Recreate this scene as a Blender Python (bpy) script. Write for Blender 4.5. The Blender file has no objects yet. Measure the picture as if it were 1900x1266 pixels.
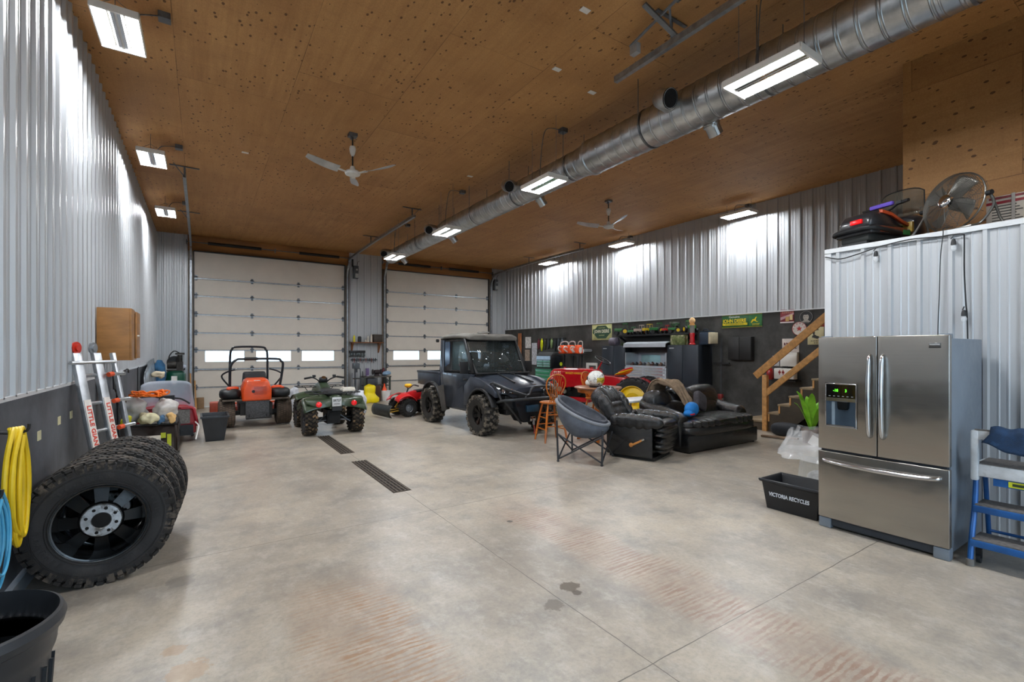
import bpy, bmesh, math, random
from mathutils import Vector, Matrix, Euler
from math import sin, cos, pi, radians as R_
random.seed(7)
SC = bpy.context.scene
COL = SC.collection
# ---------------------------------------------------------------- camera, exposure, sky
cam = bpy.data.cameras.new('camera'); cam.sensor_width = 36; cam.lens = 875 / 1900 * 36
cam.shift_y = (651.7 - 633) / 1900; cam.clip_start = .05; cam.clip_end = 300
co = bpy.data.objects.new('camera', cam); COL.objects.link(co)
co.location = (0, 0, 1.6); co.rotation_euler = (pi / 2, 0, R_(-33.36)); SC.camera = co
SC.view_settings.view_transform = 'Standard'; SC.view_settings.look = 'None'
SC.view_settings.gamma = 1; SC.view_settings.use_curve_mapping = False
SC.view_settings.exposure = 0.42
LED = 150.0          # radiance of the LED strips of every ceiling fixture
W = bpy.data.worlds.new('sky'); SC.world = W; W.use_nodes = True
_n = W.node_tree.nodes; _bg = _n['Background']
_bg.inputs[0].default_value = (.60, .80, 1, 1); _bg.inputs[1].default_value = 3.4
SC.cycles.max_bounces = 10; SC.cycles.diffuse_bounces = 5; SC.cycles.glossy_bounces = 4
SC.cycles.transmission_bounces = 8; SC.cycles.transparent_max_bounces = 12
SC.cycles.sample_clamp_indirect = 4; SC.cycles.caustics_reflective = False; SC.cycles.caustics_refractive = False

# ---------------------------------------------------------------- materials
def srgb(c):
    if isinstance(c, str): c = tuple(int(c[i:i + 2], 16) / 255 for i in (0, 2, 4))
    return tuple(x / 12.92 if x <= .04045 else ((x + .055) / 1.055) ** 2.4 for x in c)
class NT:
    def __init__(s, name):
        s.m = bpy.data.materials.new(name); s.m.use_nodes = True
        s.t = s.m.node_tree; s.b = s.t.nodes['Principled BSDF']; s.k = {}
    def n(s, typ, ins=None, **kw):
        o = s.t.nodes.new('ShaderNode' + typ)
        for a, b in kw.items(): setattr(o, a, b)
        for a, b in (ins or {}).items(): s.put(o.inputs[a], b)
        return o
    def put(s, sock, b):
        if isinstance(b, bpy.types.NodeSocket): s.t.links.new(b, sock)
        else: sock.default_value = (*b, 1) if isinstance(b, tuple) and len(b) == 3 and sock.type == 'RGBA' else b
    def math(s, op, a, b=0, c=0):
        o = s.n('Math', {0: a, 1: b, 2: c}, operation=op); return o.outputs[0]
    def obj(s): return s.n('TexCoord').outputs['Object']
    def noise(s, vec, scale, detail=4, rough=.6):
        return s.n('TexNoise', {'Vector': vec, 'Scale': scale, 'Detail': detail, 'Roughness': rough}).outputs['Fac']
    def mapv(s, vec, scale=(1, 1, 1), loc=(0, 0, 0)):
        return s.n('Mapping', {'Vector': vec, 'Scale': scale, 'Location': loc}).outputs[0]
    def ramp(s, f, pts):
        r = s.n('ValToRGB', {0: f}); r.color_ramp.interpolation = 'EASE'; e = r.color_ramp.elements
        while len(e) < len(pts): e.new(.5)
        for i, (p, c) in enumerate(pts):
            e[i].position = p; e[i].color = (*c, 1) if isinstance(c, tuple) else (c, c, c, 1)
        return r.outputs[0]
    def mix(s, f, a, b, mode='MIX'):
        o = s.n('Mix', data_type='RGBA', blend_type=mode)
        s.put(o.inputs[0], f); s.put(o.inputs[6], a); s.put(o.inputs[7], b); return o.outputs[2]
    def bump(s, h, dist=.01, strength=.5):
        s.put(s.b.inputs['Normal'], s.n('Bump', {'Height': h, 'Distance': dist, 'Strength': strength}).outputs[0])
    def set(s, **kw):
        for a, b in kw.items(): s.put(s.b.inputs[a.replace('_', ' ')], b)
        return s.m
_mc = {}
def mat(c, r=.5, m=0, var=.12, scale=6, bump=0, bs=60, spec=.5, coat=0, alpha=1, trans=0, emit=0, stretch=(1, 1, 1), wear=None):
    """a plain procedural material: colour broken up by noise, varied roughness, optional bump"""
    key = (c, r, m, var, scale, bump, bs, spec, coat, alpha, trans, emit, stretch, wear)
    if key in _mc: return _mc[key]
    n = NT('mat_' + str(len(_mc))); c = srgb(c); v = n.mapv(n.obj(), stretch)
    f = n.noise(v, scale)
    lo = tuple(x * (1 - var) for x in c); hi = tuple(min(1, x * (1 + var)) for x in c)
    colr = n.ramp(f, [(.3, lo), (.7, hi)])
    if wear:
        w = n.ramp(n.noise(v, scale * .7, 8, .7), [(wear[1], 0.0), (wear[1] + .12, 1.0)])
        colr = n.mix(w, colr, srgb(wear[0]))
    n.set(Base_Color=colr, Metallic=m, Roughness=n.ramp(n.noise(v, scale * 2), [(.2, max(.29, r - .08) if r >= .28 else max(.02, r - .06)), (.8, min(1, r + .08) if r >= .28 else min(.265, r + .06))]), Specular_IOR_Level=spec, Coat_Weight=coat)
    if bump: n.bump(n.noise(v, bs), .004, bump)
    if alpha < 1: n.set(Alpha=alpha)
    if trans: n.set(Transmission_Weight=trans)
    if emit: n.set(Emission_Color=(*c, 1), Emission_Strength=emit)
    _mc[key] = n.m
    return n.m

# ---------------------------------------------------------------- mesh building
I4 = Matrix.Identity(4)
def T(x=0, y=0, z=0, rx=0, ry=0, rz=0, s=1):
    return Matrix.Translation((x, y, z)) @ Euler((R_(rx), R_(ry), R_(rz))).to_matrix().to_4x4() @ Matrix.Scale(s, 4)
class MB:
    def __init__(s, t=None): s.v = []; s.f = []; s.mi = []; s.T = t or I4; s.cur = 0
    def add(s, vs, fs, t=None):
        o = len(s.v); M = s.T @ t if t else s.T
        s.v += [M @ Vector(p) for p in vs]; s.f += [tuple(i + o for i in f) for f in fs]; s.mi += [s.cur] * len(fs); return s
    def box(s, x0, x1, y0, y1, z0, z1, t=None):
        return s.add([(x0, y0, z0), (x1, y0, z0), (x1, y1, z0), (x0, y1, z0), (x0, y0, z1), (x1, y0, z1), (x1, y1, z1), (x0, y1, z1)],
                     [(0, 3, 2, 1), (4, 5, 6, 7), (0, 1, 5, 4), (1, 2, 6, 5), (2, 3, 7, 6), (3, 0, 4, 7)], t)
    def cb(s, c, d, t=None): return s.box(c[0] - d[0] / 2, c[0] + d[0] / 2, c[1] - d[1] / 2, c[1] + d[1] / 2, c[2] - d[2] / 2, c[2] + d[2] / 2, t)
    def bar(s, a, b, w, h=None, up=(0, 0, 1)):
        """square bar from a to b, w wide, h tall"""
        h = h or w; a = Vector(a); b = Vector(b); d = b - a; L = d.length; z = d / L
        u = Vector(up)
        if abs(z.dot(u)) > .99: u = Vector((0, 1, 0))
        x = z.cross(u).normalized(); y = x.cross(z)
        M = Matrix((x, z, y)).transposed().to_4x4(); M.translation = a
        return s.box(-w / 2, w / 2, 0, L, -h / 2, h / 2, M)
    def cyl(s, a, b, r0, r1=None, n=16, cap=True):
        r1 = r0 if r1 is None else r1; a = Vector(a); b = Vector(b); z = (b - a).normalized()
        u = Vector((1, 0, 0)) if abs(z.x) < .9 else Vector((0, 1, 0)); x = z.cross(u).normalized(); y = z.cross(x)
        vs = []
        for c, r in ((a, r0), (b, r1)):
            vs += [c + (x * cos(2 * pi * i / n) + y * sin(2 * pi * i / n)) * r for i in range(n)]
        fs = [(i, (i + 1) % n, n + (i + 1) % n, n + i) for i in range(n)]
        if cap: fs += [tuple(range(n - 1, -1, -1)), tuple(range(n, 2 * n))]
        return s.add(vs, fs)
    def tube(s, pts, r, n=8, closed=False, smooth=0, flat=1):
        pts = [Vector(p) for p in pts]
        if smooth: pts = spline(pts, smooth, closed)
        N = len(pts); vs = []; fs = []; prev = None
        for i, p in enumerate(pts):
            a = pts[i - 1] if (i or closed) else p; b = pts[(i + 1) % N] if (i < N - 1 or closed) else p
            d = (b - a).normalized()
            if prev is None: u = Vector((0, 0, 1)) if abs(d.z) < .9 else Vector((1, 0, 0)); x = d.cross(u).normalized()
            else: x = (prev - d * prev.dot(d)).normalized()
            prev = x; y = d.cross(x); rr = r[i * (len(r) - 1) // max(1, N - 1)] if isinstance(r, (list, tuple)) else r
            vs += [p + x * cos(2 * pi * k / n) * rr + y * sin(2 * pi * k / n) * rr * flat for k in range(n)]
        for i in range(N if closed else N - 1):
            j = (i + 1) % N
            fs += [(i * n + k, i * n + (k + 1) % n, j * n + (k + 1) % n, j * n + k) for k in range(n)]
        if not closed: fs += [tuple(range(n - 1, -1, -1)), tuple(range((N - 1) * n, N * n))]
        return s.add(vs, fs)
    def lathe(s, prof, n=32, t=None, a0=0, a1=360):
        """profile of (radius, height) turned about local z"""
        full = a1 - a0 >= 360; m = n if full else n + 1; vs = []; fs = []; L = len(prof)
        for i in range(m):
            a = R_(a0 + (a1 - a0) * i / n); vs += [(r * cos(a), r * sin(a), z) for r, z in prof]
        for i in range(n):
            j = (i + 1) % m
            for k in range(L - 1): fs.append((i * L + k, j * L + k, j * L + k + 1, i * L + k + 1))
        return s.add(vs, fs, t)
    def prism(s, poly, d0, d1, plane='xz', t=None):
        """outline in a plane, extruded along the third axis from d0 to d1"""
        P = {'xz': lambda a, b, d: (a, d, b), 'yz': lambda a, b, d: (d, a, b), 'xy': lambda a, b, d: (a, b, d)}[plane]
        n = len(poly); vs = [P(a, b, d0) for a, b in poly] + [P(a, b, d1) for a, b in poly]
        fs = [tuple(range(n)), tuple(range(2 * n - 1, n - 1, -1))] + [(i, i + n, (i + 1) % n + n, (i + 1) % n) for i in range(n)]
        return s.add(vs, fs, t)
    def loft(s, secs, closed=True, cap=True):
        """sections (lists of points, same count) joined in order"""
        n = len(secs[0]); vs = [p for q in secs for p in q]; fs = []
        for i in range(len(secs) - 1):
            for k in range(n if closed else n - 1):
                k2 = (k + 1) % n; fs.append((i * n + k, i * n + k2, (i + 1) * n + k2, (i + 1) * n + k))
        if cap and closed: fs += [tuple(range(n - 1, -1, -1)), tuple(range((len(secs) - 1) * n, len(secs) * n))]
        return s.add(vs, fs)
    def ell(s, c, r, n=16, p=1.0, t=None):
        """superellipsoid; p<1 is boxier"""
        f = lambda x: math.copysign(abs(x) ** p, x); vs = []; fs = []; m = n // 2
        for j in range(m + 1):
            a = -pi / 2 + pi * j / m
            for i in range(n):
                b = 2 * pi * i / n
                vs.append((c[0] + r[0] * f(cos(a)) * f(cos(b)), c[1] + r[1] * f(cos(a)) * f(sin(b)), c[2] + r[2] * f(sin(a))))
        for j in range(m):
            for i in range(n): fs.append((j * n + i, j * n + (i + 1) % n, (j + 1) * n + (i + 1) % n, (j + 1) * n + i))
        return s.add(vs, fs, t)
    def grid(s, fn, nu, nv, cu=False, cv=False, t=None):
        vs = [fn(i / nu, j / nv) for i in range(nu + (not cu)) for j in range(nv + (not cv))]; w = nv + (not cv); h = nu + (not cu)
        fs = [(i * w + j, i * w + (j + 1) % w, (i + 1) % h * w + (j + 1) % w, (i + 1) % h * w + j) for i in range(nu) for j in range(nv)]
        return s.add(vs, fs, t)
    def build(s, name, mats, parent=None, bevel=0, seg=2, sub=0, ang=35, disp=0, dscale=6, thick=0, ddir=None):
        me = bpy.data.meshes.new(name); me.from_pydata([tuple(p) for p in s.v], [], s.f)
        for m in (mats if isinstance(mats, (list, tuple)) else [mats]): me.materials.append(m)
        me.polygons.foreach_set('material_index', s.mi)
        bm = bmesh.new(); bm.from_mesh(me)
        bmesh.ops.remove_doubles(bm, verts=bm.verts, dist=1e-5)
        bmesh.ops.recalc_face_normals(bm, faces=bm.faces)
        if bevel:
            es = [e for e in bm.edges if len(e.link_faces) == 2 and e.calc_face_angle(0) > R_(30)]
            bmesh.ops.bevel(bm, geom=es, offset=bevel, segments=seg, affect='EDGES', profile=.5, clamp_overlap=True)
        for _ in range(sub):
            bmesh.ops.subdivide_edges(bm, edges=bm.edges, cuts=1, use_grid_fill=True, smooth=1.0 if sub else 0)
        if disp:
            from mathutils import noise as NZ
            for v in bm.verts:
                q = NZ.noise(v.co * dscale) * disp + NZ.noise(v.co * dscale * 2.3) * disp * .4
                v.co += (v.normal if ddir is None else Vector(ddir)) * q
        bm.to_mesh(me); bm.free(); me.update()
        me.polygons.foreach_set('use_smooth', [True] * len(me.polygons)); me.set_sharp_from_angle(angle=R_(ang))
        o = bpy.data.objects.new(name, me); COL.objects.link(o)
        if parent: o.parent = parent
        if thick:
            md = o.modifiers.new('thickness', 'SOLIDIFY'); md.thickness = thick; md.offset = 0
        return o
def spline(pts, k, closed=False):
    n = len(pts); out = []
    for i in range(n if closed else n - 1):
        g = lambda j: pts[j % n] if closed else pts[max(0, min(n - 1, j))]
        a, b, c, d = g(i - 1), g(i), g(i + 1), g(i + 2)
        for q in range(k):
            t = q / k
            out.append(.5 * ((2 * b) + (c - a) * t + (2 * a - 5 * b + 4 * c - d) * t * t + (3 * b - a - 3 * c + d) * t ** 3))
    if not closed: out.append(pts[-1])
    return out
def tag(o, label, cat, group=None):
    o['label'] = label; o['category'] = cat
    if group: o['group'] = group
    return o
def thing(name, label, cat, loc=(0, 0, 0), rz=0, group=None, rot=None):
    o = bpy.data.objects.new(name, None); COL.objects.link(o); o.location = loc; o.empty_display_size = .1
    o.rotation_euler = tuple(R_(a) for a in rot) if rot else (0, 0, R_(rz))
    return tag(o, label, cat, group)
def struct(o): o['kind'] = 'structure'; return o
def dup(root, loc, rz=None, label=None):
    r = root.copy(); COL.objects.link(r); r.location = loc
    if rz is not None: r.rotation_euler = (0, 0, R_(rz))
    if label: r['label'] = label
    for ch in list(root.children):
        c = ch.copy(); COL.objects.link(c); c.parent = r
        for g in ch.children:
            d = g.copy(); COL.objects.link(d); d.parent = c
    return r
def text(name, s, m, parent, t, size=.1, sx=1, bold=0, ext=.001, align='CENTER'):
    """lettering as a mesh; t places it, letters lie in local xy reading along +x"""
    cu = bpy.data.curves.new(name, 'FONT'); cu.body = s; cu.size = size; cu.extrude = ext; cu.offset = bold
    cu.align_x = align; cu.align_y = 'CENTER'; cu.resolution_u = 3
    o = bpy.data.objects.new(name + '_src', cu); COL.objects.link(o)
    dg = bpy.context.evaluated_depsgraph_get(); me = bpy.data.meshes.new_from_object(o.evaluated_get(dg))
    bpy.data.objects.remove(o); bpy.data.curves.remove(cu)
    me.transform(t @ Matrix.Diagonal((sx, 1, 1, 1))); me.materials.clear(); me.materials.append(m)
    q = bpy.data.objects.new(name, me); COL.objects.link(q); q.parent = parent
    return q
# orientation of a sign on a wall that faces -X (reads towards -Y), and one facing -Y
def on_x(x, y, z): return Matrix.Translation((x, y, z)) @ Matrix(((0, 0, -1, 0), (-1, 0, 0, 0), (0, 1, 0, 0), (0, 0, 0, 1)))
def on_y(x, y, z): return Matrix.Translation((x, y, z)) @ Matrix(((1, 0, 0, 0), (0, 0, -1, 0), (0, 1, 0, 0), (0, 0, 0, 1)))
# ================================================================ THE ROOM
XL, XR, YB, YF, ZC = -1.04, 10.26, 16.07, -3.2, 4.87
def m_steel():
    n = NT('painted_steel'); v = n.obj()
    f = n.noise(v, 1.3, 5); g = n.noise(n.mapv(v, (1, 1, .08)), 9, 3)
    n.set(Base_Color=n.mix(g, srgb('c2c5c8'), srgb('b2b6ba')), Roughness=n.ramp(f, [(.1, .30), (.9, .42)]), Metallic=.25, Specular_IOR_Level=.6); return n.m
def m_grey(c, sc=1.2):
    n = NT('painted_panel'); v = n.obj(); f = n.noise(v, sc, 8, .65); g = n.noise(v, sc * 14, 4)
    c = srgb(c)
    col = n.mix(n.ramp(f, [(.35, .0), (.7, 1.)]), tuple(x * .62 for x in c), tuple(x * 1.5 for x in c))
    n.set(Base_Color=col, Roughness=.62); n.bump(g, .004, .3); return n.m
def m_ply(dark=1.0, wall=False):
    """plywood: staggered 4x8 sheets with per sheet tone, grain, football plugs and knots"""
    n = NT('plywood'); v = n.obj(); sx = n.n('SeparateXYZ', {0: v}); X, Y, Zz = sx.outputs
    if wall: X, Y = Zz, Y
    px = n.math('DIVIDE', n.math('ADD', X, .24 + 11.9), 1.19); cx = n.math('FLOOR', px)
    odd = n.math('MODULO', cx, 2)
    py = n.math('DIVIDE', n.math('ADD', n.math('ADD', Y, 22.44), n.math('MULTIPLY', odd, .86)), 2.44); cy = n.math('FLOOR', py)
    fx = n.math('FRACT', px); fy = n.math('FRACT', py)
    ex = n.math('MULTIPLY', n.math('MINIMUM', fx, n.math('SUBTRACT', 1, fx)), 1.19)
    ey = n.math('MULTIPLY', n.math('MINIMUM', fy, n.math('SUBTRACT', 1, fy)), 2.44)
    e = n.math('MINIMUM', ex, ey)
    seam = n.math('MULTIPLY', n.math('LESS_THAN', e, .003), n.ramp(n.noise(v, 1.5, 4), [(.35, .3), (.65, 1.)]))
    idv = n.n('CombineXYZ', {0: cx, 1: cy}).outputs[0]
    wn = n.n('TexWhiteNoise', {0: idv}, noise_dimensions='3D'); tone = wn.outputs[0]
    off = n.n('VectorMath', {0: v, 1: wn.outputs[1]}, operation='ADD').outputs[0]
    gv = n.mapv(off, (7, .45, 1) if not wall else (1, .6, 7)); grain = n.noise(gv, 1.6, 8, .7)
    cross = n.noise(n.mapv(off, (.9, 5, 1)), 2.2, 6, .7); blotch = n.noise(off, .9, 5)
    base = n.mix(n.ramp(grain, [(.2, 0.), (.8, 1.)]), srgb('b0804e'), srgb('d0a068'))
    base = n.mix(n.ramp(cross, [(.5, 0.), (.75, .32)]), base, srgb('966842'))
    base = n.mix(n.math('MULTIPLY', tone, .5), base, srgb('c29058'))
    base = n.mix(n.ramp(blotch, [(.35, 0.), (.75, .45)]), base, srgb('8f6239'))
    base = n.mix(n.ramp(n.noise(off, 70, 3, .7), [(.3, .28), (.7, 0.)]), base, srgb('7a5230'))
    kn = n.n('TexVoronoi', {'Vector': n.mapv(off, (1, .62, 1) if not wall else (1, .62, 1)), 'Scale': 13.5, 'Randomness': 1.0}).outputs['Distance']
    kr = n.noise(off, 1.1, 2); thr = n.math('MULTIPLY', n.ramp(kr, [(.36, .5), (.56, 1.)]), .18)
    knot = n.math('LESS_THAN', kn, thr)
    base = n.mix(n.math('MULTIPLY', knot, .8), base, srgb('4a2c16'))
    nail = n.math('LESS_THAN', n.n('TexVoronoi', {'Vector': off, 'Scale': 3.1}).outputs['Distance'], .02)
    base = n.mix(nail, base, srgb('3a2818'))
    base = n.mix(n.math('MULTIPLY', seam, .75), base, srgb('452a14'))
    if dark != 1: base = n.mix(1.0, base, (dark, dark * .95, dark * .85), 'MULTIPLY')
    n.set(Base_Color=base, Roughness=.6, Specular_IOR_Level=.35); n.bump(n.math('MULTIPLY', seam, -1), .004, .6); return n.m
def m_floor():
    n = NT('concrete'); v = n.obj(); X, Y, _ = n.n('SeparateXYZ', {0: v}).outputs
    big = n.noise(v, .55, 6, .65); mid = n.noise(v, 2.4, 8, .7); fine = n.noise(v, 34, 6, .7)
    col = n.mix(n.ramp(big, [(.25, 0.), (.75, 1.)]), srgb('958c80'), srgb('c2b6a3'))
    col = n.mix(n.ramp(mid, [(.4, 0.), (.75, .85)]), col, srgb('85807a'))
    col = n.mix(n.ramp(n.noise(n.mapv(v, (1, .3, 1)), 1.6, 7, .7), [(.56, 0.), (.76, .5)]), col, srgb('c8c3ba'))
    col = n.mix(n.ramp(fine, [(.3, .32), (.6, 0.)]), col, srgb('77736d'))
    col = n.mix(n.ramp(n.noise(n.mapv(v, (1, .7, 1)), 7, 9, .8), [(.46, 0.), (.7, .45)]), col, srgb('cbc5bb'))
    # rust marks left by tyre treads: two lanes of cross ribs
    rib = n.n('TexWave', {'Vector': n.mapv(v, (.22, 1, 1)), 'Scale': 8.0, 'Distortion': 7.5, 'Detail': 5, 'Detail Scale': 2.2, 'Detail Roughness': .65}, bands_direction='Y').outputs[1]
    rib = n.ramp(rib, [(.35, 0.), (.85, 1.)])
    def lane(x0, x1, y0, y1):
        wob = n.math('MULTIPLY', n.math('SUBTRACT', n.noise(v, 1.2, 4), .5), .4)
        xx = n.math('ADD', X, wob); yy = n.math('ADD', Y, wob)
        a = n.n('MapRange', {0: n.math('ABSOLUTE', n.math('SUBTRACT', xx, (x0 + x1) / 2)), 1: (x1 - x0) / 2 + .06, 2: (x1 - x0) / 2 - .1, 3: 0., 4: 1.}).outputs[0]
        b = n.n('MapRange', {0: n.math('ABSOLUTE', n.math('SUBTRACT', yy, (y0 + y1) / 2)), 1: (y1 - y0) / 2 + .3, 2: (y1 - y0) / 2 - .3, 3: 0., 4: 1.}).outputs[0]
        return n.math('MULTIPLY', a, b)
    wear = n.ramp(n.noise(v, 2.6, 7, .7), [(.34, .05), (.66, 1.)])
    l1 = n.math('MULTIPLY', lane(.42, 1.12, 1.9, 3.2), n.math('MULTIPLY', rib, wear))
    l2 = n.math('MULTIPLY', lane(2.42, 2.98, .4, 4.1), n.math('MULTIPLY', rib, wear))
    lh = n.math('MULTIPLY', n.math('MAXIMUM', lane(2.42, 2.98, .4, 4.1), lane(.42, 1.12, 1.9, 3.4)), .22)
    col = n.mix(lh, col, srgb('b3937c'))
    col = n.mix(n.math('MULTIPLY', l1, .9), col, srgb('9c7450')); col = n.mix(n.math('MULTIPLY', l2, .85), col, srgb('8f7160'))
    for (cx, cy, r, c, a) in ((2.09, 2.46, .07, '55493a', .9), (2.08, 2.37, .035, '50443a', .9), (1.85, 2.33, .07, '6a6258', .8), (2.42, 3.71, .03, '4a4640', .9), (-.05, 2.85, .10, 'a8855c', .5), (-.12, 3.1, .06, 'a8855c', .5), (-.12, 4.0, .1, '6f6c68', .5), (4.1, 9.0, .1, '5f5a52', .6)):
        d = n.n('VectorMath', {0: v, 1: (cx, cy, 0)}, operation='DISTANCE').outputs['Value']
        d = n.math('ADD', d, n.math('MULTIPLY', n.math('SUBTRACT', n.noise(v, 12, 6, .7), .5), r * 2.0))
        col = n.mix(n.math('MULTIPLY', n.ramp(n.math('DIVIDE', d, r * 2), [(.4, 1.), (.52, 0.)]), a), col, srgb(c))
    # sawn control joints
    j = None
    for ax, c in ((X, 1.93), (X, 5.35), (X, 8.3), (Y, 1.62), (Y, 4.4), (Y, 8.1), (Y, 11.8), (Y, -1.3)):
        wv = n.math('MULTIPLY', n.math('SUBTRACT', n.noise(v, 3, 3), .5), .02)
        q = n.math('LESS_THAN', n.math('ABSOLUTE', n.math('SUBTRACT', n.math('ADD', ax, wv), c)), n.math('MULTIPLY', n.ramp(n.noise(v, 2.2, 5), [(.3, .5), (.6, 1.)]), .0038))
        j = q if j is None else n.math('MAXIMUM', j, q)
    col = n.mix(n.math('MULTIPLY', j, .85), col, srgb('5a554e'))
    n.set(Base_Color=col, Roughness=n.ramp(n.noise(v, 1.1, 6, .6), [(.25, .29), (.75, .40)]), Specular_IOR_Level=.5)
    n.bump(n.math('SUBTRACT', n.math('MULTIPLY', fine, .15), j), .003, .35); return n.m
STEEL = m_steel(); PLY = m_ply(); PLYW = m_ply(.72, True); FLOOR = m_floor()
GREYL = m_grey('4c5056'); CHAR = m_grey('41413f', 2)
TRIMW = mat('d4d7d9', .35, .2, .04); GALV = mat('9fa5ab', .38, .85, .2, 14); GALVD = mat('6d7176', .42, .8, .2, 12)
BLK = mat('16181b', .5); RUB = mat('1d1c1b', .82, var=.35, scale=9, bump=.5); PINE = mat('b98548', .6, var=.18, scale=3, stretch=(6, 6, .7), bump=.2)
WHT = mat('e6e4df', .45, var=.03); CHROME = mat('d8dadd', .12, 1, .03)

def ribs(m, along, a0, a1, z0, z1, base, sgn):
    """corrugated liner: trapezoid rib every 9 in. and two small ribs between"""
    P = .229; pr = []; k = 0; a = math.floor(a0 / P) * P
    while a < a1:
        for d, h in ((0, 0), (.012, .024), (.04, .024), (.052, 0), (.105, 0), (.11, .004), (.12, .004), (.125, 0), (.165, 0), (.17, .004), (.18, .004), (.185, 0)):
            if a0 <= a + d <= a1: pr.append((a + d, h))
        a += P
    pr = [(a0, 0)] + pr + [(a1, 0)]; vs = []; fs = []
    for q, h in pr:
        for z in (z0, z1): vs.append((base + sgn * h, q, z) if along == 'Y' else (q, base + sgn * h, z))
    for i in range(len(pr) - 1): fs.append((2 * i, 2 * i + 2, 2 * i + 3, 2 * i + 1))
    m.add(vs, fs)
# floor and outside ground
m = MB(); m.box(XL - .2, XR + .2, YF - .2, YB + .2, -.12, 0); struct(m.build('floor', FLOOR))
m = MB(); m.box(-60, 60, YB + .25, 90, -.2, -.05); m.box(-60, 60, -80, YF - .25, -.2, -.05)
struct(m.build('ground', mat('b9b8b2', .9, scale=.8)))
m = MB(); m.box(XL - .2, XR + .2, YF - .2, YB + .2, ZC, ZC + .1); struct(m.build('ceiling', PLY))
# left wall
m = MB(); m.box(XL - .2, XL - .005, YF, YB + .2, 1.30, ZC); m.cur = 0; ribs(m, 'Y', YF, YB, 1.30, ZC, XL, 1)
m.cur = 1; m.box(XL - .2, XL + .012, YF, YB, 0, 1.285); m.cur = 2; m.box(XL - .1, XL + .024, YF, YB, 1.283, 1.31)
m.cur = 3; m.box(XL - .01, XL + .05, YF, 11.5, 0, .10); m.box(XL - .01, XL + .05, 11.5, YB, 0, .10)
struct(m.build('wall_left', [STEEL, GREYL, TRIMW, mat('8d9298', .6)]))
# right wall
m = MB(); m.box(XR + .005, XR + .2, YF, YB + .2, 2.45, ZC); ribs(m, 'Y', YF, YB, 2.45, ZC, XR, -1)
m.cur = 1; m.box(XR - .012, XR + .2, YF, YB, 0, 2.44); m.cur = 2; m.box(XR - .03, XR + .1, YF, YB, 2.435, 2.46)
struct(m.build('wall_right', [STEEL, CHAR, TRIMW]))
# back wall with two overhead door openings
D1, D2, DZ = (-.18, 3.95), (5.34, 9.46), 4.43
m = MB()
for a, b in ((XL, D1[0] - .14), (D1[1] + .14, D2[0] - .14), (D2[1] + .14, XR)):
    m.box(a, b, YB + .006, YB + .2, 0, ZC); ribs(m, 'X', a, b, 0, ZC, YB, -1)
struct(m.build('wall_back', [STEEL]))
WOODH = mat('94622f', .6, var=.25, scale=2, stretch=(.6, 4, 5))
m = MB()
for a, b in (D1, D2):
    m.box(a - .14, b + .14, YB - .04, YB + .2, DZ, ZC)
    m.cur = 1
    m.box(a - .14, a + .0, YB - .04, YB + .2, 0, DZ); m.box(b, b + .14, YB - .04, YB + .2, 0, DZ); m.cur = 0
struct(m.build('trim_1', [WOODH, mat('7c7468', .6, var=.2)], bevel=.004))
# front wall behind the camera with an open overhead door on the left bay and a closed one on the right bay
m = MB()
for a, b, z0 in ((XL, -.18, 0), (3.95, XR, 0), (-.18, 3.95, 3.6)): m.box(a, b, YF - .2, YF, z0, ZC)
struct(m.build('wall_front', [STEEL]))
# walled-off room on the right: ribbed steel face, loft deck above it, plywood wall over the loft
BX, BY, BZ = 5.75, 2.43, 2.70
m = MB(); m.box(BX + .006, BX + .1, YF, BY, 0, BZ); ribs(m, 'Y', YF, BY, 0, BZ, BX, -1)
m.cur = 1; m.box(BX - .022, BX + .1, BY - .05, BY + .012, 0, BZ); m.box(BX - .03, BX + .06, YF, BY + .01, BZ - .035, BZ + .012)
m.cur = 0; m.box(BX + .1, XR, BY - .1, BY, 0, BZ)
struct(m.build('wall_partition', [STEEL, TRIMW]))
m = MB(); m.box(BX + .06, XR - .02, YF, BY + .005, BZ - .1, BZ); struct(m.build('floor_loft', mat('8c6a44', .7)))
m = MB(); m.box(6.68, 6.8, YF, 2.04, BZ, ZC); struct(m.build('wall_plywood', PLYW))

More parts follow.
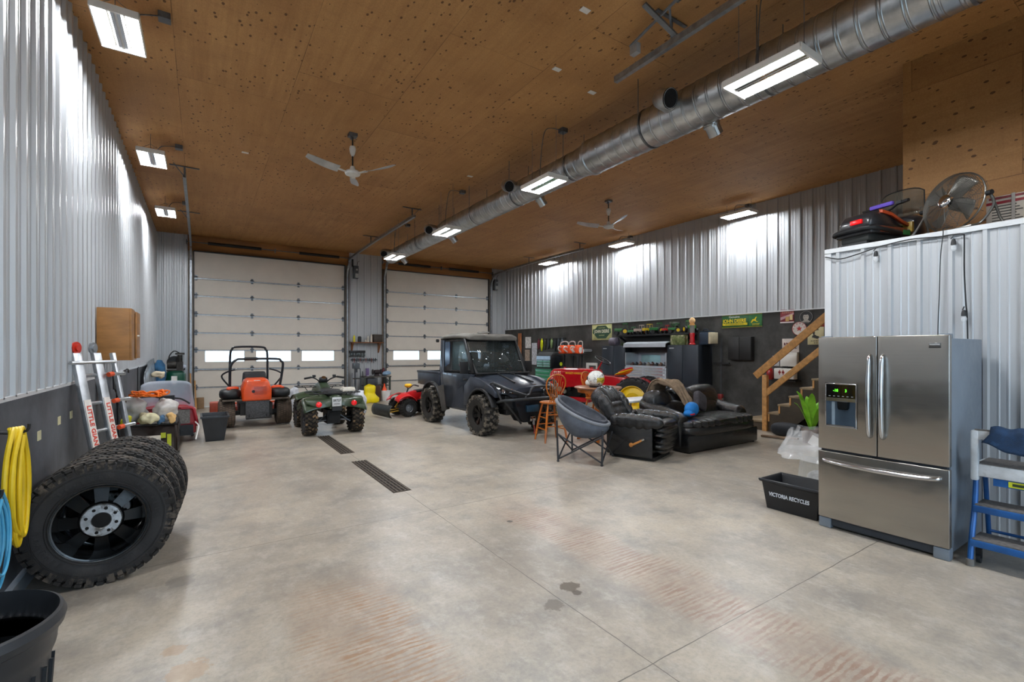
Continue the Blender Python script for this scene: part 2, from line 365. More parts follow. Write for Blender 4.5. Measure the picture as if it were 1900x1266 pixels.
# ---------------------------------------------------------------- overhead doors
DOORM = mat('ddd6cb', .5, var=.03, scale=3, bump=.15, bs=90); SEAM = mat('7e7d7b', .5, .3)
PANE = NT('pane'); PANE.set(Base_Color=(.95, .98, 1), Roughness=.02, Transmission_Weight=1.0, IOR=1.2); PANE = PANE.m
ZJ = [0, .57, 1.09, 1.63, 2.13, 2.65, 3.18, 3.68, 4.43]
def overhead(n, a, b, wins):
    d = bpy.data.objects.new('door_%d' % n, None); COL.objects.link(d); struct(d); y0, y1 = YB + .02, YB + .07
    for k in range(8):
        z0, z1 = ZJ[k] + .006, ZJ[k + 1] - .006; m = MB()
        if k == 2:
            xs = [a] + [x for w in wins for x in w] + [b]
            for i in range(0, len(xs), 2): m.box(xs[i], xs[i + 1], y0, y1, z0, z1)
            for w0, w1 in wins: m.box(w0, w1, y0, y1, z0, 1.29); m.box(w0, w1, y0, y1, 1.605, z1)
        else: m.box(a, b, y0, y1, z0, z1)
        m.cur = 1
        m.box(a, b, y0 + .012, y1 - .01, ZJ[k + 1] - .012, ZJ[k + 1] + .006) if k < 7 else None
        m.cur = 0
        m.box(a + .06, b - .06, y0 - .006, y0 + .001, z1 - .05, z1 - .044) if k < 7 else None
        m.build('section', [DOORM, SEAM], d, ang=30)
        if k < 7:
            m = MB(); m.box(a, b, y0 - .035 if k in (1, 6) else y0 - .008, y0, ZJ[k + 1] - .03, ZJ[k + 1] - .004); m.build('rail', GALV, d)
        if k < 7:
            m = MB(); L = b - a
            for x in (a + .05, a + L * .35, a + L * .66, b - .05):
                m.cb((x, y0 - .012, ZJ[k + 1]), (.06, .02, .15)); m.cyl((x - .05, y0 - .03, ZJ[k + 1] + .02), (x + .05, y0 - .03, ZJ[k + 1] + .02), .014, n=8)
            m.build('hinge', GALVD, d)
    for w0, w1 in wins:
        m = MB(); m.box(w0, w1, YB + .04, YB + .048, 1.29, 1.605); m.build('pane', PANE, d)
        m = MB()
        for q in ((w0 - .015, w1 + .015, 1.275, 1.292), (w0 - .015, w1 + .015, 1.603, 1.62), (w0 - .015, w0, 1.275, 1.62), (w1, w1 + .015, 1.275, 1.62)): m.box(q[0], q[1], y0 - .006, y0 + .004, q[2], q[3])
        m.build('window_frame', WHT, d)
overhead(1, *D1, ((.09, 1.06), (1.38, 2.33), (2.65, 3.62)))
overhead(2, *D2, ((5.62, 6.58), (6.90, 7.86), (8.18, 9.14)))
m = MB()
for a, b in (D1, D2):
    m.box(a - .012, a + .008, YB - .05, YB + .02, 0, DZ); m.box(b - .008, b + .012, YB - .05, YB + .02, 0, DZ); m.box(a, b, YB - .05, YB + .02, DZ - .012, DZ + .01)
struct(m.build('trim_2', BLK))
# ================================================================ LIGHTS, DUCT, FANS, DOOR HARDWARE
EM = bpy.data.materials.new('led_strip'); EM.use_nodes = True; _t = EM.node_tree; _t.nodes.clear()
_e = _t.nodes.new('ShaderNodeEmission'); _e.inputs[0].default_value = (.94, .97, 1, 1); _e.inputs[1].default_value = LED
_o = _t.nodes.new('ShaderNodeOutputMaterial'); _t.links.new(_e.outputs[0], _o.inputs[0])
def fixture(x, y, z, label, group, side=1):
    t = thing('ceiling_light', label, 'ceiling light', (x, y, z), group=group)
    m = MB(); m.box(-.05, .05, -.33, .33, -.005, .03); m.box(-.17, .17, -.34, -.32, -.03, .03); m.box(-.17, .17, .32, .34, -.03, .03)
    for s in (-1, 1): m.box(s * .12 - .055, s * .12 + .055, -.33, .33, .0, .03); m.box(s * .17 - .006, s * .17 + .006, -.33, .33, -.024, .03)
    m.box(-.17, .17, -.33, .33, .028, .036)
    m.build('housing', WHT, t)
    m = MB(); m.box(-.035, -.01, -.31, .31, -.012, -.004); m.box(.01, .035, -.31, .31, -.012, -.004); m.build('reflector', CHROME, t)
    for s in (-1, 1):
        m = MB(); m.box(s * .115 - .042, s * .115 + .042, -.31, .31, -.02, -.002); m.build('light_strip', EM, t)
    h = ZC - z; m = MB()
    for yy in (-.28, .28): m = MB(); m.tube([(0, yy, .03), (0, yy, h)], .003, 4); m.tube([(-.13, yy, .03), (0, yy, .12), (.13, yy, .03)], .003, 4); m.build('hanging_wire', GALVD, t)
    m = MB(); m.tube([(0, .1, .03), (side * .05, .12, h * .6), (side * .12, .1, h - .02), (side * .3, -.02, h - .03)], .006, 6, smooth=5); m.cb((side * .34, -.02, h - .03), (.1, .1, .06)); m.build('power_cord', GALVD, t)
    return t
for y, l in ((2.2, 'linear LED ceiling light by the left steel wall, out past the tyre stack'), (5.7, 'large twin strip ceiling light beside the left steel wall, closest of that row'), (9.2, 'twin strip ceiling light beside the left steel wall, middle of its row'), (12.6, 'twin strip ceiling light beside the left steel wall, next to the big garage door')):
    fixture(-.64, y, 4.6, l, 'ceiling lights along the left wall')
for y, l in ((-1.1, 'twin strip ceiling light over the entrance end of the duct'), (2.18, 'brightest twin strip light hanging under the large end of the duct'), (5.4, 'twin strip light under the duct by its size reducer'), (8.6, 'twin strip light under the duct between two elbow outlets'), (11.65, 'small twin strip light under the capped far end of the duct')):
    fixture(4.1, y, 4.0, l, 'ceiling lights under the duct')
for y, l in ((5.9, 'twin strip light by the right steel wall above the deer logo sign'), (9.36, 'twin strip light by the right steel wall, second from the garage door corner'), (12.68, 'twin strip light by the right steel wall nearest the garage door corner')):
    fixture(9.83, y, 4.6, l, 'ceiling lights along the right wall')

# ---- spiral duct
def m_duct():
    n = NT('spiral_duct'); v = n.obj()
    w = n.n('TexWave', {'Vector': n.mapv(v, (1, 1, 1)), 'Scale': 2.1, 'Distortion': 0, 'Detail': 0}, bands_direction='Y').outputs[1]
    sp = n.noise(n.mapv(v, (1, 1, 1)), 5, 4)
    n.set(Base_Color=n.mix(n.ramp(sp, [(.35, 0.), (.65, 1.)]), srgb('a8abad'), srgb('c6c9ca')), Metallic=.95, Roughness=n.ramp(sp, [(.1, .29), (.9, .38)]))
    n.bump(n.ramp(w, [(.0, 0.), (.06, 1.), (.12, 0.)]), .01, .5); return n.m
DUCTM = m_duct(); DX, DH = 4.62, 4.34
t = thing('air_duct', 'long spiral galvanised air duct hung under the plywood ceiling', 'air duct', (DX, 0, DH))
def seg(y0, y1, r):
    m = MB(); pr = []; y = y0
    while y < y1 - .01:
        pr += [(r, y), (r + .005, y + .004), (r + .005, y + .012), (r, y + .016)]; y += .15
    pr.append((r, y1)); m.lathe(pr, 40, T(rx=-90)); return m
R1, R2, R3 = .235, .20, .18
for (y0, y1, r) in ((YF, 1.2, R1), (1.2, 4.9, R1), (5.15, 9.6, R2), (9.8, 13.4, R3)): seg(y0, y1, r).build('duct_section', DUCTM, t)
m = MB(); m.lathe([(R1, 4.9), (R1 + .012, 4.91), (R1 + .012, 4.95), (R1, 4.96), (R2, 5.15)], 40, T(rx=-90)); m.build('reducer', DUCTM, t)
m = MB(); m.lathe([(R2, 9.6), (R2 + .01, 9.61), (R2 + .01, 9.64), (R2, 9.65), (R3, 9.8)], 40, T(rx=-90)); m.build('reducer', DUCTM, t)
m = MB(); m.lathe([(R3, 13.4), (R3 + .008, 13.4), (R3 + .008, 13.43), (.0, 13.43)], 40, T(rx=-90)); m.build('end_cap', DUCTM, t)
for k, y in enumerate((3.45, 6.65, 9.95, 13.05)):
    r = (R1, R2, R2 if 0 else R3, R3)[min(3, k)]; a = .09 if k else .1
    pts = [(-r * .6, y, .03), (-r - .08, y, .05), (-r - .17, y - .03, .03), (-r - .21, y - .11, -.02), (-r - .22, y - .19, -.05)]
    m = MB(); P = spline([Vector(p) for p in pts], 2)
    m.tube(P, a, 20); o = m.build('outlet_elbow', DUCTM, t, ang=20)
    m = MB(); d = (P[-1] - P[-2]).normalized(); m.cyl(P[-1] - d * .01, P[-1] + d * .004, a * 1.04, n=20, cap=False); m.cyl(P[-1] - d * .002, P[-1] + d * .003, a * .93, n=20); mm = m.build('outlet_opening', mat('0c0c0d', .9), t)
    m = MB(); m.cyl((r * .6, y - .25, -r * .6), (r * .6 + .12, y - .25, -r * .6 - .14), a * .8, n=18); m.cyl((r * .6 + .03, y - .25, -r * .6 - .04), (r * .6 + .045, y - .25, -r * .6 - .06), a * .92, n=18); m.build('side_collar', DUCTM, t)
y = -2.
for i in range(11):
    y = -1.9 + i * 1.45; r = R1 if y < 4.9 else R2 if y < 9.6 else R3
    if y > 13.3: break
    m = MB(); m.lathe([(r + .006, y - .012), (r + .008, y + .012)], 32, T(rx=-90))
    for s in (-1, 1): m.tube([(s * (r + .004), y, 0), (s * (r + .004), y, ZC - DH)], .005, 5)
    m.build('hanger_strap', GALVD, t)

# ---- ceiling fans
def fan(name, loc, angs, label, R=.7):
    t = thing(name, label, 'ceiling fan', loc, group='three blade ceiling fans'); z = ZC - loc[2]
    W2 = mat('dcdcd8', .4)
    m = MB(); m.cb((0, 0, z - .02), (.12, .12, .05)); m.cb((-.02, 0, z - .06), (.03, .03, .06)); m.build('ceiling_box', GALVD, t)
    m = MB(); m.cyl((0, 0, z - .05), (0, 0, .1), .011, n=10); m.build('down_rod', BLK, t)
    m = MB(); m.lathe([(.0, z - .19), (.04, z - .19), (.05, z - .23), (.035, z - .30), (.015, z - .34)], 20); m.build('canopy', W2, t)
    m = MB(); m.lathe([(0, -.035), (.06, -.035), (.105, -.015), (.115, .01), (.1, .035), (.045, .045), (.03, .11), (0, .11)], 28); m.build('motor_housing', W2, t)
    for a in angs:
        c, s_ = cos(R_(a)), sin(R_(a)); P = lambda r, w, z_: (c * r - s_ * w, s_ * r + c * w, z_)
        m = MB(); m.add([P(.1, -.02, .0), P(.1, .02, .0), P(.24, .03, .01), P(.24, -.03, .01), P(.1, -.02, .008), P(.1, .02, .008), P(.24, .03, .018), P(.24, -.03, .018)], [(0, 1, 2, 3), (7, 6, 5, 4), (0, 4, 5, 1), (1, 5, 6, 2), (2, 6, 7, 3), (3, 7, 4, 0)]); br = m.build('blade_iron', W2, t)
        m = MB(); secs = []
        for i in range(8):
            u = i / 7; r = .22 + (R - .22) * u; w = .05 + .015 * sin(pi * u); tw = .03 * (1 - u * .6); zz = .012 + .05 * u * u
            if i == 7: w *= .7
            secs.append([P(r, -w, zz - tw), P(r, w, zz + tw), P(r, w, zz + tw + .006), P(r, -w, zz - tw + .006)])
        m.loft(secs); m.build('blade', mat('b9bcbf', .35, .6), t)
fan('ceiling_fan', (1.9, 7.25, 4.27), (195, 312, 72), 'white three blade ceiling fan hanging over the quad, left of the duct')
fan('ceiling_fan', (7.36, 7.38, 4.29), (155, 255, 20), 'small three blade ceiling fan between the duct and the right wall')

# ---- garage door tracks, spring shafts, openers
def track(pts, label, hang, loc=(0, 0, 0)):
    t = thing('door_track', label, 'door track', loc, group='garage door tracks'); P = spline([Vector(p) for p in pts], 6)
    m = MB()
    for i in range(len(P) - 1):
        a, b = P[i], P[i + 1]
        if (b - a).length < 1e-4: continue
        d = (b - a).normalized(); nrm = Vector((1, 0, 0)).cross(d)
        x = Vector((.025, 0, 0)); h = nrm * .03; e = d * .002
        for off, ww, hh in ((Vector((0, 0, 0)), .05, .004),):
            m.add([a - x + h, a + x + h, b + x + h, b - x + h, a - x + h * 1.15, a + x + h * 1.15, b + x + h * 1.15, b - x + h * 1.15], [(0, 1, 2, 3), (7, 6, 5, 4), (0, 4, 5, 1), (3, 2, 6, 7), (0, 3, 7, 4), (1, 5, 6, 2)])
            for s in (-1, 1):
                q = x * s; m.add([a + q + h, a + q - h, b + q - h, b + q + h, a + q * .85 + h, a + q * .85 - h, b + q * .85 - h, b + q * .85 + h], [(0, 1, 2, 3), (7, 6, 5, 4), (0, 4, 5, 1), (3, 2, 6, 7), (0, 3, 7, 4), (1, 5, 6, 2)])
    m.build('rail', GALV, t)
    for (x, y, z, s) in hang:
        m = MB(); m.bar((x, y, z), (x, y, ZC), .03, .005); m.bar((x - .22 * s, y, ZC - .01), (x + .22 * s, y, ZC - .01), .035, .012); m.bar((x, y, z + .02), (x + .16 * s, y - .1, ZC), .02, .005)
        m.build('hanger', GALVD, t)
    return t
for x, s, l in ((-.25, -1, 'grey steel door track at the left jamb of the big garage door'), (4.02, 1, 'steel door track right of the big garage door'), (5.27, -1, 'steel door track left of the narrower garage door, behind the duct end'), (9.53, 1, 'steel door track at the right wall side of the narrower garage door')):
    ye = {-.25: 10.0, 4.02: 10.1, 5.27: 10.4, 9.53: 10.6}[x]
    track([(x, YB - .07, .1), (x, YB - .07, 2), (x, YB - .07, 3.9), (x, YB - .1, 4.2), (x, YB - .28, 4.45), (x, YB - .6, 4.6), (x, 13, 4.66), (x, ye, 4.66)], l, [(x, ye + .15, 4.66, s), (x, 13.4, 4.66, s)])
t = track([(3.85, 3.75, 4.62), (3.85, 2, 4.62), (3.85, -2.8, 4.62)], 'steel door track hanging near the ceiling beside the brightest duct light', [(3.85, 3.0, 4.62, -1), (3.85, 1.0, 4.62, -1)])
m = MB(); m.cb((3.72, 3.35, 4.70), (.06, .09, .1)); m.build('bumper_bracket', mat('a9adb0', .4, .4), t)
m = MB(); m.cyl((3.70, 3.4, 4.75), (3.60, 2.75, 4.79), .014, n=8); m.cyl((3.60, 2.75, 4.79), (3.597, 2.72, 4.791), .032, n=12); m.bar((3.85, 2.95, 4.66), (3.45, 3.0, 4.84), .05, .02); m.build('spring_bumper', GALVD, t)
def shaft(a, b, segs, label):
    t = thing('spring_shaft', label, 'garage door spring', ((a + b) / 2, YB - .12, 4.66), group='garage door springs'); c = (a + b) / 2
    m = MB(); m.cyl((a - c, 0, 0), (b - c, 0, 0), .014, n=10)
    for x in (a, c, b): m.cb((x - c, .03, 0), (.02, .1, .12))
    m.build('rod', GALVD, t)
    for x0, x1 in segs:
        m = MB(); n = int((x1 - x0) / .02); m.lathe([(.04 + .008 * (k % 2), x0 - c + (x1 - x0) * k / n) for k in range(n + 1)], 14, T(ry=90)); m.build('torsion_spring', mat('1c1a18', .55, .3), t, ang=80)
shaft(-.35, 4.1, ((.15, 1.5), (2.55, 3.75)), 'pair of black torsion springs above the big garage door')
shaft(5.2, 9.6, ((5.75, 6.95), (7.7, 8.95)), 'pair of black torsion springs above the narrower garage door')
def opener(x, label):
    t = thing('door_opener', label, 'garage door opener', (x, YB - .12, 4.2), group='wall mounted door openers')
    m = MB(); m.cb((0, 0, .02), (.16, .14, .42)); m.build('motor_cover', mat('54585b', .5, .3), t, bevel=.012)
    m = MB(); m.cb((.02, -.075, -.1), (.1, .02, .14)); m.build('control_face', mat('b9bcbc', .5), t, bevel=.005)
    m = MB(); m.cb((.02, -.075, .1), (.06, .02, .06)); m.build('indicator', mat('b9bcbc', .5), t, bevel=.005)
    m = MB(); m.cyl((-.1, 0, .2), (-.1, 0, .44), .03, n=12); m.tube([(.05, 0, .2), (.06, -.02, .35), (.12, -.04, .4)], .006, 6, smooth=4); m.build('chain_cover', BLK, t)
opener(4.28, 'grey door opener box on the steel wall right of the big door')
opener(9.72, 'grey door opener box in the corner right of the narrower door')
for i, (x, y) in enumerate(((4.12, 4.42), (3.07, 3.39), (3.44, 4.28), (4.19, 7.79), (.6, 8.9))):
    m = MB(); m.box(-.05, .05, -.03, .03, -.006, 0); o = m.build('paper_tag', WHT); o.location = (x, y, ZC); tag(o, ['white paper tag on the ceiling between the steel track and the duct', 'small white tag on the ceiling plywood near the top edge of the view', 'small white tag on the ceiling, left of the hanging steel track', 'white tag on the ceiling beside the duct, in line with the ceiling fans', 'white tag on the ceiling plywood left of the ceiling fan over the quad'][i], 'paper tag', 'paper tags on the ceiling')
# ================================================================ WHEELS (shared builder)
def tyre(R, w, rim, style, n=64):
    """tyre with its axle along local x; returns MB"""
    m = MB(); h = w / 2; t = .016 if style != 'ag' else .035; Rb = R - t
    pr = [(rim * .97, -h * .62), (rim, -h * .84), (rim + (R - rim) * .35, -h * .99), (rim + (R - rim) * .62, -h), (Rb - .02, -h * .93), (Rb - .004, -h * .8), (Rb, -h * .4), (Rb, h * .4), (Rb - .004, h * .8), (Rb - .02, h * .93), (rim + (R - rim) * .62, h), (rim + (R - rim) * .35, h * .99), (rim, h * .84), (rim * .97, h * .62)]
    m.lathe(pr, n, T(ry=90))
    def blk(a, x, wx, wt, sk=0, up=0, hh=None, r0=None):
        hh = t if hh is None else hh
        M = T(rx=a) @ Matrix.Translation((x, 0, (Rb if r0 is None else r0) + up)) @ T(rz=sk)
        m.cb((0, 0, hh / 2 - .002), (wx, wt, hh + .004), M)
    m.cur = 1
    if style == 'at':
        N = 46
        for i in range(N):
            a = 360 * i / N; c = 2 * pi * R / N
            blk(a, 0, w * .16, c * .72, 20); blk(a + 3, -w * .21, w * .17, c * .74, -25); blk(a + 3, w * .21, w * .17, c * .74, 25)
            blk(a, -w * .40, w * .17, c * (.62 if i % 2 else .8), 8, -.004); blk(a, w * .40, w * .17, c * (.62 if i % 2 else .8), -8, -.004)
            for s in (-1, 1):
                M = T(rx=a) @ Matrix.Translation((s * h * .94, 0, Rb - .03)); m.cb((0, 0, 0), (.012, c * (.5 if i % 2 else .7), .035 if i % 2 else .05), M)
    elif style == 'mud':
        N = 18
        for i in range(N):
            a = 360 * i / N; c = 2 * pi * R / N
            blk(a, w * .13, w * .24, c * .42, 28, 0, t * 1.5); blk(a + 10, -w * .13, w * .24, c * .42, -28, 0, t * 1.5)
            blk(a + 4, w * .38, w * .26, c * .46, 6, -.006, t * 1.6); blk(a + 14, -w * .38, w * .26, c * .46, -6, -.006, t * 1.6)
            for s, q in ((1, 4), (-1, 14)):
                M = T(rx=a + q) @ Matrix.Translation((s * h * .97, 0, Rb - .035)); m.cb((0, 0, 0), (.022, c * .46, .05), M)
                M = T(rx=a + q + 10) @ Matrix.Translation((s * h * .97, 0, Rb - .02)); m.cb((0, 0, 0), (.018, c * .3, .025), M)
    elif style == 'turf':
        N = 40
        for i in range(N):
            a = 360 * i / N; c = 2 * pi * R / N
            for k in range(5): blk(a + (k % 2) * 4, w * (-.36 + .18 * k), w * .13, c * .62, 0, -.003, .012)
    elif style == 'atv':
        N = 22
        for i in range(N):
            a = 360 * i / N; c = 2 * pi * R / N
            for s in (-1, 1):
                blk(a + (7 if s > 0 else 0), s * w * .17, w * .32, c * .4, s * 32, 0, t * 1.2); blk(a + (12 if s > 0 else 5), s * w * .40, w * .2, c * .5, s * 10, -.005, t * 1.2)
    elif style == 'ag':
        N = 20
        for i in range(N):
            a = 360 * i / N
            for s in (-1, 1):
                for q in range(4):
                    blk(a + (9 if s > 0 else 0) + q * 3.4, s * w * (.06 + .125 * q), w * .15, .036, s * 42, -.002 * q * q, t + .004)
    return m
def wheel(parent, loc, R, w, rim, style, rmb, rmat, tmats, rz=0, tilt=0, name='wheel', cache={}):
    """tyre part with its rim as a sub-part"""
    k = (R, w, rim, style)
    if k in cache:
        o = bpy.data.objects.new(name, cache[k]); COL.objects.link(o)
    else:
        o = tyre(R, w, rim, style).build(name, tmats, None, ang=30); cache[k] = o.data
    o.parent = parent; o.location = loc; o.rotation_euler = (tilt, 0, R_(rz))
    r = rmb().build('rim', rmat, o)
    return o
def rim_plain(r, w, dish=.25, holes=0, hub=.3, s=-1):
    """disc wheel; outer face looks along s*x"""
    def f():
        m = MB(); h = w * .42
        m.lathe([(r * 1.03, -h), (r * .97, -h * .92), (r * .92, -h * .5), (r * .92, h * .5), (r * .97, h * .92), (r * 1.03, h)], 40, T(ry=90))
        d = s * w * dish
        m.lathe([(r * .93, d * .4), (r * .75, d * .9), (r * hub * 1.2, d), (r * hub, d * 1.05), (r * hub, d * 1.6), (r * hub * .6, d * 1.9), (0, d * 1.9)], 32, T(ry=90))
        return m
    return f
TY1 = mat('242324', .7, var=.35, scale=7, bump=.5, bs=90, spec=.5, wear=('343231', .55)); TY2 = mat('232120', .85, var=.4, scale=12, wear=('5a5148', .5)); DUST = mat('3b3833', .9, var=.5, scale=10, wear=('6d655a', .45))
RIMB = mat('121315', .22, .3, .2, 9, coat=.6); HUB = mat('b4b8bc', .3, .8, .25, 20, wear=('6e6a66', .5))

# ---- four truck wheels standing in a row against the left wall
def truck_wheel(loc, rz, label):
    t = thing('truck_wheel', label, 'truck wheel', loc, group='truck wheels standing against the left wall', rz=rz - 90)
    tilt = 0
    o = tyre(.425, .27, .245, 'at', 80).build('tyre', [TY1, TY2], t, ang=30); o.location = (0, 0, .425)
    m = MB(T(rz=180))
    for q in (.262, .276, .345, .352): m.lathe([(q, .1345 - abs(q - .33) * .02), (q + .0015, .1375 - abs(q - .33) * .02), (q + .004, .1345 - abs(q - .33) * .02)], 72, T(ry=90))
    for k in range(44):
        if k % 11 < 7: m.cb((.1355, 0, .312), (.004, .016, .020 + .006 * (k % 3)), T(rx=k * 360 / 44))
    m.build('sidewall_marking', TY1, o)
    m = MB(T(0, 0, 0, rz=180))
    m.lathe([(.256, .118), (.252, .128), (.243, .126), (.236, .1), (.225, .05), (.222, -.1), (.25, -.125)], 56, T(ry=90)); r = m.build('rim', RIMB, o)
    m = MB(); d = -.055                                             # spoked steel disc seen from -x
    m.lathe([(.0, d + .004), (.105, d + .004), (.118, d + .012), (.13, d + .03)], 40, T(ry=90))
    for k in range(8):
        a0 = 360 / 8 * k; c = T(rx=a0)
        m.add([(d + .02, -.034, .115), (d + .02, .034, .115), (d + .05, .044, .228), (d + .05, -.044, .228), (d + .04, -.034, .115), (d + .04, .034, .115), (d + .07, .044, .228), (d + .07, -.044, .228)], [(0, 1, 2, 3), (7, 6, 5, 4), (0, 4, 5, 1), (1, 5, 6, 2), (2, 6, 7, 3), (3, 7, 4, 0)], c)
    m.build('spoke_disc', mat('060607', .38, .1, .3, 12), o)
    m = MB(); m.lathe([(.052, d - .002), (.056, d - .006), (.108, d - .006), (.114, d + .003), (.052, d + .003)], 44, T(ry=90)); m.build('hub_plate', HUB, o)
    m = MB()
    for k in range(8): m.cyl((d - .0085, .084 * cos(k * pi / 4 + .3), .084 * sin(k * pi / 4 + .3)), (d - .004, .084 * cos(k * pi / 4 + .3), .084 * sin(k * pi / 4 + .3)), .0105, n=12)
    m.cyl((d - .004, 0, 0), (d + .002, 0, 0), .05, n=28); m.build('bolt_hole', mat('050505', .9), o)
    m = MB(); m.lathe([(.252, -.122), (.259, -.127), (.262, -.12), (.256, -.116)], 56, T(ry=90)); m.build('rim_lip', mat('6a7076', .28, .9, .2, 30), o)
    return t
for (x, y, rz, l) in ((-.585, 4.36, 184, 'black truck wheel with a silver eight hole hub, foremost against the left wall'), (-.565, 4.655, 182, 'knobbly truck tyre directly behind the foremost wheel in the row'), (-.545, 4.945, 181, 'third truck tyre of the row by the left wall'), (-.53, 5.235, 180, 'fourth truck tyre of the row, nearest the folding ladder')):
    truck_wheel((x, y, 0), rz, l)

# ---- barrel in the corner
t = thing('trash_can', 'black ribbed plastic bin with a rolled rim at the left wall', 'trash can', (-.70, 2.36, 0))
PLB = mat('25282c', .42, var=.2, scale=5, wear=('4a4e52', .62))
m = MB(); m.lathe([(0, .01), (.205, .01), (.21, .03), (.222, .2), (.226, .21), (.24, .5), (.252, .53), (.256, .55), (.256, .56), (.262, .6), (.276, .61), (.282, .635), (.272, .66), (.262, .665), (.257, .645), (.24, .5), (.205, .05), (0, .04)], 56); m.build('body', PLB, t)
m = MB()
for k in range(28):
    a = k * 2 * pi / 28; m.bar((.217 * cos(a), .217 * sin(a), .06), (.243 * cos(a), .243 * sin(a), .48), .012, .006)
m.build('rib', PLB, t)
for s in ():
    m = MB(); m.tube([(s * .26, -.07, .56), (s * .30, -.06, .53), (s * .30, 0, .52), (s * .30, .06, .53), (s * .26, .07, .56)], .013, 8, smooth=3); m.build('handle', PLB, t)

# ---- hoses on the wall
def coil(name, label, cat, c, ry, rz_, n, r, m_, tail=None, seed=1, hook=None, dx=.02):
    rnd = random.Random(seed); t = thing(name, label, cat, c); pts = []
    for k in range(n):
        a = rnd.uniform(.55, 1.3); b = rnd.uniform(.72, 1.12); ox = dx * (k - n / 2) / 1.5 * .9; oy = rnd.uniform(-.035, .045)
        for j in range(12):
            q = 2 * pi * j / 12; w = 1 - .55 * max(0, cos(q)) ** 3 if ry < rz_ else 1
            pts.append((.02 + ox + dx * j / 12, oy + ry * a * sin(q) * w, rz_ * (cos(q) if cos(q) > 0 else b * cos(q)) - (rz_ * .0)))
    m = MB(); m.tube(pts, r, 8, smooth=3); m.build('hose_loop', m_, t)
    if tail: m = MB(); m.tube(tail, r, 8, smooth=6); m.build('hose_tail', m_, t)
    if hook:
        m = MB(); m.tube(hook, .009, 6, smooth=3); m.build('wall_hook', BLK, t)
    return t
coil('air_hose', 'thick yellow hose hanging in long loops on the grey wall panel', 'hose', (-.94, 3.96, .81), .15, .33, 6, .0125, mat('e3c21c', .45, var=.08), seed=3, hook=[(-.08, .03, .31), (.0, .03, .3), (.06, .03, .31), (.07, .03, .35)], dx=.014)
coil('air_hose', 'thin light blue air hose coiled beside the yellow hose', 'hose', (-.925, 3.5, .62), .2, .24, 8, .0075, mat('4fa7cf', .35, var=.1), tail=[(.02, .02, -.22), (.07, -.1, -.3), (.2, -.6, -.18), (.16, -.78, -.25), (.16, -.85, -.4), (.16, -.88, -.6)], seed=8, hook=[(-.08, 0, .24), (0, 0, .22), (.05, 0, .22), (.06, 0, .26)], dx=.014)
for i, (y, z) in enumerate(((4.95, .96), (5.55, 1.0), (6.0, 1.0), (6.55, 1.03), (6.0, .52))):
    m = MB(); m.box(-.001, .003, -.045 if i != 4 else -.03, .045 if i != 4 else .03, -.035, .035); o = m.build('tape_tag', mat('cfc9a2', .7)); o.location = (XL + .013, y, z)
    tag(o, ['pale square of tape on the grey panel nearest the yellow hose', 'small torn tape square on the grey panel, second from the yellow hose', 'tape square on the grey panel, third from the yellow hose', 'tape square on the grey panel beside the folding ladder', 'lone low tape square just above the truck tyres'][i], 'tape', 'tape marks on the left wall panel')

# ---- folding ladder
ALU = mat('b9bec3', .32, .85, .15, 10); ORG = mat('d94f22', .45, var=.1); REDP = mat('c2301f', .4, var=.1)
t = thing('folding_ladder', 'aluminium folding ladder with orange fittings leaning on the left wall', 'ladder', (-.80, 6.15, 0), rz=-24)
def rail(y, yb, w=.085, d=.035):
    a = Vector((.16, yb - 6.1, 0)); b = Vector((-.13, y - 6.1, 1.58)); m = MB()
    m.bar(a, b, w, d, up=(1, 0, 0)); return m, a, b
stk = mat('e8e2dc', .5)
RL = []
for i, (y, yb) in enumerate(((5.90, 5.88), (6.17, 6.15), (6.42, 6.40))):
    m, a, b = rail(y, yb, .11 if i < 2 else .05); o = m.build('side_rail', ALU, t, bevel=.004); RL.append((a, b))
    if i < 2:
        ax = (b - a).normalized(); s0 = a + ax * .3; s1 = a + ax * 1.15; m = MB(); off = Vector((.02, 0, .004)); m.bar(s0 + off, s1 + off, .09, .002, up=(1, 0, 0)); st = m.build('sticker', stk, o)
        Mx = Matrix((-ax, Vector((0, 1, 0)).cross(ax) * 0 + Vector((0, 1, 0)), (-ax).cross(Vector((0, 1, 0))))).transposed().to_4x4()
        nx = (-ax).cross(Vector((0, 1, 0)))
        if nx.x < 0: Mx = Matrix((-ax, Vector((0, -1, 0)), (-ax).cross(Vector((0, -1, 0))))).transposed().to_4x4()
        Mx.translation = a + ax * .74 + Vector((.0225, 0, .005))
        text('lettering', 'LITTLE GIANT LADDER', mat('d8432a', .5), o, Mx, .075, .92, .002)
for z in (.55, .82, 1.09, 1.36):
    f = z / 1.58
    for (p, q, ext) in ((0, 1, 0), (1, 2, .08)):
        A = RL[p][0].lerp(RL[p][1], f); B = RL[q][0].lerp(RL[q][1], f)
        m = MB(); m.cyl(A + Vector((-.01, 0, 0)), B + Vector((.03 if ext else -.01, ext, .0)), .018, n=10); m.build('rung', ALU, t)
    m = MB(); A = RL[1][0].lerp(RL[1][1], f) + Vector((.04, .06, 0)); m.cyl(A, A + Vector((.01, .05, .005)), .024, n=12); m.build('rung_lock', ORG, t)
for y, mm in ((-.2, REDP), (.02, ALU)):
    m = MB(); m.cyl((-.13, y, 1.63), (-.115, y, 1.63), .058, n=20); m.cyl((-.115, y, 1.63), (-.10, y, 1.63), .032, n=16); m.build('hinge_knob', mm, t)
m = MB(); m.cyl((-.09, -.32, 1.49), (-.09, .30, 1.49), .016, n=8); m.build('locking_bar', ALU, t)
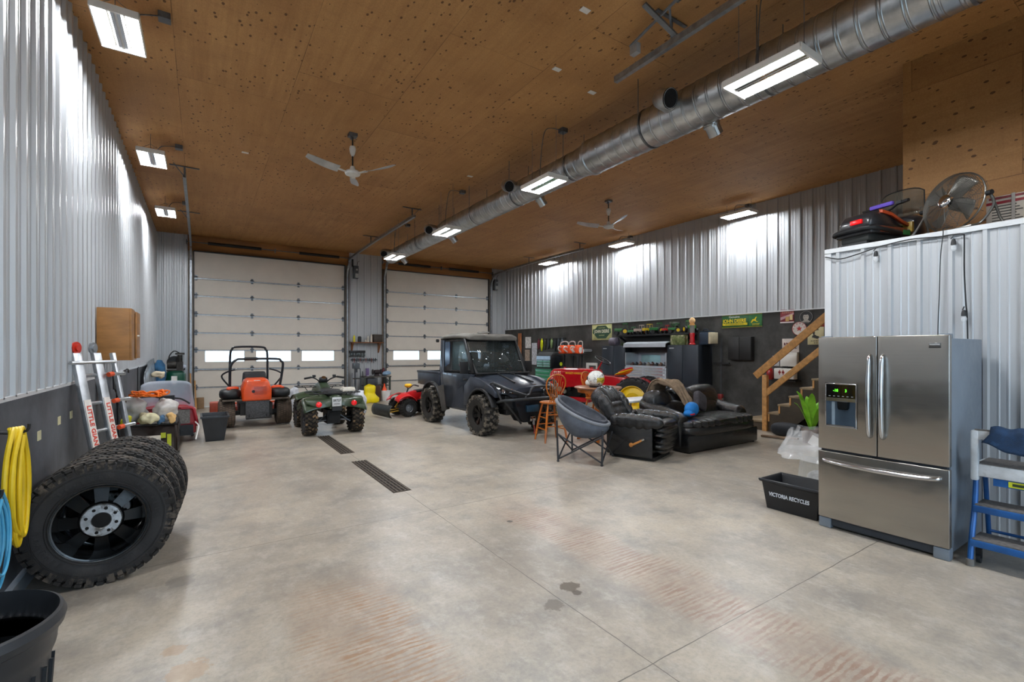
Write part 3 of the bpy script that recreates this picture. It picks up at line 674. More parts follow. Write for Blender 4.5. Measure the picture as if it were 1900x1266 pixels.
# ---- plywood wall cabinet
CABW = mat('9b6d3c', .5, var=.22, scale=2.5, stretch=(1, 1, 4))
t = thing('wall_cabinet', 'plywood cabinet fixed high on the left steel wall', 'cabinet', (-1.015, 7.2, 1.49))
m = MB(); m.box(0, .30, 0, .02, 0, .62); m.box(0, .30, .68, .70, 0, .62); m.box(0, .30, .02, .68, 0, .02); m.box(0, .30, .02, .68, .6, .62); m.box(0, .015, .02, .68, .02, .6); m.build('carcass', CABW, t, bevel=.002)
m = MB(); m.box(.30, .318, -.003, .30, -.0, .62); m.build('cabinet_door', CABW, t, bevel=.002)
m = MB(); m.box(.32, .338, .33, .70, .02, .6); d = m.build('cabinet_door', CABW, t, bevel=.002)
m = MB(); m.cyl((.34, .36, .3), (.36, .36, .3), .012, n=10); m.build('knob', WHT, d)
# ---- plank
m = MB(); m.bar((0, 0, 0), (-.27, -.04, 1.22), .15, .03, up=(1, 0, 0)); o = m.build('wood_plank', mat('a98a66', .7, var=.2, scale=3, stretch=(5, 5, .6), wear=('6b5138', .66)), bevel=.002); o.location = (-.74, 7.35, .005); tag(o, 'knotty pine plank leaning on the wall beside the folding ladder', 'plank')
# ---- string trimmer head and shafts hung on the wall
t = thing('hanging_tool', 'dark rusty tool with a round guard hung on the left wall behind the plank', 'tool', (-.98, 8.2, 1.0))
m = MB(); m.lathe([(0, .0), (.12, .01), (.15, .05), (.145, .055), (.11, .02), (0, .02)], 20, T(0.03, 0, .02, ry=70)); m.build('guard', mat('4c3a28', .6, .4, .4, 14, wear=('8d8478', .5)), t)
m = MB(); m.cyl((.02, .05, .3), (.05, .05, -.55), .014, n=8); m.cyl((.02, -.22, .35), (.03, -.22, .1), .012, n=8); m.tube([(.03, -.22, .12), (.1, -.2, .02), (.1, -.1, -.05)], .012, 8, smooth=3); m.build('shaft', BLK, t)
m = MB(); m.cb((.04, .1, .28), (.06, .12, .05)); m.tube([(.05, .1, .28), (.12, .2, .35), (.12, .32, .3)], .01, 6, smooth=3); m.build('bracket', BLK, t)
m = MB(); m.box(0, .02, 0, .07, 0, 1.28); o = m.build('edge_strip', BLK); o.location = (XL + .013, 11.45, .02); tag(o, 'black upright edge strip on the grey wall panel behind the piled sled', 'strip')
# ---- leaning metal sheet with curved top
m = MB()
def f(u, v):
    y = u * 2.2; z = v * (1.05 + .38 * (u ** .4)); return (.10 * (1 - v) + .02 + .015 * sin(u * 7), y, z)
m.grid(f, 16, 8); o = m.build('metal_sheet', mat('8e979f', .4, .6, .3, 4, wear=('5b5f66', .5)), thick=.012); o.location = (-.99, 12.0, .0); tag(o, 'bent grey metal sheet leaning on the left wall near the compressor', 'metal sheet')
# ---- blue jacket
m = MB()
m.loft([[(x * w, y * w2, z) for x, y in ((-.04, -.5), (.05, -.45), (.09, -.2), (.12, 0), (.08, .25), (.05, .45), (-.04, .5), (-.05, 0))] for z, w, w2 in ((.0, 1.0, .3), (.12, 1.3, .36), (.3, 1.2, .30), (.42, 1.1, .30), (.5, .7, .14), (.54, .4, .06))]); o = m.build('work_jacket', mat('2f5f86', .9, var=.35, scale=9), disp=.03, sub=1, dscale=9); o.location = (-.89, 14.55, .83); tag(o, 'blue work jacket hanging in the corner beside the green compressor', 'jacket')
# ---- air compressor
GRN = mat('0e4a38', .3, .2, .15, coat=.4); CAST = mat('3a3835', .6, .5, .4, 14)
t = thing('air_compressor', 'upright green tank air compressor in the back left corner', 'air compressor', (-.57, 15.05, 0))
m = MB(); m.lathe([(0, .22), (.15, .23), (.22, .28), (.235, .34), (.235, .98), (.22, 1.04), (.14, 1.09), (0, 1.10)], 36); m.build('tank', GRN, t)
m = MB(); m.lathe([(.19, 0), (.2, .01), (.2, .3), (.19, .3)], 28); m.build('skirt', GRN, t)
m = MB(); m.box(-.075, .05, -.24, -.225, .78, .96); m.box(-.05, .035, -.243, -.228, .74, .78); m.build('rating_label', WHT, t)
m = MB(); m.box(-.18, .18, -.13, .13, 1.09, 1.12); m.cyl((-.17, 0, 1.24), (.02, 0, 1.24), .1, n=20); m.build('motor', CAST, t)
m = MB(); m.cb((.1, 0, 1.22), (.14, .15, .2)); m.cyl((.1, 0, 1.3), (.1, 0, 1.5), .06, n=14)
for k in range(6): m.cb((.1, 0, 1.34 + k * .028), (.17, .15, .008))
m.cb((.1, 0, 1.53), (.2, .12, .05)); m.build('pump', CAST, t)
m = MB(); m.cyl((-.02, .14, 1.3), (-.02, .18, 1.3), .17, n=28); m.tube([(.1, 0, 1.54), (-.02, -.04, 1.6), (-.12, -.06, 1.48), (-.13, -.06, 1.3)], .014, 8, smooth=4); m.build('flywheel', BLK, t)
m = MB(); m.cyl((.2, -.02, 1.1), (.2, -.02, 1.2), .02, n=10); m.cyl((.2, -.06, 1.2), (.2, -.02, 1.2), .04, n=16); m.build('gauge', CHROME, t)

# ---- red snowmobile with a tall windshield
t = thing('snowmobile', 'red snowmobile with tall clear windshield parked at the left wall', 'snowmobile', (-.5, 9.75, 0))
REDB = mat('a11f2a', .35, var=.15, coat=.4)
m = MB(); m.loft([[(-w, y, z0), (-w, y, z1 * .8), (-w * .7, y, z1), (w * .7, y, z1), (w, y, z1 * .8), (w, y, z0)] for y, w, z0, z1 in ((.35, .42, .15, .62), (.8, .42, .15, .68), (1.3, .38, .15, .6), (1.65, .24, .18, .42))]); m.build('cowl', REDB, t, bevel=.02)
m = MB(); m.bar((.2, .33, .60), (.33, .33, .60), .05, .03); m.tube([(-.38, .33, .5), (-.3, .33, .61), (.3, .33, .61), (.4, .32, .5), (.44, .3, .28)], .025, 8, smooth=4); m.build('dash_trim', REDB, t)
m = MB(); m.box(.12, .33, .31, .34, .33, .57); m.build('grille_panel', mat('6e6b68', .8, var=.3, scale=40), t)
m = MB(); m.box(.14, .38, .30, .34, .12, .30); m.cyl((.2, .29, .2), (.2, .31, .2), .03, n=12); m.cyl((.31, .29, .2), (.31, .31, .2), .03, n=12); m.build('footwell', BLK, t)
m = MB()
def f(u, v): x = (u - .5) * (.80 - .1 * v); b = .18 * (1 - (2 * u - 1) ** 2); return (x, .42 - .12 * v + b, .60 + .48 * v * (1 - .12 * abs(2 * u - 1) ** 6))
m.grid(f, 16, 8); m.build('windshield', mat('dbe6f4', .25, var=.05, alpha=.5), t, thick=.004)
m = MB(); m.tube([(-.42, .25, .82), (-.2, .28, .83), (-.1, .33, .80), (.12, .33, .78), (.22, .28, .76), (.33, .25, .68)], .014, 8, smooth=3); m.cb((0, .33, .79), (.22, .08, .08)); m.build('handlebar', BLK, t)
m = MB(); m.loft([[(-.2, y, z0), (-.17, y, z1), (.17, y, z1), (.2, y, z0)] for y, z0, z1 in ((-.78, .25, .42), (-.3, .25, .45), (.3, .3, .5))]); m.build('seat', mat('2a2826', .6, bump=.3), t, bevel=.03)
m = MB(); m.box(-.19, .19, -.8, .4, .0, .24); m.build('track_tunnel', BLK, t, bevel=.03)
for s in (-1, 1):
    m = MB(); m.tube([(s * .36, .9, .03), (s * .36, 1.5, .03), (s * .36, 1.75, .16)], .03, 8, smooth=3, flat=.6); m.cyl((s * .36, 1.2, .04), (s * .3, 1.1, .3), .02, n=8); m.build('ski', BLK, t)
m = MB(); m.tube([(.41, .2, .36), (.46, .1, .3), (.44, .0, .2), (.42, -.1, .1)], .012, 6, smooth=3); m.build('side_strap', WHT, t)
# ---- black tote beside it
t = thing('storage_tote', 'black plastic tote on the floor beside the red snowmobile', 'tote', (.20, 10.15, 0))
m = MB(); m.loft([[(-w, -d, z), (w, -d, z), (w, d, z), (-w, d, z)] for w, d, z in ((.14, .25, 0), (.2, .32, .42), (.22, .34, .42), (.22, .34, .45), (.19, .31, .45), (.13, .24, .02))]); o = m.build('tote_body', PLB, t)
o.name = 'body'
# ---- open crate with plastic bags
t = thing('utility_crate', 'low black and brown crate with a white plate, heaped with bags', 'crate', (-.64, 8.78, 0)); t.scale = (1, 1, 1.28)
m = MB(); m.box(-.34, .34, -.14, -.10, .05, .40); m.box(-.34, .34, .1, .14, .05, .4); m.box(-.34, -.3, -.14, .14, .05, .4); m.box(.3, .34, -.14, .14, .05, .4); m.box(-.3, .3, -.1, .1, .05, .1); m.build('crate_side', mat('2c211c', .6, var=.4, scale=9), t, bevel=.008)
m = MB(); m.cb((-.02, -.155, .21), (.32, .012, .15)); m.build('number_plate', mat('d8d0c2', .5), t, bevel=.006)
m = MB(); m.box(-.34, .36, -.16, .15, 0, .05); m.build('base_rail', BLK, t)
m = MB(); m.tube([(-.34, -.15, .41), (.34, -.15, .41)], .012, 6); m.build('top_rail', BLK, t)
m = MB(); m.cb((.24, -.15, .2), (.05, .02, .18)); m.cb((.17, -.15, .28), (.06, .02, .06)); m.build('reflector', mat('b9c42c', .4), t)
def blob(name, label, cat, c, r, m_, seed, group=None, dp=.045, alpha=None):
    m = MB(T(0, 0, 0)); m.ell((0, 0, r[2]), r, 36, .9); o = m.build(name, m_, ang=80, disp=dp, dscale=9 + seed % 3, ddir=None); o.location = c; o.rotation_euler = (0, 0, seed * .7)
    return tag(o, label, cat, group)
BAGW = mat('d5d3cf', .35, var=.15, alpha=.8)
blob('plastic_bag', 'grey white plastic bag on the heap nearest the wall', 'plastic bag', (-.84, 8.88, .54), (.14, .16, .2), BAGW, 1, 'plastic bags heaped on the crate')
blob('plastic_bag', 'clear plastic bag on the heap next to the red snowmobile', 'plastic bag', (-.45, 8.82, .54), (.16, .14, .17), BAGW, 2, 'plastic bags heaped on the crate')
blob('plastic_bag', 'cream coloured bag lying on the crate under the orange rope', 'plastic bag', (-.66, 8.64, .545), (.16, .09, .075), mat('d6cfa8', .45, var=.2), 3, 'plastic bags heaped on the crate')
blob('cleaning_cloth', 'bright yellow cloth at the wall end of the heaped crate', 'cloth', (-.90, 8.63, .545), (.06, .07, .06), mat('d3cf2e', .7), 4)
blob('cleaning_cloth', 'crumpled blue cloth between the bags on the heaped crate', 'cloth', (-.50, 8.62, .545), (.05, .06, .05), mat('44688a', .8), 5)
blob('cleaning_cloth', 'pale orange cloth on the heaped crate beside the clear bag', 'cloth', (-.38, 8.62, .545), (.05, .06, .07), mat('e0b77a', .8), 7)
rnd = random.Random(5); pts = []
for k in range(70):
    a = k * .9; pts.append((.19 * sin(a * .83) * rnd.uniform(.5, 1.25), .08 * cos(a * 1.3) * rnd.uniform(.4, 1), .03 + .05 * (1 + sin(a * 2.1)) * rnd.uniform(.3, 1)))
m = MB(); m.tube(pts, .011, 6, smooth=3); o = m.build('rope', mat('ee7312', .6)); o.location = (-.64, 8.76, .90); tag(o, 'tangle of bright orange rope on top of the heaped bags', 'rope')
blob('helmet_liner', 'small cream bundle tucked on the bent metal sheet, above the snowmobile windshield', 'bundle', (-.80, 13.2, 1.0), (.13, .1, .07), mat('d8ccb0', .8), 9)
m = MB(); m.bar((0, 0, 0), (-.03, .1, 1.0), .03, .03); m.bar((.1, 0, 0), (.07, .1, .8), .03, .03); o = m.build('broomstick', PINE); o.location = (-.22, 15.3, 0); tag(o, 'pair of bare wooden broomsticks standing by the big garage door jamb', 'broomstick')
m = MB(); m.cb((0, 0, .15), (.22, .2, .3)); o = m.build('cardboard_box', mat('8a6f52', .8), bevel=.01); o.location = (-.05, 15.75, 0); tag(o, 'small brown box on the floor at the foot of the garage door jamb', 'box')
# ================================================================ MOWER, QUADS, WORKBENCH BY THE DOORS
ORB = mat('e0501a', .38, var=.1, coat=.3); DKM = mat('22252b', .38, .3, .2, coat=.3); BRN = mat('51483f', .85, var=.35, scale=8)
t = thing('zero_turn_mower', 'orange zero turn riding mower with a folding roll bar, seen from behind', 'riding mower', (.97, 11.5, 0))
for x in (-.535, .535): wheel(t, (x, 0, .295), .295, .30, .15, 'turf', rim_plain(.15, .30), DKM, [mat('4b4138', .85, var=.35, scale=9), mat('5f5144', .9, var=.35, scale=12)])
m = MB()
m.loft([[(-w, y, z0), (w, y, z0), (w * 1.02, y, z0 + (z1 - z0) * .55), (w * .82, y, z1 - .04), (w * .6, y, z1), (-w * .6, y, z1), (-w * .82, y, z1 - .04), (-w * 1.02, y, z0 + (z1 - z0) * .55)] for y, w, z0, z1 in ((-.36, .245, .58, .94), (-.33, .27, .56, 1.0), (-.05, .28, .56, 1.03), (.12, .27, .6, 1.03))]); e = m.build('engine_hood', ORB, t, bevel=.012)
m = MB()
for k in range(6): m.cb((.06, -.365, .70 + k * .03), (.24, .012, .010))
m.build('vent_slats', mat('a83a12', .5), e)
m = MB(); m.cyl((-.07, -.372, .76), (-.07, -.35, .76), .03, n=18); m.build('hood_hole', BLK, e)
m = MB(); m.cb((0, -.30, .985), (.12, .09, .012), T(rx=0)); m.build('hood_badge', WHT, e)
m = MB(); m.box(-.21, .23, -.33, -.30, .2, .58); m.build('muffler_guard', mat('4c4d4f', .6, .4, .4, 40, bump=.5, bs=200), t, bevel=.01)
m = MB(); m.box(-.16, -.13, -.34, -.325, .22, .28); m.box(.16, .19, -.34, -.325, .22, .28); m.build('guard_slot', BLK, t)
m = MB(); m.box(-.62, -.24, -.32, .25, .565, .60); m.box(.26, .62, -.32, .25, .565, .60); m.box(-.66, .66, -.1, .1, .57, .595); m.build('fender_plate', BRN, t, bevel=.01)
m = MB(); m.box(-.3, .3, -.25, .9, .26, .5); m.box(-.42, .42, -.05, .05, .25, .34); m.box(-.2, .28, -.3, -.24, .18, .24); m.build('chassis', mat('1c1b1a', .7, var=.3), t)
for s in (-1, 1):
    m = MB(); m.ell((s * .47, .0, .70), (.2, .26, .11), 16, .6); m.build('fuel_tank', BLK, t, ang=60)
    m = MB(); m.cyl((s * .50, -.12, .78), (s * .50, -.12, .83), .045, n=14); m.ell((s * .42, .05, .81), (.12, .1, .045), 12, .7); m.build('tank_cap', ORB, t, ang=60)
m = MB(); m.loft([[(-w, y, z), (w, y, z), (w * .86, y + .03, z + h), (-w * .86, y + .03, z + h)] for y, w, z, h in ((.18, .24, .78, .36), (.26, .26, .76, .40), (.34, .23, .78, .34))]); m.box(-.25, .25, .26, .72, .74, .84); m.build('seat', BLK, t, bevel=.035)
m = MB()
m.tube([(-.46, .45, .62), (-.46, .42, 1.05), (-.45, .42, 1.5), (-.42, .42, 1.63), (-.33, .42, 1.69), (.15, .42, 1.69), (.24, .42, 1.63), (.27, .42, 1.5), (.27, .42, .9)], .024, 10, smooth=4); m.build('roll_bar', DKM, t)
m = MB(); m.tube([(-.47, .05, .62), (-.47, .05, 1.1), (-.45, .05, 1.3), (-.36, .05, 1.41), (-.22, .05, 1.43), (.40, .05, 1.43), (.50, .05, 1.38), (.54, .05, 1.28), (.47, .05, .8), (.42, .05, .62)], .026, 10, smooth=4); m.build('roll_bar', DKM, t)
m = MB(); m.tube([(-.2, .05, 1.432), (.05, .05, 1.434)], .034, 12); m.build('grip_pad', BLK, t)
for s in (-1, 1):
    m = MB(); m.tube([(s * .28, .75, .6), (s * .52, .7, .9), (s * .60, .65, 1.05), (s * .50, .6, 1.14), (s * .32, .58, 1.2)], .018, 8, smooth=4); m.build('steering_lever', DKM, t)
m = MB(); m.box(-.62, .62, .7, 1.35, .16, .36); m.build('mower_deck', mat('8e2f1e', .5, var=.3, wear=('5a4c40', .5)), t, bevel=.03)
m = MB(); m.box(-.82, -.62, .75, 1.15, .14, .46); m.build('discharge_chute', mat('b35038', .5, var=.3), t, bevel=.03)
for x in (-.5, .5): wheel(t, (x, 1.65, .14), .14, .13, .07, 'turf', rim_plain(.07, .13), DKM, [BLK, BLK], name='caster')
m = MB(); m.box(-.55, .55, 1.55, 1.62, .3, .37); m.box(-.05, .05, .9, 1.6, .3, .36); m.build('front_axle', ORB, t)

# ---- green quad
GRNB = mat('35452f', .3, var=.2, coat=.35); t = thing('quad_bike', 'dark green quad bike with numbered plate, seen from behind', 'quad bike', (2.14, 9.62, 0))
AT = [mat('1e1c1a', .85, var=.4), mat('3d352b', .9, var=.5, scale=14, wear=('8c7355', .52))]
for x in (-.43, .43): wheel(t, (x, 0, .30), .30, .22, .14, 'atv', rim_plain(.14, .22), DKM, AT)
for x in (-.40, .40): wheel(t, (x, 1.22, .29), .29, .18, .14, 'atv', rim_plain(.14, .18), DKM, AT)
for s in (-1, 1):
    m = MB()
    def f(u, v, s=s):
        x = s * (.10 + .47 * u); y = -.30 + .78 * v; a = sin(pi * (v * .9 + .05))
        z = .58 + .17 * a ** .5 - .10 * u * u - (.12 * (1 - a) * (u > .15)); return (x, y, z)
    m.grid(f, 10, 12); m.build('fender', GRNB, t, thick=.02, ang=60)
    m = MB(); m.add([(s * .08, -.30, .70), (s * .54, -.22, .68), (s * .52, -.24, .62), (s * .30, -.32, .52), (s * .09, -.33, .56), (s * .08, -.1, .74), (s * .54, -.08, .72), (s * .52, -.1, .6), (s * .3, -.1, .5), (s * .09, -.1, .56)], [(0, 1, 2, 3, 4), (9, 8, 7, 6, 5), (0, 5, 6, 1), (1, 6, 7, 2), (2, 7, 8, 3), (3, 8, 9, 4), (4, 9, 5, 0)]); m.build('rear_guard', GRNB, t, bevel=.02)
    m = MB(); m.lathe([(0, 0), (.05, 0), (.052, .02), (.03, .035), (0, .038)], 20, T(s * .32, -.325, .60, rx=78)); m.build('tail_light', mat('d01016', .2, emit=.25, coat=.6), t)
    m = MB(); m.cyl((s * .10, .02, .38), (s * .32, -.06, .22), .014, n=8); m.cyl((s * .12, .0, .26), (s * .34, 0, .24), .018, n=8); m.build('suspension_arm', GALVD, t)
    m = MB()
    def f(u, v, s=s): x = s * (.12 + .42 * u); y = .85 + .72 * v; return (x, y, .60 + .15 * sin(pi * (v * .8 + .15)) - .08 * u * u)
    m.grid(f, 8, 10); m.build('fender', GRNB, t, thick=.02, ang=60)
m = MB(); m.loft([[(-w, y, z0), (w, y, z0), (w * .9, y, z1), (w * .4, y, z1 + .03), (-w * .4, y, z1 + .03), (-w * .9, y, z1)] for y, w, z0, z1 in ((-.3, .12, .5, .72), (0, .13, .5, .76), (.55, .13, .48, .78), (.75, .11, .5, .9), (1.0, .10, .55, .94), (1.25, .16, .5, .82), (1.5, .14, .5, .7))]); m.build('body', GRNB, t, bevel=.02)
m = MB(); m.loft([[(-w, y, z - .09), (w, y, z - .09), (w * .9, y, z), (-w * .9, y, z)] for y, w, z in ((-.2, .15, .84), (.1, .17, .85), (.5, .13, .83), (.68, .09, .86))]); m.build('seat', BLK, t, bevel=.03)
m = MB(); m.cb((0, 1.0, .5), (.2, .9, .3)); m.cb((0, .1, .33), (.24, .4, .26)); m.cyl((0, -.12, .33), (0, .1, .33), .10, n=18); m.cyl((-.36, 0, .3), (.36, 0, .3), .03, n=10); m.build('engine', mat('1a1a1a', .6, .4), t)
m = MB(); m.cb((0, -.345, .64), (.17, .012, .17)); p = m.build('license_plate', mat('d6d8da', .4), t, bevel=.006)
text('lettering', '5RT27', mat('15181c', .5), p, on_y(0, -.3525, .665), .062, .85, .0015); text('lettering', 'ONTARIO', mat('15181c', .5), p, on_y(0, -.3525, .60), .028, .9, .0005)
m = MB(); m.cb((0, -.34, .51), (.17, .03, .07)); m.build('mud_flap', BLK, t)
for y0, y1, z in ((-.28, .28, .80), (1.05, 1.5, .84)):
    m = MB(); m.tube([(-.42, y0, z), (.42, y0, z), (.46, y0 + .04, z), (.46, y1, z), (-.46, y1, z), (-.46, y0 + .04, z)], .011, 6, closed=True)
    for k in range(5): m.tube([(-.34 + .17 * k, y0, z), (-.34 + .17 * k, y1, z)], .007, 6)
    for sx in (-.3, .3): m.tube([(sx, (y0 + y1) / 2, z), (sx * .6, (y0 + y1) / 2, .66)], .009, 6)
    m.build('cargo_rack', BLK, t)
m = MB(); m.tube([(-.38, .72, 1.04), (-.25, .76, 1.06), (-.12, .84, 1.0), (-.05, .88, .93), (.05, .88, .93), (.12, .84, 1.0), (.25, .76, 1.06), (.38, .72, 1.04)], .013, 8, smooth=3)
for s in (-1, 1): m.cyl((s * .39, .715, 1.038), (s * .25, .76, 1.06), .02, n=10); m.cb((s * .2, .76, 1.08), (.06, .04, .05))
m.build('handlebar', BLK, t)
m = MB(); m.ell((0, .86, 1.0), (.085, .08, .06), 16, .7); m.build('gauge_pod', DKM, t, ang=60)
m = MB(); m.lathe([(0, 0), (.045, 0), (.045, .006), (0, .006)], 20, T(0, .80, 1.045, rx=35)); m.build('gauge_face', CHROME, t)
o = blob('feed_bag', 'crumpled white bag standing on the floor between the orange mower and the green quad', 'bag', (2.02, 13.4, .0), (.12, .14, .34), mat('c5c8cf', .5, var=.2), 3, 'white bags beside the green quad')
m = MB(); m.box(-.12, .12, -.12, .12, 0, .045); m.box(-.1, .12, -.08, .1, .045, .07); o = m.build('folded_papers', mat('ddd8cc', .8), bevel=.004); o.location = (2.42, 9.6, .813); tag(o, 'pale folded papers lying on the rear rack of the green quad', 'papers')
o = blob('feed_bag', 'crumpled white bag on the floor between the green quad and the yellow sack', 'bag', (3.12, 11.3, .0), (.15, .16, .34), mat('c5c8cf', .5, var=.2), 5, 'white bags beside the green quad')

# ---- small red quad with plough
REDQ = mat('d81f24', .3, var=.08, coat=.5)
t = thing('youth_quad', 'small red youth quad with a black snow plough blade', 'quad bike', (4.33, 11.25, 0), rz=8)
for x, y in ((-.16, -.24), (-.16, .30), (.52, -.24), (.52, .30)): wheel(t, (x, y, .22), .22, .17, .10, 'atv', rim_plain(.10, .17), mat('8d9095', .4, .6), [mat('1c1b1a', .85, var=.3), mat('2a2724', .9, var=.3)], rz=90)
m = MB(); m.loft([[(x, -w, z0), (x, w, z0), (x, w * .7, z1), (x, -w * .7, z1)] for x, w, z0, z1 in ((-.36, .1, .38, .46), (-.15, .16, .36, .56), (.1, .12, .36, .62), (.3, .12, .4, .58), (.66, .16, .42, .55))]); m.build('body', REDQ, t, bevel=.02)
for s in (-1, 1):
    m = MB()
    def f(u, v, s=s): return (-.46 + .5 * v, s * (.12 + .2 * u), .42 + .14 * sin(pi * v) ** .6 - .05 * u)
    m.grid(f, 6, 12)
    def f(u, v, s=s): return (.22 + .6 * v, s * (.12 + .2 * u), .42 + .14 * sin(pi * v) ** .6 - .05 * u)
    m.grid(f, 6, 12); m.build('fender', REDQ, t, thick=.018, ang=60)
m = MB(); m.loft([[(x, -.1, z - .06), (x, .1, z - .06), (x, .09, z), (x, -.09, z)] for x, z in ((.15, .62), (.4, .64), (.72, .68))]); m.build('seat', BLK, t, bevel=.02)
m = MB(); m.tube([(.08, -.3, .74), (.02, -.18, .76), (-.02, -.06, .68), (-.02, .06, .68), (.02, .18, .76), (.08, .3, .74)], .012, 8, smooth=3); m.cyl((.08, -.32, .74), (.05, -.2, .76), .018, n=8); m.cyl((.08, .32, .74), (.05, .2, .76), .018, n=8); m.cyl((-.02, 0, .68), (-.14, 0, .4), .02, n=8); m.build('handlebar', BLK, t)
m = MB(); m.ell((-.02, 0, .74), (.09, .1, .05), 12, .8); m.build('handlebar_pad', mat('e9b813', .5), t, ang=60)
m = MB(); m.cb((.15, 0, .27), (.5, .2, .2)); m.cyl((-.16, -.2, .22), (-.16, .26, .22), .02, n=8); m.cyl((.52, -.2, .22), (.52, .26, .22), .02, n=8); m.build('engine', mat('2a2a2b', .5, .5), t)
m = MB()
for s in (-1, 1): m.tube([(.1, s * .12, .2), (-.3, s * .14, .16), (-.62, s * .2, .14)], .015, 6); m.tube([(-.12, s * .16, .45), (-.3, s * .16, .2)], .022, 8)
m.build('plough_frame', mat('b08a2a', .5, .3), t)
m = MB()
def f(u, v): a = R_(-50 + 110 * v); return (-.66 - .16 * cos(a) * (1) + .05, (u - .5) * .95, .17 + .17 * sin(a))
m.grid(f, 8, 10); m.build('plough_blade', mat('2a2d2a', .5, .4, .3), t, thick=.012)

# ---- shelf, rack and bench between the garage doors
t = thing('wall_shelf', 'brown wooden shelf on brackets between the garage doors', 'shelf', (4.66, YB - .03, 1.90)); OK_ = mat('7c4a24', .6, var=.2, scale=3, stretch=(1, 4, 4))
m = MB(); m.box(-.56, .52, -.26, 0, -.03, 0); m.build('shelf_board', OK_, t, bevel=.003)
for x in (-.5, .40):
    m = MB(); m.bar((x, -.02, -.03), (x, -.02, -.36), .04, .03); m.bar((x, -.24, -.04), (x, -.03, -.34), .035, .03); m.build('bracket', OK_, t)
def prop(name, label, cat, loc, build, m_, group=None, **kw):
    m = MB(); build(m); o = m.build(name, m_, **kw); o.location = loc; return tag(o, label, cat, group)
SHY = YB - .16
prop('spray_can', 'yellow spray bottle at the left end of the shelf between the doors', 'bottle', (4.22, SHY, 1.901), lambda m: m.lathe([(0, 0), (.035, 0), (.035, .17), (.015, .2), (.015, .23), (0, .23)], 16), mat('e8dc22', .4))
prop('oil_filter', 'small black can next to the yellow spray bottle on the shelf', 'can', (4.40, SHY, 1.901), lambda m: m.lathe([(0, 0), (.05, 0), (.055, .02), (.055, .16), (.04, .19), (0, .19)], 18), BLK)
for i, x in enumerate((4.58, 4.66)):
    prop('supply_bottle', ['short cream jar on the shelf between the doors', 'white jug with black cap on the shelf between the doors'][i], 'bottle', (x + .02, SHY, 1.901), lambda m: m.lathe([(0, 0), (.035, 0), (.035, [.06, .15][i]), (.02, [.07, .19][i]), (.018, [.08, .22][i]), (0, [.08, .22][i])], 14), mat('d8d4c8', .5))
prop('supply_bottle', 'tall white bottle on the shelf beside the brown metal box', 'bottle', (4.79, SHY, 1.901), lambda m: m.lathe([(0, 0), (.035, 0), (.035, .2), (.015, .24), (.015, .28), (0, .28)], 14), mat('d9cdc0', .5))
t = thing('tool_case', 'dark brown lidded box at the right end of the shelf', 'box', (5.0, SHY, 1.901)); m = MB(); m.cb((0, 0, .11), (.30, .2, .22)); m.build('case_body', mat('3b332b', .5, .2), t, bevel=.012); m = MB(); m.cb((0, 0, .24), (.31, .21, .05)); m.build('lid', mat('4a4036', .5), t, bevel=.012)
t = thing('tool_rail', 'long black rail of small hand tools on the steel wall', 'tool rack', (4.56, YB - .03, 1.30)); m = MB(); m.box(-.42, .46, -.03, 0, -.01, .02); m.build('rail', BLK, t)
for k in range(13):
    m = MB(); x = -.38 + .065 * k; h = .06 + .05 * ((k * 7) % 3) / 2; m.cyl((x, -.035, .03), (x, -.035, -h), .010, n=6); m.cyl((x, -.035, .06), (x, -.035, .0), .016, n=8); m.build('hand_tool', [mat('3a3b3d', .4, .5), mat('7a3028', .5), mat('57606a', .4, .6)][k % 3], t)
t = thing('parts_rack', 'black rack of sockets above the tool rail', 'tool rack', (4.36, YB - .03, 1.42)); m = MB(); m.box(-.28, .24, -.10, 0, .12, .2); m.box(-.28, .24, -.08, 0, .0, .02); m.build('rack_body', BLK, t, bevel=.004)
for k in range(6): m = MB(); m.cb((-.22 + .085 * k, -.09, .06), (.05, .06, .09)); m.build('socket_set', mat('5f6566', .4, .6, .4, 30), t, bevel=.008)
t = thing('workbench', 'cluttered dark steel workbench between the garage doors', 'workbench', (4.78, 15.45, 0))
m = MB(); m.box(-.42, .46, -.24, .3, .74, .78); m.build('bench_top', mat('55524c', .6, .2, .4), t, bevel=.004)
for x, y in ((-.40, -.2), (.42, -.2), (-.40, .26), (.42, .26)): m = MB(); m.box(x - .025, x + .025, y - .025, y + .025, 0, .74); m.build('leg', mat('3f4a42', .5, .2), t)
m = MB(); m.box(-.38, .40, -.2, .26, .46, .48); m.build('lower_shelf', mat('34322f', .6), t)
prop('parts_bin', 'dark grey bin under the workbench between the doors', 'bin', (4.62, 15.4, .481), lambda m: m.cb((0, 0, .12), (.3, .3, .24)), mat('3c4046', .6), bevel=.01)
prop('glue_tube', 'purple and white labelled carton standing on the workbench', 'carton', (4.52, 15.45, .781), lambda m: m.cb((0, 0, .13), (.1, .06, .26)), mat('6d5a86', .5, wear=('d8d4dc', .5)), bevel=.004)
prop('bench_grinder', 'black bench grinder on the workbench', 'grinder', (4.83, 15.45, .781), lambda m: (m.cyl((-.08, 0, .13), (.08, 0, .13), .07, n=18), m.cyl((-.15, 0, .13), (-.12, 0, .13), .09, n=20), m.cyl((.12, 0, .13), (.15, 0, .13), .09, n=20), m.cyl((-.15, 0, .13), (.15, 0, .13), .02), m.cb((0, 0, .03), (.14, .12, .06))), mat('2a2022', .5, var=.3))
blob('shop_rag', 'pale blue rag heaped on the right end of the workbench', 'cloth', (5.13, 15.4, .79), (.12, .12, .07), mat('8fb0cf', .8, var=.2), 3)
blob('shop_rag', 'dark red rag behind the blue rag on the workbench', 'cloth', (5.14, 15.68, .79), (.06, .06, .12), mat('5a2a30', .8, var=.2), 6)
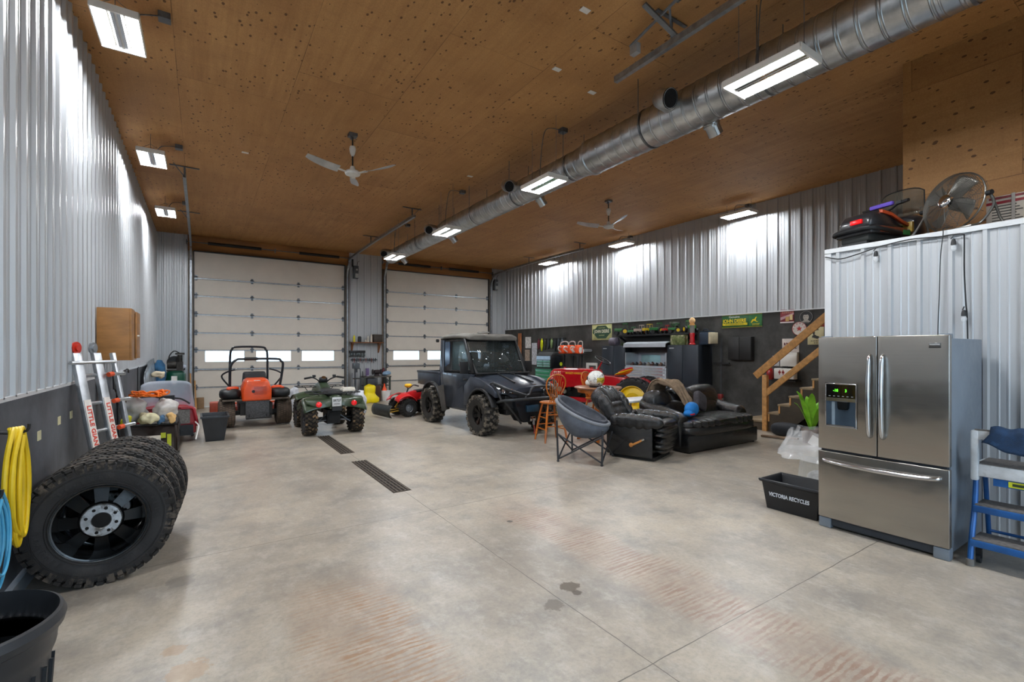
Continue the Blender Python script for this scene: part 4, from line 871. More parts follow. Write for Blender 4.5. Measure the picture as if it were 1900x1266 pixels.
t = thing('bench_vise', 'grey drill press by the steel post left of the workbench', 'drill press', (4.14, 15.5, 0))
m = MB(); m.cyl((0, 0, 0), (0, 0, 1.2), .03, n=12); m.build('column', GALVD, t)
m = MB(); m.cb((0, 0, .02), (.28, .4, .04)); m.build('base', CAST, t, bevel=.008)
m = MB(); m.cb((0, -.1, 1.12), (.16, .34, .18)); m.cyl((0, -.2, .92), (0, -.2, 1.1), .03, n=10); m.build('head', mat('50565c', .5, .3), t, bevel=.02)
m = MB(); m.cb((0, -.15, .72), (.2, .2, .03)); m.build('table', CAST, t)
for i, (x, y, h, c) in enumerate(((4.24, 15.1, 1.05, '4a5158'), (4.31, 15.15, .95, '2a2c30'), (3.98, 15.2, .9, '7c8288'))):
    prop('shovel_handle', ['grey steel bar standing beside the drill press', 'black bar standing nearest the workbench', 'bare metal rod standing by the drill press column'][i], 'bar', (x, y, 0), lambda m: m.cyl((0, 0, 0), (.02 * (i - 1), .1, h), .013, n=8), mat(c, .5, .5))
m = MB(); m.loft([[(-w, -d, z), (0, -d * 1.25, z), (w, -d, z), (w * 1.08, 0, z), (w, d, z), (-w, d, z), (-w * 1.05, 0, z)] for w, d, z in ((.21, .12, .01), (.25, .13, .05), (.19, .12, .2), (.14, .09, .30), (.145, .09, .34), (.15, .08, .44), (.13, .05, .52), (.1, .02, .54))]); o = m.build('sack', mat('f0d800', .4, var=.06), sub=1, disp=.02, dscale=8, ang=60); o.location = (4.36, 14.66, .0); tag(o, 'bright yellow plastic sack standing on the floor before the workbench', 'sack')
prop('pail', 'white and blue pail under the right end of the workbench', 'pail', (4.98, 14.98, 0), lambda m: (m.lathe([(0, 0), (.13, 0), (.15, .30), (.155, .3), (.155, .33), (0, .33)], 24), ), [mat('e8e8ea', .4)])
prop('pail_label', 'blue band label round the white pail', 'label', (4.98, 14.98, .15), lambda m: m.lathe([(.1425, 0), (.150, .09)], 24, a0=180, a1=360), mat('31477f', .5)) if 0 else None
prop('funnel', 'orange funnel standing on the white pail', 'funnel', (4.93, 14.98, .331), lambda m: m.lathe([(.02, .22), (.025, .12), (.08, .0), (.085, 0), (.03, .13), (.025, .22)], 18), mat('f0521c', .4))
prop('work_boot_bag', 'brown leather pouch between the yellow sack and the pail', 'pouch', (4.70, 15.02, 0), lambda m: m.loft([[(-w, -.1, z), (w, -.1, z), (w, .1, z), (-w, .1, z)] for w, z in ((.09, 0), (.11, .1), (.1, .38), (.07, .5))]), mat('4a2e20', .7, var=.3), bevel=.02)
# ================================================================ UTV
BODY = mat('333a45', .3, .25, .18, 3, coat=.35, wear=('4a4846', .66)); BODYD = mat('333843', .42, .2, .25, 4, wear=('4f4a46', .6)); PLA = mat('17181a', .5, var=.25, wear=('403c38', .6))
ROOF = mat('605d58', .75, var=.2, scale=5); GLS = NT('tinted_glass'); GLS.set(Base_Color=(.12, .18, .20), Roughness=.03, Transmission_Weight=.0, Alpha=.72, Specular_IOR_Level=.9); GLS = GLS.m
GLF = NT('windshield_glass'); GLF.set(Base_Color=(.05, .06, .06), Roughness=.02, Alpha=.45, Specular_IOR_Level=.7); GLF = GLF.m
t = thing('utility_vehicle', 'dark blue grey side-by-side utility vehicle with big knobbly tyres and steel bumper', 'utility vehicle', (5.17, 7.85, 0), rz=2)
# local: front faces -y, front axle at y=0, rear axle y=2.13
MUD = [mat('25221f', .85, var=.4, scale=8), DUST]
def rim_utv():
    m = MB(); r = .19; m.lathe([(r * 1.03, -.11), (r * .97, -.10), (r * .9, -.04), (r * .9, .1)], 36, T(ry=90))
    for k in range(7):
        m.add([(-.05, -.02, .05), (-.05, .02, .05), (-.085, .032, .175), (-.085, -.032, .175), (-.02, -.02, .05), (-.02, .02, .05), (-.05, .032, .175), (-.05, -.032, .175)], [(0, 1, 2, 3), (7, 6, 5, 4), (0, 4, 5, 1), (1, 5, 6, 2), (2, 6, 7, 3), (3, 7, 4, 0)], T(rx=360 / 7 * k))
    m.cyl((-.07, 0, 0), (.02, 0, 0), .06, n=20); return m
RU = mat('1b1918', .4, .4, .3, 8, wear=('4b3a33', .55))
for x, y in ((-.70, 0), (-.70, 2.13)): wheel(t, (x, y, .385), .385, .27, .185, 'mud', rim_utv, RU, MUD)
for x, y in ((.72, 0), (.72, 2.13)):
    o = wheel(t, (x, y, .385), .385, .27, .185, 'mud', rim_utv, RU, MUD, rz=180)
# lower tub and frame
m = MB(); m.box(-.60, .60, .42, 1.62, .36, .52); m.box(-.45, .45, -.45, 2.5, .40, .56); m.build('underframe', PLA, t, bevel=.02)
for s in (-1, 1):                                                  # doors, fenders, flares
    m = MB(); X = lambda w: s * w
    m.loft([[(X(.70), a, z), (X(.70), b, z), (X(.62), b, z), (X(.62), a, z)] for a, b, z in ((.60, 1.50, .40), (.50, 1.55, .60), (.42, 1.62, .95), (.36, 1.66, 1.14))]); d = m.build('door', BODY, t, bevel=.015)
    m = MB(); m.add([(X(.71), .62, .44), (X(.71), 1.25, .42), (X(.715), 1.0, .78), (X(.715), .72, .9), (X(.69), .62, .44), (X(.69), 1.25, .42), (X(.69), 1.0, .78), (X(.69), .72, .9)], [(0, 1, 2, 3), (0, 4, 5, 1), (1, 5, 6, 2), (2, 6, 7, 3), (3, 7, 4, 0)]); m.build('door_inset', BODYD, d)
    m = MB(); m.cb((X(.715), .62, 1.03), (.03, .14, .035)); m.build('door_latch', PLA, d, bevel=.01)
    # side window with frame
    m = MB(); fr = [(.34, 1.16), (1.64, 1.16), (1.60, 1.84), (.78, 1.86)]; inn = [(.47, 1.20), (1.30, 1.20), (1.30, 1.80), (.80, 1.81)]
    o4 = [(X(.66 - .04 * (z - 1.16)), y, z) for y, z in fr]; i4 = [(X(.665 - .04 * (z - 1.16)), y, z) for y, z in inn]
    m.add(o4 + i4, [(0, 1, 5, 4), (1, 2, 6, 5), (2, 3, 7, 6), (3, 0, 4, 7)]); m.build('window_frame', PLA, t, thick=.03)
    m = MB(); m.add([(X(.655), 0.45, 1.19), (X(.655), 1.33, 1.19), (X(.63), 1.33, 1.83), (X(.63), .78, 1.83)], [(0, 1, 2, 3)]); m.build('side_glass', GLS, t, thick=.006)
    m = MB(); m.box(*sorted((X(.672), X(.66))), 1.37, 1.58, 1.2, 1.80); m.build('quarter_glass', mat('2a4562', .12, .1, .1, spec=.8), t)
    # rear corner panel behind door
    m = MB(); m.loft([[(X(.69), a, z), (X(.69), b, z), (X(.5), b, z), (X(.5), a, z)] for a, b, z in ((1.5, 1.72, .5), (1.56, 1.80, 1.0), (1.66, 1.80, 1.2), (1.63, 1.76, 1.84))]); m.build('corner_panel', BODY, t, bevel=.012)
    # front fender
    m = MB(); P = [(.66, .52), (.64, .90), (.40, 1.10), (.0, 1.06), (-.42, .93), (-.52, .84), (-.50, .74), (-.40, .78), (-.2, .84), (.1, .86), (.32, .80), (.42, .66), (.45, .50)]
    m.prism(P, X(.60), X(.74), 'yz'); m.build('front_fender', BODYD, t, bevel=.018)
    m = MB(); A = [(.50 * cos(R_(a)) * .98, .40 + .50 * sin(R_(a))) for a in range(20, 161, 14)]; Bq = [(.46 * cos(R_(a)), .40 + .455 * sin(R_(a))) for a in range(160, 19, -14)]
    m.prism(A + Bq, X(.66), X(.78), 'yz'); m.build('fender_flare', PLA, t, bevel=.01)
    m = MB(); A = [(2.13 + .50 * cos(R_(a)), .42 + .50 * sin(R_(a))) for a in range(-5, 171, 14)]; Bq = [(2.13 + .46 * cos(R_(a)), .42 + .455 * sin(R_(a))) for a in range(163, -6, -14)]
    m.prism(A + Bq, X(.62), X(.78), 'yz'); m.build('fender_flare', PLA, t, bevel=.01)
    m = MB(); m.add([(X(.86), 1.58, .84), (X(.60), 1.62, .88), (X(.60), 1.50, .34), (X(.84), 1.40, .32), (X(.84), 1.62, .84), (X(.6), 1.66, .88), (X(.60), 1.54, .34), (X(.82), 1.44, .32)], [(0, 1, 2, 3), (7, 6, 5, 4), (0, 4, 5, 1), (1, 5, 6, 2), (2, 6, 7, 3), (3, 7, 4, 0)]); m.build('mud_flap', mat('4a4540', .85, var=.3), t)
    # box side
    m = MB(); m.prism([(1.80, .82), (2.95, .82), (2.97, 1.11), (1.80, 1.11)], X(.62), X(.70), 'yz'); m.prism([(1.79, 1.09), (2.98, 1.09), (2.98, 1.14), (1.79, 1.14)], X(.58), X(.715), 'yz'); m.build('box_side', BODYD, t, bevel=.012)
    # headlight
    m = MB(); m.add([(X(.68), -.40, .95), (X(.30), -.60, .86), (X(.32), -.62, .79), (X(.66), -.50, .82), (X(.66), -.28, .95), (X(.28), -.48, .88), (X(.3), -.5, .78), (X(.66), -.3, .8)], [(0, 1, 2, 3), (7, 6, 5, 4), (0, 4, 5, 1), (1, 5, 6, 2), (2, 6, 7, 3), (3, 7, 4, 0)]); h = m.build('headlight', mat('202226', .08, .2, coat=1), t, bevel=.015)
    for q in (.42, .56):
        m = MB(); m.lathe([(0, 0), (.038, 0), (.042, .015), (.03, .01), (0, .01)], 18, T(X(q), -.575 + (q - .42) * .5, .865, rx=80)); m.build('lamp', CHROME, h)
    m = MB(); m.tube([(X(.60), .36, 1.13), (X(.635), .55, 1.4), (X(.625), .8, 1.84)], .032, 10, flat=1.1); m.build('windshield_pillar', PLA, t)
    m = MB(); m.cb((X(.80), .52, 1.27), (.17, .05, .24)); m.tube([(X(.66), .50, 1.2), (X(.74), .5, 1.22)], .018, 8); m.build('side_mirror', PLA, t, bevel=.025, seg=3)
# hood
m = MB(); m.loft([[(-w, y, z - .14), (-w, y, z - .02), (-w * .6, y, z + .035), (0, y, z + .05), (w * .6, y, z + .035), (w, y, z - .02), (w, y, z - .14)] for y, w, z in ((.42, .63, 1.10), (.1, .62, 1.06), (-.25, .56, .98), (-.48, .44, .91), (-.56, .38, .87))]); hd = m.build('hood', BODY, t, bevel=.01)
for s in (-1, 1): m = MB(); m.bar((s * .16, .3, 1.15), (s * .22, -.4, 1.0), .035, .03); m.build('hood_rib', PLA, hd, bevel=.008)
m = MB(); m.cb((.12, -.47, .945), (.22, .02, .03), T(0, 0, 0)); m.build('hood_badge', CHROME, hd)
# grille and nose
m = MB(); m.box(-.32, .32, -.56, -.40, .62, .86); m.box(-.5, .5, -.48, -.2, .5, .78); m.build('grille', PLA, t, bevel=.03)
m = MB(); m.box(-.26, .26, -.575, -.55, .72, .80); m.build('grille_opening', BLK, t, bevel=.01)
m = MB(); m.loft([[(-w, -.60, zz)] + [(w, -.60, zz), (w * .9, -.25, zz), (-w * .9, -.25, zz)] for w, zz in ((.16, .26), (.24, .36), (.34, .60), (.36, .72))]); m.build('skid_plate', mat('1c2128', .45, .3, .25), t, bevel=.015)
m = MB(); m.cb((.02, -.63, .52), (.28, .05, .13)); m.build('winch_plate', mat('27465c', .4, .2), t, bevel=.008)
m = MB(); m.cb((.02, -.645, .33), (.13, .03, .09)); m.build('fairlead', CHROME, t, bevel=.012)
m = MB(); m.tube([(.02, -.67, .33), (.03, -.68, .24), (.02, -.68, .22), (.0, -.68, .25), (.02, -.68, .28)], .013, 8, smooth=3); m.build('winch_hook', mat('a9a9ab', .35, .7), t)
m = MB(); m.tube([(.02, -.68, .22), (.03, -.69, .12), (.02, -.69, .05)], .012, 6); m.build('hook_strap', mat('8e3a34', .8), t)
# bumper tubes
m = MB()
m.tube([(-.60, -.30, .62), (-.66, -.62, .70), (-.45, -.78, .72), (.45, -.78, .72), (.66, -.62, .70), (.60, -.30, .62)], .028, 10, smooth=3)
m.tube([(-.72, -.42, 1.02), (-.62, -.66, .93), (-.20, -.74, .78), (-.12, -.76, .86), (-.04, -.76, .93), (.34, -.76, .93), (.42, -.76, .84), (.62, -.66, .93), (.72, -.42, 1.02)], .025, 10, smooth=2)
m.tube([(-.66, -.6, .7), (-.72, -.42, 1.02), (-.66, -.2, .98)], .019, 8); m.tube([(.66, -.6, .7), (.72, -.42, 1.02), (.66, -.2, .98)], .019, 8)
for s in (-1, 1): m.tube([(s * .62, -.62, .70), (s * .40, -.62, .45), (s * .22, -.60, .25)], .019, 8); m.tube([(s * .25, -.76, .72), (s * .2, -.74, .80)], .016, 8)
m.build('bumper', mat('35383b', .4, .3), t)
# windshield, cowl, roof
m = MB(); m.tube([(-.66, .30, 1.15), (.66, .30, 1.15)], .02, 8); m.box(-.64, .64, .32, .5, 1.08, 1.15); m.build('cowl_bar', PLA, t)
m = MB(); m.add([(-.60, .38, 1.17), (.60, .38, 1.17), (.57, .80, 1.84), (-.57, .80, 1.84)], [(0, 1, 2, 3)]); m.build('windshield', GLF, t, thick=.006)
m = MB(); m.box(-.57, .57, .78, .84, 1.82, 1.9); m.box(-.57, .57, 1.72, 1.78, 1.82, 1.9); m.build('cross_tube', PLA, t)
m = MB()
m.loft([[(-w, y, z - .06), (-w, y, z), (-w * .8, y, z + .05), (-.25, y, z + .05), (-.15, y, z + .03), (.15, y, z + .03), (.25, y, z + .05), (w * .8, y, z + .05), (w, y, z), (w, y, z - .06)] for y, w, z in ((.66, .58, 1.88), (.72, .64, 1.91), (1.0, .68, 1.93), (1.6, .68, 1.93), (1.86, .64, 1.90), (1.9, .6, 1.87))]); m.build('roof', ROOF, t, bevel=.02)
m = MB(); m.cyl((-.67, 1.9, 1.83), (-.72, 1.9, 1.83), .035, n=12); m.build('marker_lamp', PLA, t)
m = MB(); m.loft([[(-w, y, 1.985), (w, y, 1.985), (w * .6, y, 1.985 + h), (-w * .6, y, 1.985 + h)] for y, w, h in ((.9, .08, .005), (1.0, .1, .045), (1.2, .1, .04))]); m.build('roof_scoop', ROOF, t)
# cab back, rear glass, seats, wheel
m = MB(); m.box(-.6, .6, 1.72, 1.76, .6, 1.22); m.build('cab_wall', PLA, t)
m = MB(); m.box(-.56, .56, 1.745, 1.75, 1.24, 1.82); m.build('rear_glass', GLF, t)
for x in (-.33, .08, .42):
    m = MB(); m.loft([[(x - w, y, z), (x + w, y, z), (x + w, y + .1, z), (x - w, y + .1, z)] for y, w, z in ((1.42, .17, .86), (1.5, .18, 1.1), (1.56, .15, 1.36), (1.57, .1, 1.42), (1.58, .10, 1.58))]); m.box(x - .17, x + .17, 1.0, 1.5, .74, .88); m.build('seat', mat('1e1f20', .7), t, bevel=.03)
m = MB(); m.box(-.62, .62, .42, .7, .7, 1.12); m.build('dashboard', PLA, t, bevel=.04)
m = MB(); m.tube([(.36 + .17 * cos(a * pi / 10), .82 + .06 * sin(a * pi / 10), 1.12 + .16 * sin(a * pi / 10)) for a in range(20)], .014, 8, closed=True); m.cyl((.36, .82, 1.12), (.36, .62, 1.0), .02, n=8); m.bar((.2, .82, 1.12), (.52, .82, 1.12), .03, .015); m.build('steering_wheel', BLK, t)
# cargo box
m = MB(); m.box(-.64, .64, 1.82, 2.95, .80, .83); m.box(-.64, .64, 2.93, 2.97, .82, 1.13); m.box(-.64, .64, 1.80, 1.84, .82, 1.13); m.build('cargo_bed', BODYD, t)
m = MB()
for x in (-.42, -.05, .3): m.tube([(x, 1.86, 1.12), (x, 1.88, 1.32), (x, 2.0, 1.38), (x, 2.25, 1.36), (x, 2.33, 1.14)], .013, 8, smooth=3)
m.tube([(-.42, 2.27, 1.30), (.3, 2.27, 1.30)], .012, 6); m.build('bed_rail', BLK, t)
for s in (-1, 1):
    m = MB(); m.cyl((s * .35, 0, .42), (s * .62, 0, .38), .035, n=10); m.cyl((s * .4, .05, .8), (s * .56, .03, .42), .04, n=12); m.cyl((s * .3, 2.13, .42), (s * .62, 2.13, .38), .035, n=10); m.build('suspension_arm', mat('2a2c2f', .5, .4), t)
# ================================================================ RIGHT WALL: TRACTOR, TOOL STORAGE, SIGNS, STAIRS
TRED = mat('b3141c', .22, var=.08, coat=.7); YEL = mat('eac512', .35, var=.08, coat=.3)
t = thing('vintage_tractor', 'glossy red vintage tractor with yellow rear wheel and pan seat', 'tractor', (8.30, 7.30, 0), rz=19)
# local: front faces +y, rear axle at y=0
def rim_tr():
    m = MB(); r = .33; m.lathe([(r * 1.02, -.10), (r * .98, -.105), (r * .93, -.06), (r * .93, .06), (r * .98, .1)], 44, T(ry=90))
    m.lathe([(r * .94, -.03), (r * .8, -.05), (r * .55, -.075), (r * .35, -.05), (r * .33, -.03), (.07, -.03), (.065, -.09), (0, -.09)], 36, T(ry=90))
    for k in range(8): m.cyl((-.055, .15 * cos(k * pi / 4), .15 * sin(k * pi / 4)), (-.04, .15 * cos(k * pi / 4), .15 * sin(k * pi / 4)), .014, n=8)
    return m
AGM = [mat('1d1d1e', .75, var=.25), mat('26262a', .7, var=.25)]
wheel(t, (-.40, 0, .51), .51, .24, .33, 'ag', rim_tr, YEL, AGM); wheel(t, (.40, 0, .51), .51, .24, .33, 'ag', rim_tr, YEL, AGM, rz=180)
def rim_f():
    m = MB(); r = .19; m.lathe([(r * 1.02, -.06), (r * .95, -.06), (r * .9, 0), (r * .6, -.02), (.05, -.02), (.04, -.06), (0, -.06)], 28, T(ry=90)); return m
for x in (-.45, .45): wheel(t, (x, 1.95, .28), .28, .12, .19, 'turf', rim_f, YEL, [BLK, BLK])
hood = lambda y, w, z0, z1: [(-w, y, z0), (-w, y, z1 - .10), (-w * .8, y, z1 - .03), (-w * .4, y, z1), (w * .4, y, z1), (w * .8, y, z1 - .03), (w, y, z1 - .10), (w, y, z0)]
m = MB(); m.loft([hood(1.05, .21, .76, 1.16), hood(1.3, .22, .76, 1.18), hood(1.9, .22, .70, 1.18), hood(2.26, .21, .68, 1.16), hood(2.34, .18, .66, 1.10)]); h = m.build('hood', TRED, t, bevel=.012, seg=3)
text('lettering', 'MASSEY-HARRIS', mat('e8b21c', .5), h, on_x(-.2215, 1.62, 1.06), .065, 1.0, .001)
m = MB()
for k in range(14): m.cyl((-.2225, 2.0 + .055 * (k % 5), 1.0 + .045 * (k // 5)), (-.205, 2.0 + .055 * (k % 5), 1.0 + .045 * (k // 5)), .011, n=8)
m.build('grille_hole', mat('e9c9a0', .4), h)
m = MB(); m.loft([[(-w, y, z0), (w, y, z0), (w, y, z1), (-w, y, z1)] for y, w, z0, z1 in ((.3, .15, .40, .86), (1.05, .17, .40, 1.0), (1.3, .13, .42, .62))]); m.box(-.13, .13, 1.25, 2.2, .36, .5); m.box(-.2, .2, 1.95, 2.22, .44, .8); m.build('chassis', TRED, t, bevel=.015)
m = MB(); m.loft([[(-w, y, z0), (w, y, z0), (w, y, z1), (-w, y, z1)] for y, w, z0, z1 in ((-.3, .2, .50, .84), (0, .26, .45, .98), (.35, .24, .5, 1.0), (1.1, .19, .6, 1.04))]); m.box(-.24, .24, -.1, .1, .38, .62); m.build('transmission_cover', TRED, t, bevel=.02)
m = MB(); m.box(-.14, .14, 1.22, 1.95, .48, .80); m.cyl((-.19, 1.5, .62), (-.1, 1.5, .62), .1, n=18); m.cyl((-.22, 1.75, .68), (-.12, 1.75, .68), .05, n=14); m.tube([(-.15, 1.35, .76), (-.2, 1.55, .74), (-.18, 1.85, .7)], .018, 8); m.cb((-.17, 1.3, .58), (.08, .12, .14)); m.build('engine', mat('161616', .5, .5, .3), t)
m = MB(); m.cyl((-.24, 2.02, .66), (-.14, 2.02, .66), .06, n=16); m.cyl((-.2, 1.9, .6), (-.15, 1.9, .6), .05, n=12); m.build('magneto', mat('b8b4a8', .35, .7), t)
m = MB(); m.cyl((0, 1.62, 1.17), (0, 1.62, 1.5), .022, n=12); m.build('exhaust_pipe', BLK, t)
m = MB(); m.cyl((0, 1.25, 1.17), (0, 1.25, 1.21), .04, n=14); m.cyl((0, 2.0, 1.17), (0, 2.0, 1.20), .03, n=14); m.build('filler_cap', TRED, t)
m = MB(); m.cyl((0, 1.2, .98), (0, .96, 1.36), .018, n=10); m.build('steering_column', TRED, t)
m = MB(); C_ = Vector((0, .95, 1.38)); ax = Vector((0, -.49, .87)); u_ = Vector((1, 0, 0)); w_ = ax.cross(u_)
m.tube([C_ + (u_ * cos(a * pi / 12) + w_ * sin(a * pi / 12)) * .2 for a in range(24)], .012, 8, closed=True)
for a in (90, 210, 330): m.tube([C_, C_ + (u_ * cos(R_(a)) + w_ * sin(R_(a))) * .2], .008, 6)
m.cyl(C_ - ax * .015, C_ + ax * .015, .03, n=12); m.build('steering_wheel', BLK, t)
m = MB(T(0, .42, 1.05, rx=-10))
def f(u, v):
    a = 2 * pi * u; r = v; x = .24 * r * cos(a); y = .22 * r * sin(a) - .02; return (x, y, .10 * r ** 2.2 * (.25 + .75 * max(0, -sin(a) * .5 + .5)))
m.grid(f, 28, 8, cu=True); sd = m.build('pan_seat', YEL, t, thick=.012, ang=60)
m = MB(T(0, .41, 1.072, rx=-12))
def f(u, v):
    a = 2 * pi * u; r = v * .96; return (.22 * r * cos(a), -.05 + .17 * r * sin(a), .02 + .10 * r ** 2.2 * (.25 + .75 * max(0, -sin(a) * .5 + .5)))
m.grid(f, 28, 8, cu=True); m.build('seat_cushion', mat('c42a2c', .6), sd, thick=.02, ang=60)
m = MB(); m.bar((0, .1, .86), (0, .42, 1.06), .06, .015); m.build('seat_spring', TRED, t)
m = MB(); m.box(-.5, .5, 1.9, 2.0, .30, .36); m.build('front_axle', TRED, t)
m = MB(); m.box(-.265, -.262, -.02, .04, .80, .815); m.box(-.265, -.262, .0, .02, .77, .80); m.build('emblem', mat('f0e0d8', .5), t)

# ---- green rolling tool cabinet
def drawers(t, x, y0, y1, rows, m_, hm, cols=1, gap=.012):
    """drawer fronts on the -x face, each with a handle"""
    for z0, z1, nc in rows:
        w = (y1 - y0) / nc
        for c in range(nc):
            m = MB(); m.box(x - .018, x, y0 + c * w + gap / 2, y0 + (c + 1) * w - gap / 2, z0 + gap / 2, z1 - gap / 2); d = m.build('drawer', m_, t, bevel=.003)
            m = MB(); m.box(x - .034, x - .018, y0 + c * w + w * .08, y0 + (c + 1) * w - w * .08, z1 - gap / 2 - .022, z1 - gap / 2 - .006); m.build('drawer_handle', hm, d)
MINT = mat('3f9f74', .3, .2, .1); MINTD = mat('7fb8a4', .3, .4, .1); STL = mat('a9b6c0', .28, .75, .1)
t = thing('tool_cabinet', 'mint green rolling tool cabinet behind the front of the red tractor', 'tool cabinet', (9.85, 12.72, 0)); t.scale = (1, 1.35, 1)
m = MB(); m.box(-.22, .25, -.33, .33, .12, .98); m.build('cabinet_body', MINT, t, bevel=.01)
drawers(t, -.22, -.31, .31, ((.15, .38, 1), (.38, .54, 1), (.54, .70, 1), (.70, .82, 1), (.82, .94, 1)), MINT, STL)
for y in (-.26, .26):
    m = MB(); m.cyl((-.12, y - .02, .06), (-.12, y + .02, .06), .06, n=16); m.build('caster', BLK, t)
m = MB(); m.box(-.24, .25, -.34, .34, .98, 1.02); m.build('work_surface', mat('2c5c4a', .4), t)
t = thing('tool_chest', 'steel and black tool chest with mint drawers on the mint green cabinet', 'tool chest', (9.85, 12.72, 1.022)); t.scale = (1, 1.35, 1)
m = MB(); m.box(-.2, .22, -.30, .30, 0, .42); m.build('chest_body', mat('20262b', .4), t, bevel=.006)
drawers(t, -.2, -.27, .27, ((.03, .11, 2), (.11, .19, 2), (.19, .28, 2)), MINTD, STL)
m = MB(); m.box(-.215, -.2, -.28, .28, .29, .41); m.cb((-.218, 0, .37), (.008, .05, .03)); m.build('front_plate', STL, t)
m = MB(); m.loft([[(x, -.3, z), (x, .3, z), (x, .3, z0), (x, -.3, z0)] for x, z, z0 in ((-.2, .43, .42), (-.08, .54, .42), (.22, .54, .42))]); m.build('lid', mat('3a3c3e', .6), t, bevel=.006)
# ---- papers and post by it
for i, (y, z, w, h, c) in enumerate(((14.45, 1.92, .36, .42, 'e1e1e0'), (14.05, 1.5, .32, .8, 'cfd4de'), (14.5, 1.4, .3, .5, 'b0a193'))):
    prop('wall_paper_sheet', ['white notice sheet pinned on the dark wall over the utility vehicle mirror', 'tall pale sheet on the dark wall beside the mint tool chest', 'brownish printed sheet on the dark wall below the white notice'][i], 'notice', (10.235, y, z), lambda m: m.box(0, .006, -w / 2, w / 2, -h / 2, h / 2), mat(c, .7, var=.25, scale=14))
prop('wood_board', 'orange toned wooden board standing on the dark wall behind the utility vehicle', 'board', (10.20, 14.95, 0), lambda m: m.box(-.02, .02, -.09, .09, 0, 2.28), mat('a5673c', .6, var=.25))
# ---- hand tools hung in a row above the green cabinet
hooks = [('6b2230', .34, 'dark red brush'), ('dce318', .40, 'bright yellow scoop'), ('3d3f33', .36, 'olive glove'), ('31363a', .34, 'black glove'), ('86a06a', .30, 'green handled snips'), ('23282c', .40, 'dark pruning saw'), ('3d444b', .34, 'grey cutter'), ('59646c', .30, 'steel bolt cutter')]
for i, (c, h, l) in enumerate(hooks):
    y = 13.72 - i * .19
    def bld(m, h=h, i=i):
        m.loft([[(-.02, -w, z), (.02, -w, z), (.02, w, z), (-.02, w, z)] for w, z in ((.016, 0), (.045, -.05), (.05 + .012 * (i % 2), -h * .5), (.03, -h * .8), (.014, -h))])
        m.cyl((0, 0, .03), (.05, 0, .04), .006, n=6); m.tube([(0, -.02, 0), (0, -.03, .03), (0, 0, .05), (0, .03, .03), (0, .02, 0)], .007, 6)
    prop('hanging_hand_tool', l + ' hanging in the row above the mint tool chest', 'hand tool', (10.185, y, 2.0), bld, mat(c, .5, var=.15), 'hand tools hung above the mint tool chest', bevel=.006)
prop('hook_rail', 'thin dark hook rail on the wall above the mint tool chest', 'rail', (10.225, 13.05, 2.03), lambda m: m.box(-.006, .02, -.8, .8, -.015, .015), BLK)
# ---- chainsaws on a stand
def chainsaw(loc, rz, rx, label):
    t = thing('chainsaw', label, 'chainsaw', loc, group='orange chainsaws', rot=(rx, 0, rz)); t.scale = (1.25, .8, 1.35); OR = mat('f2541b', .35, var=.06)
    m = MB(); m.loft([[(-w, y, z0), (w, y, z0), (w, y, z1), (w * .6, y, z1 + .03), (-w * .6, y, z1 + .03), (-w, y, z1)] for y, w, z0, z1 in ((-.17, .07, .03, .12), (-.1, .1, 0, .17), (.08, .1, 0, .17), (.15, .08, .02, .13))]); m.build('engine_cover', OR, t, bevel=.015)
    m = MB(); m.cyl((-.11, 0, .08), (.11, 0, .08), .07, n=18); m.cb((0, .13, .06), (.18, .05, .08)); m.build('starter_cover', mat('d9d8d4', .4), t)
    m = MB(); m.tube([(-.11, .06, .08), (-.11, .08, .26), (.11, .08, .27), (.11, .06, .08)], .014, 8, smooth=3); m.tube([(0, -.15, .14), (0, -.30, .16), (0, -.34, .10), (0, -.16, .04)], .018, 8, smooth=3); m.build('handle', mat('c9c9c5', .4), t)
    m = MB(); m.prism([(.12, .04), (.50, .045), (.54, .075), (.50, .105), (.12, .11)], .055, .07, 'yz'); m.build('guide_bar', mat('b9bcc0', .3, .8), t)
    return t
chainsaw((9.80, 11.86, 1.52), -75, 0, 'orange chainsaw at the left on the black stand behind the tractor hood')
chainsaw((9.80, 11.50, 1.52), -90, 0, 'orange chainsaw in the middle of the black stand behind the tractor hood')
chainsaw((9.80, 11.12, 1.52), -105, 0, 'orange chainsaw at the right end of the black stand, with white casing outward')
t = thing('chainsaw_stand', 'black metal stand carrying the chainsaws against the dark wall', 'stand', (9.90, 11.5, 0)); t.scale = (1, 1, 1.05)
for y in (-.42, 0, .42): m = MB(); m.bar((0, y, 0), (0, y, 1.44), .035, .035); m.bar((-.2, y, .02), (.2, y, .02), .035, .035); m.build('stand_post', BLK, t)
m = MB(); m.box(-.16, .16, -.5, .5, 1.40, 1.43); m.build('stand_shelf', BLK, t)
prop('spring_clamp', 'lime yellow round tool hanging on the chainsaw stand', 'tool', (9.78, 11.92, 1.18), lambda m: m.lathe([(0, 0), (.06, .01), (.06, .04), (0, .05)], 16, T(ry=-90)), mat('c8dc1e', .4))
prop('white_bracket', 'white slotted bracket plate on the dark wall between the tractor hood and wheel', 'bracket', (10.2, 10.95, 1.15), lambda m: (m.box(-.02, .02, -.24, .24, 0, .08), m.box(-.02, .02, -.24, -.2, -.2, .0), m.box(-.02, .02, .14, .24, -.3, .0)), WHT)
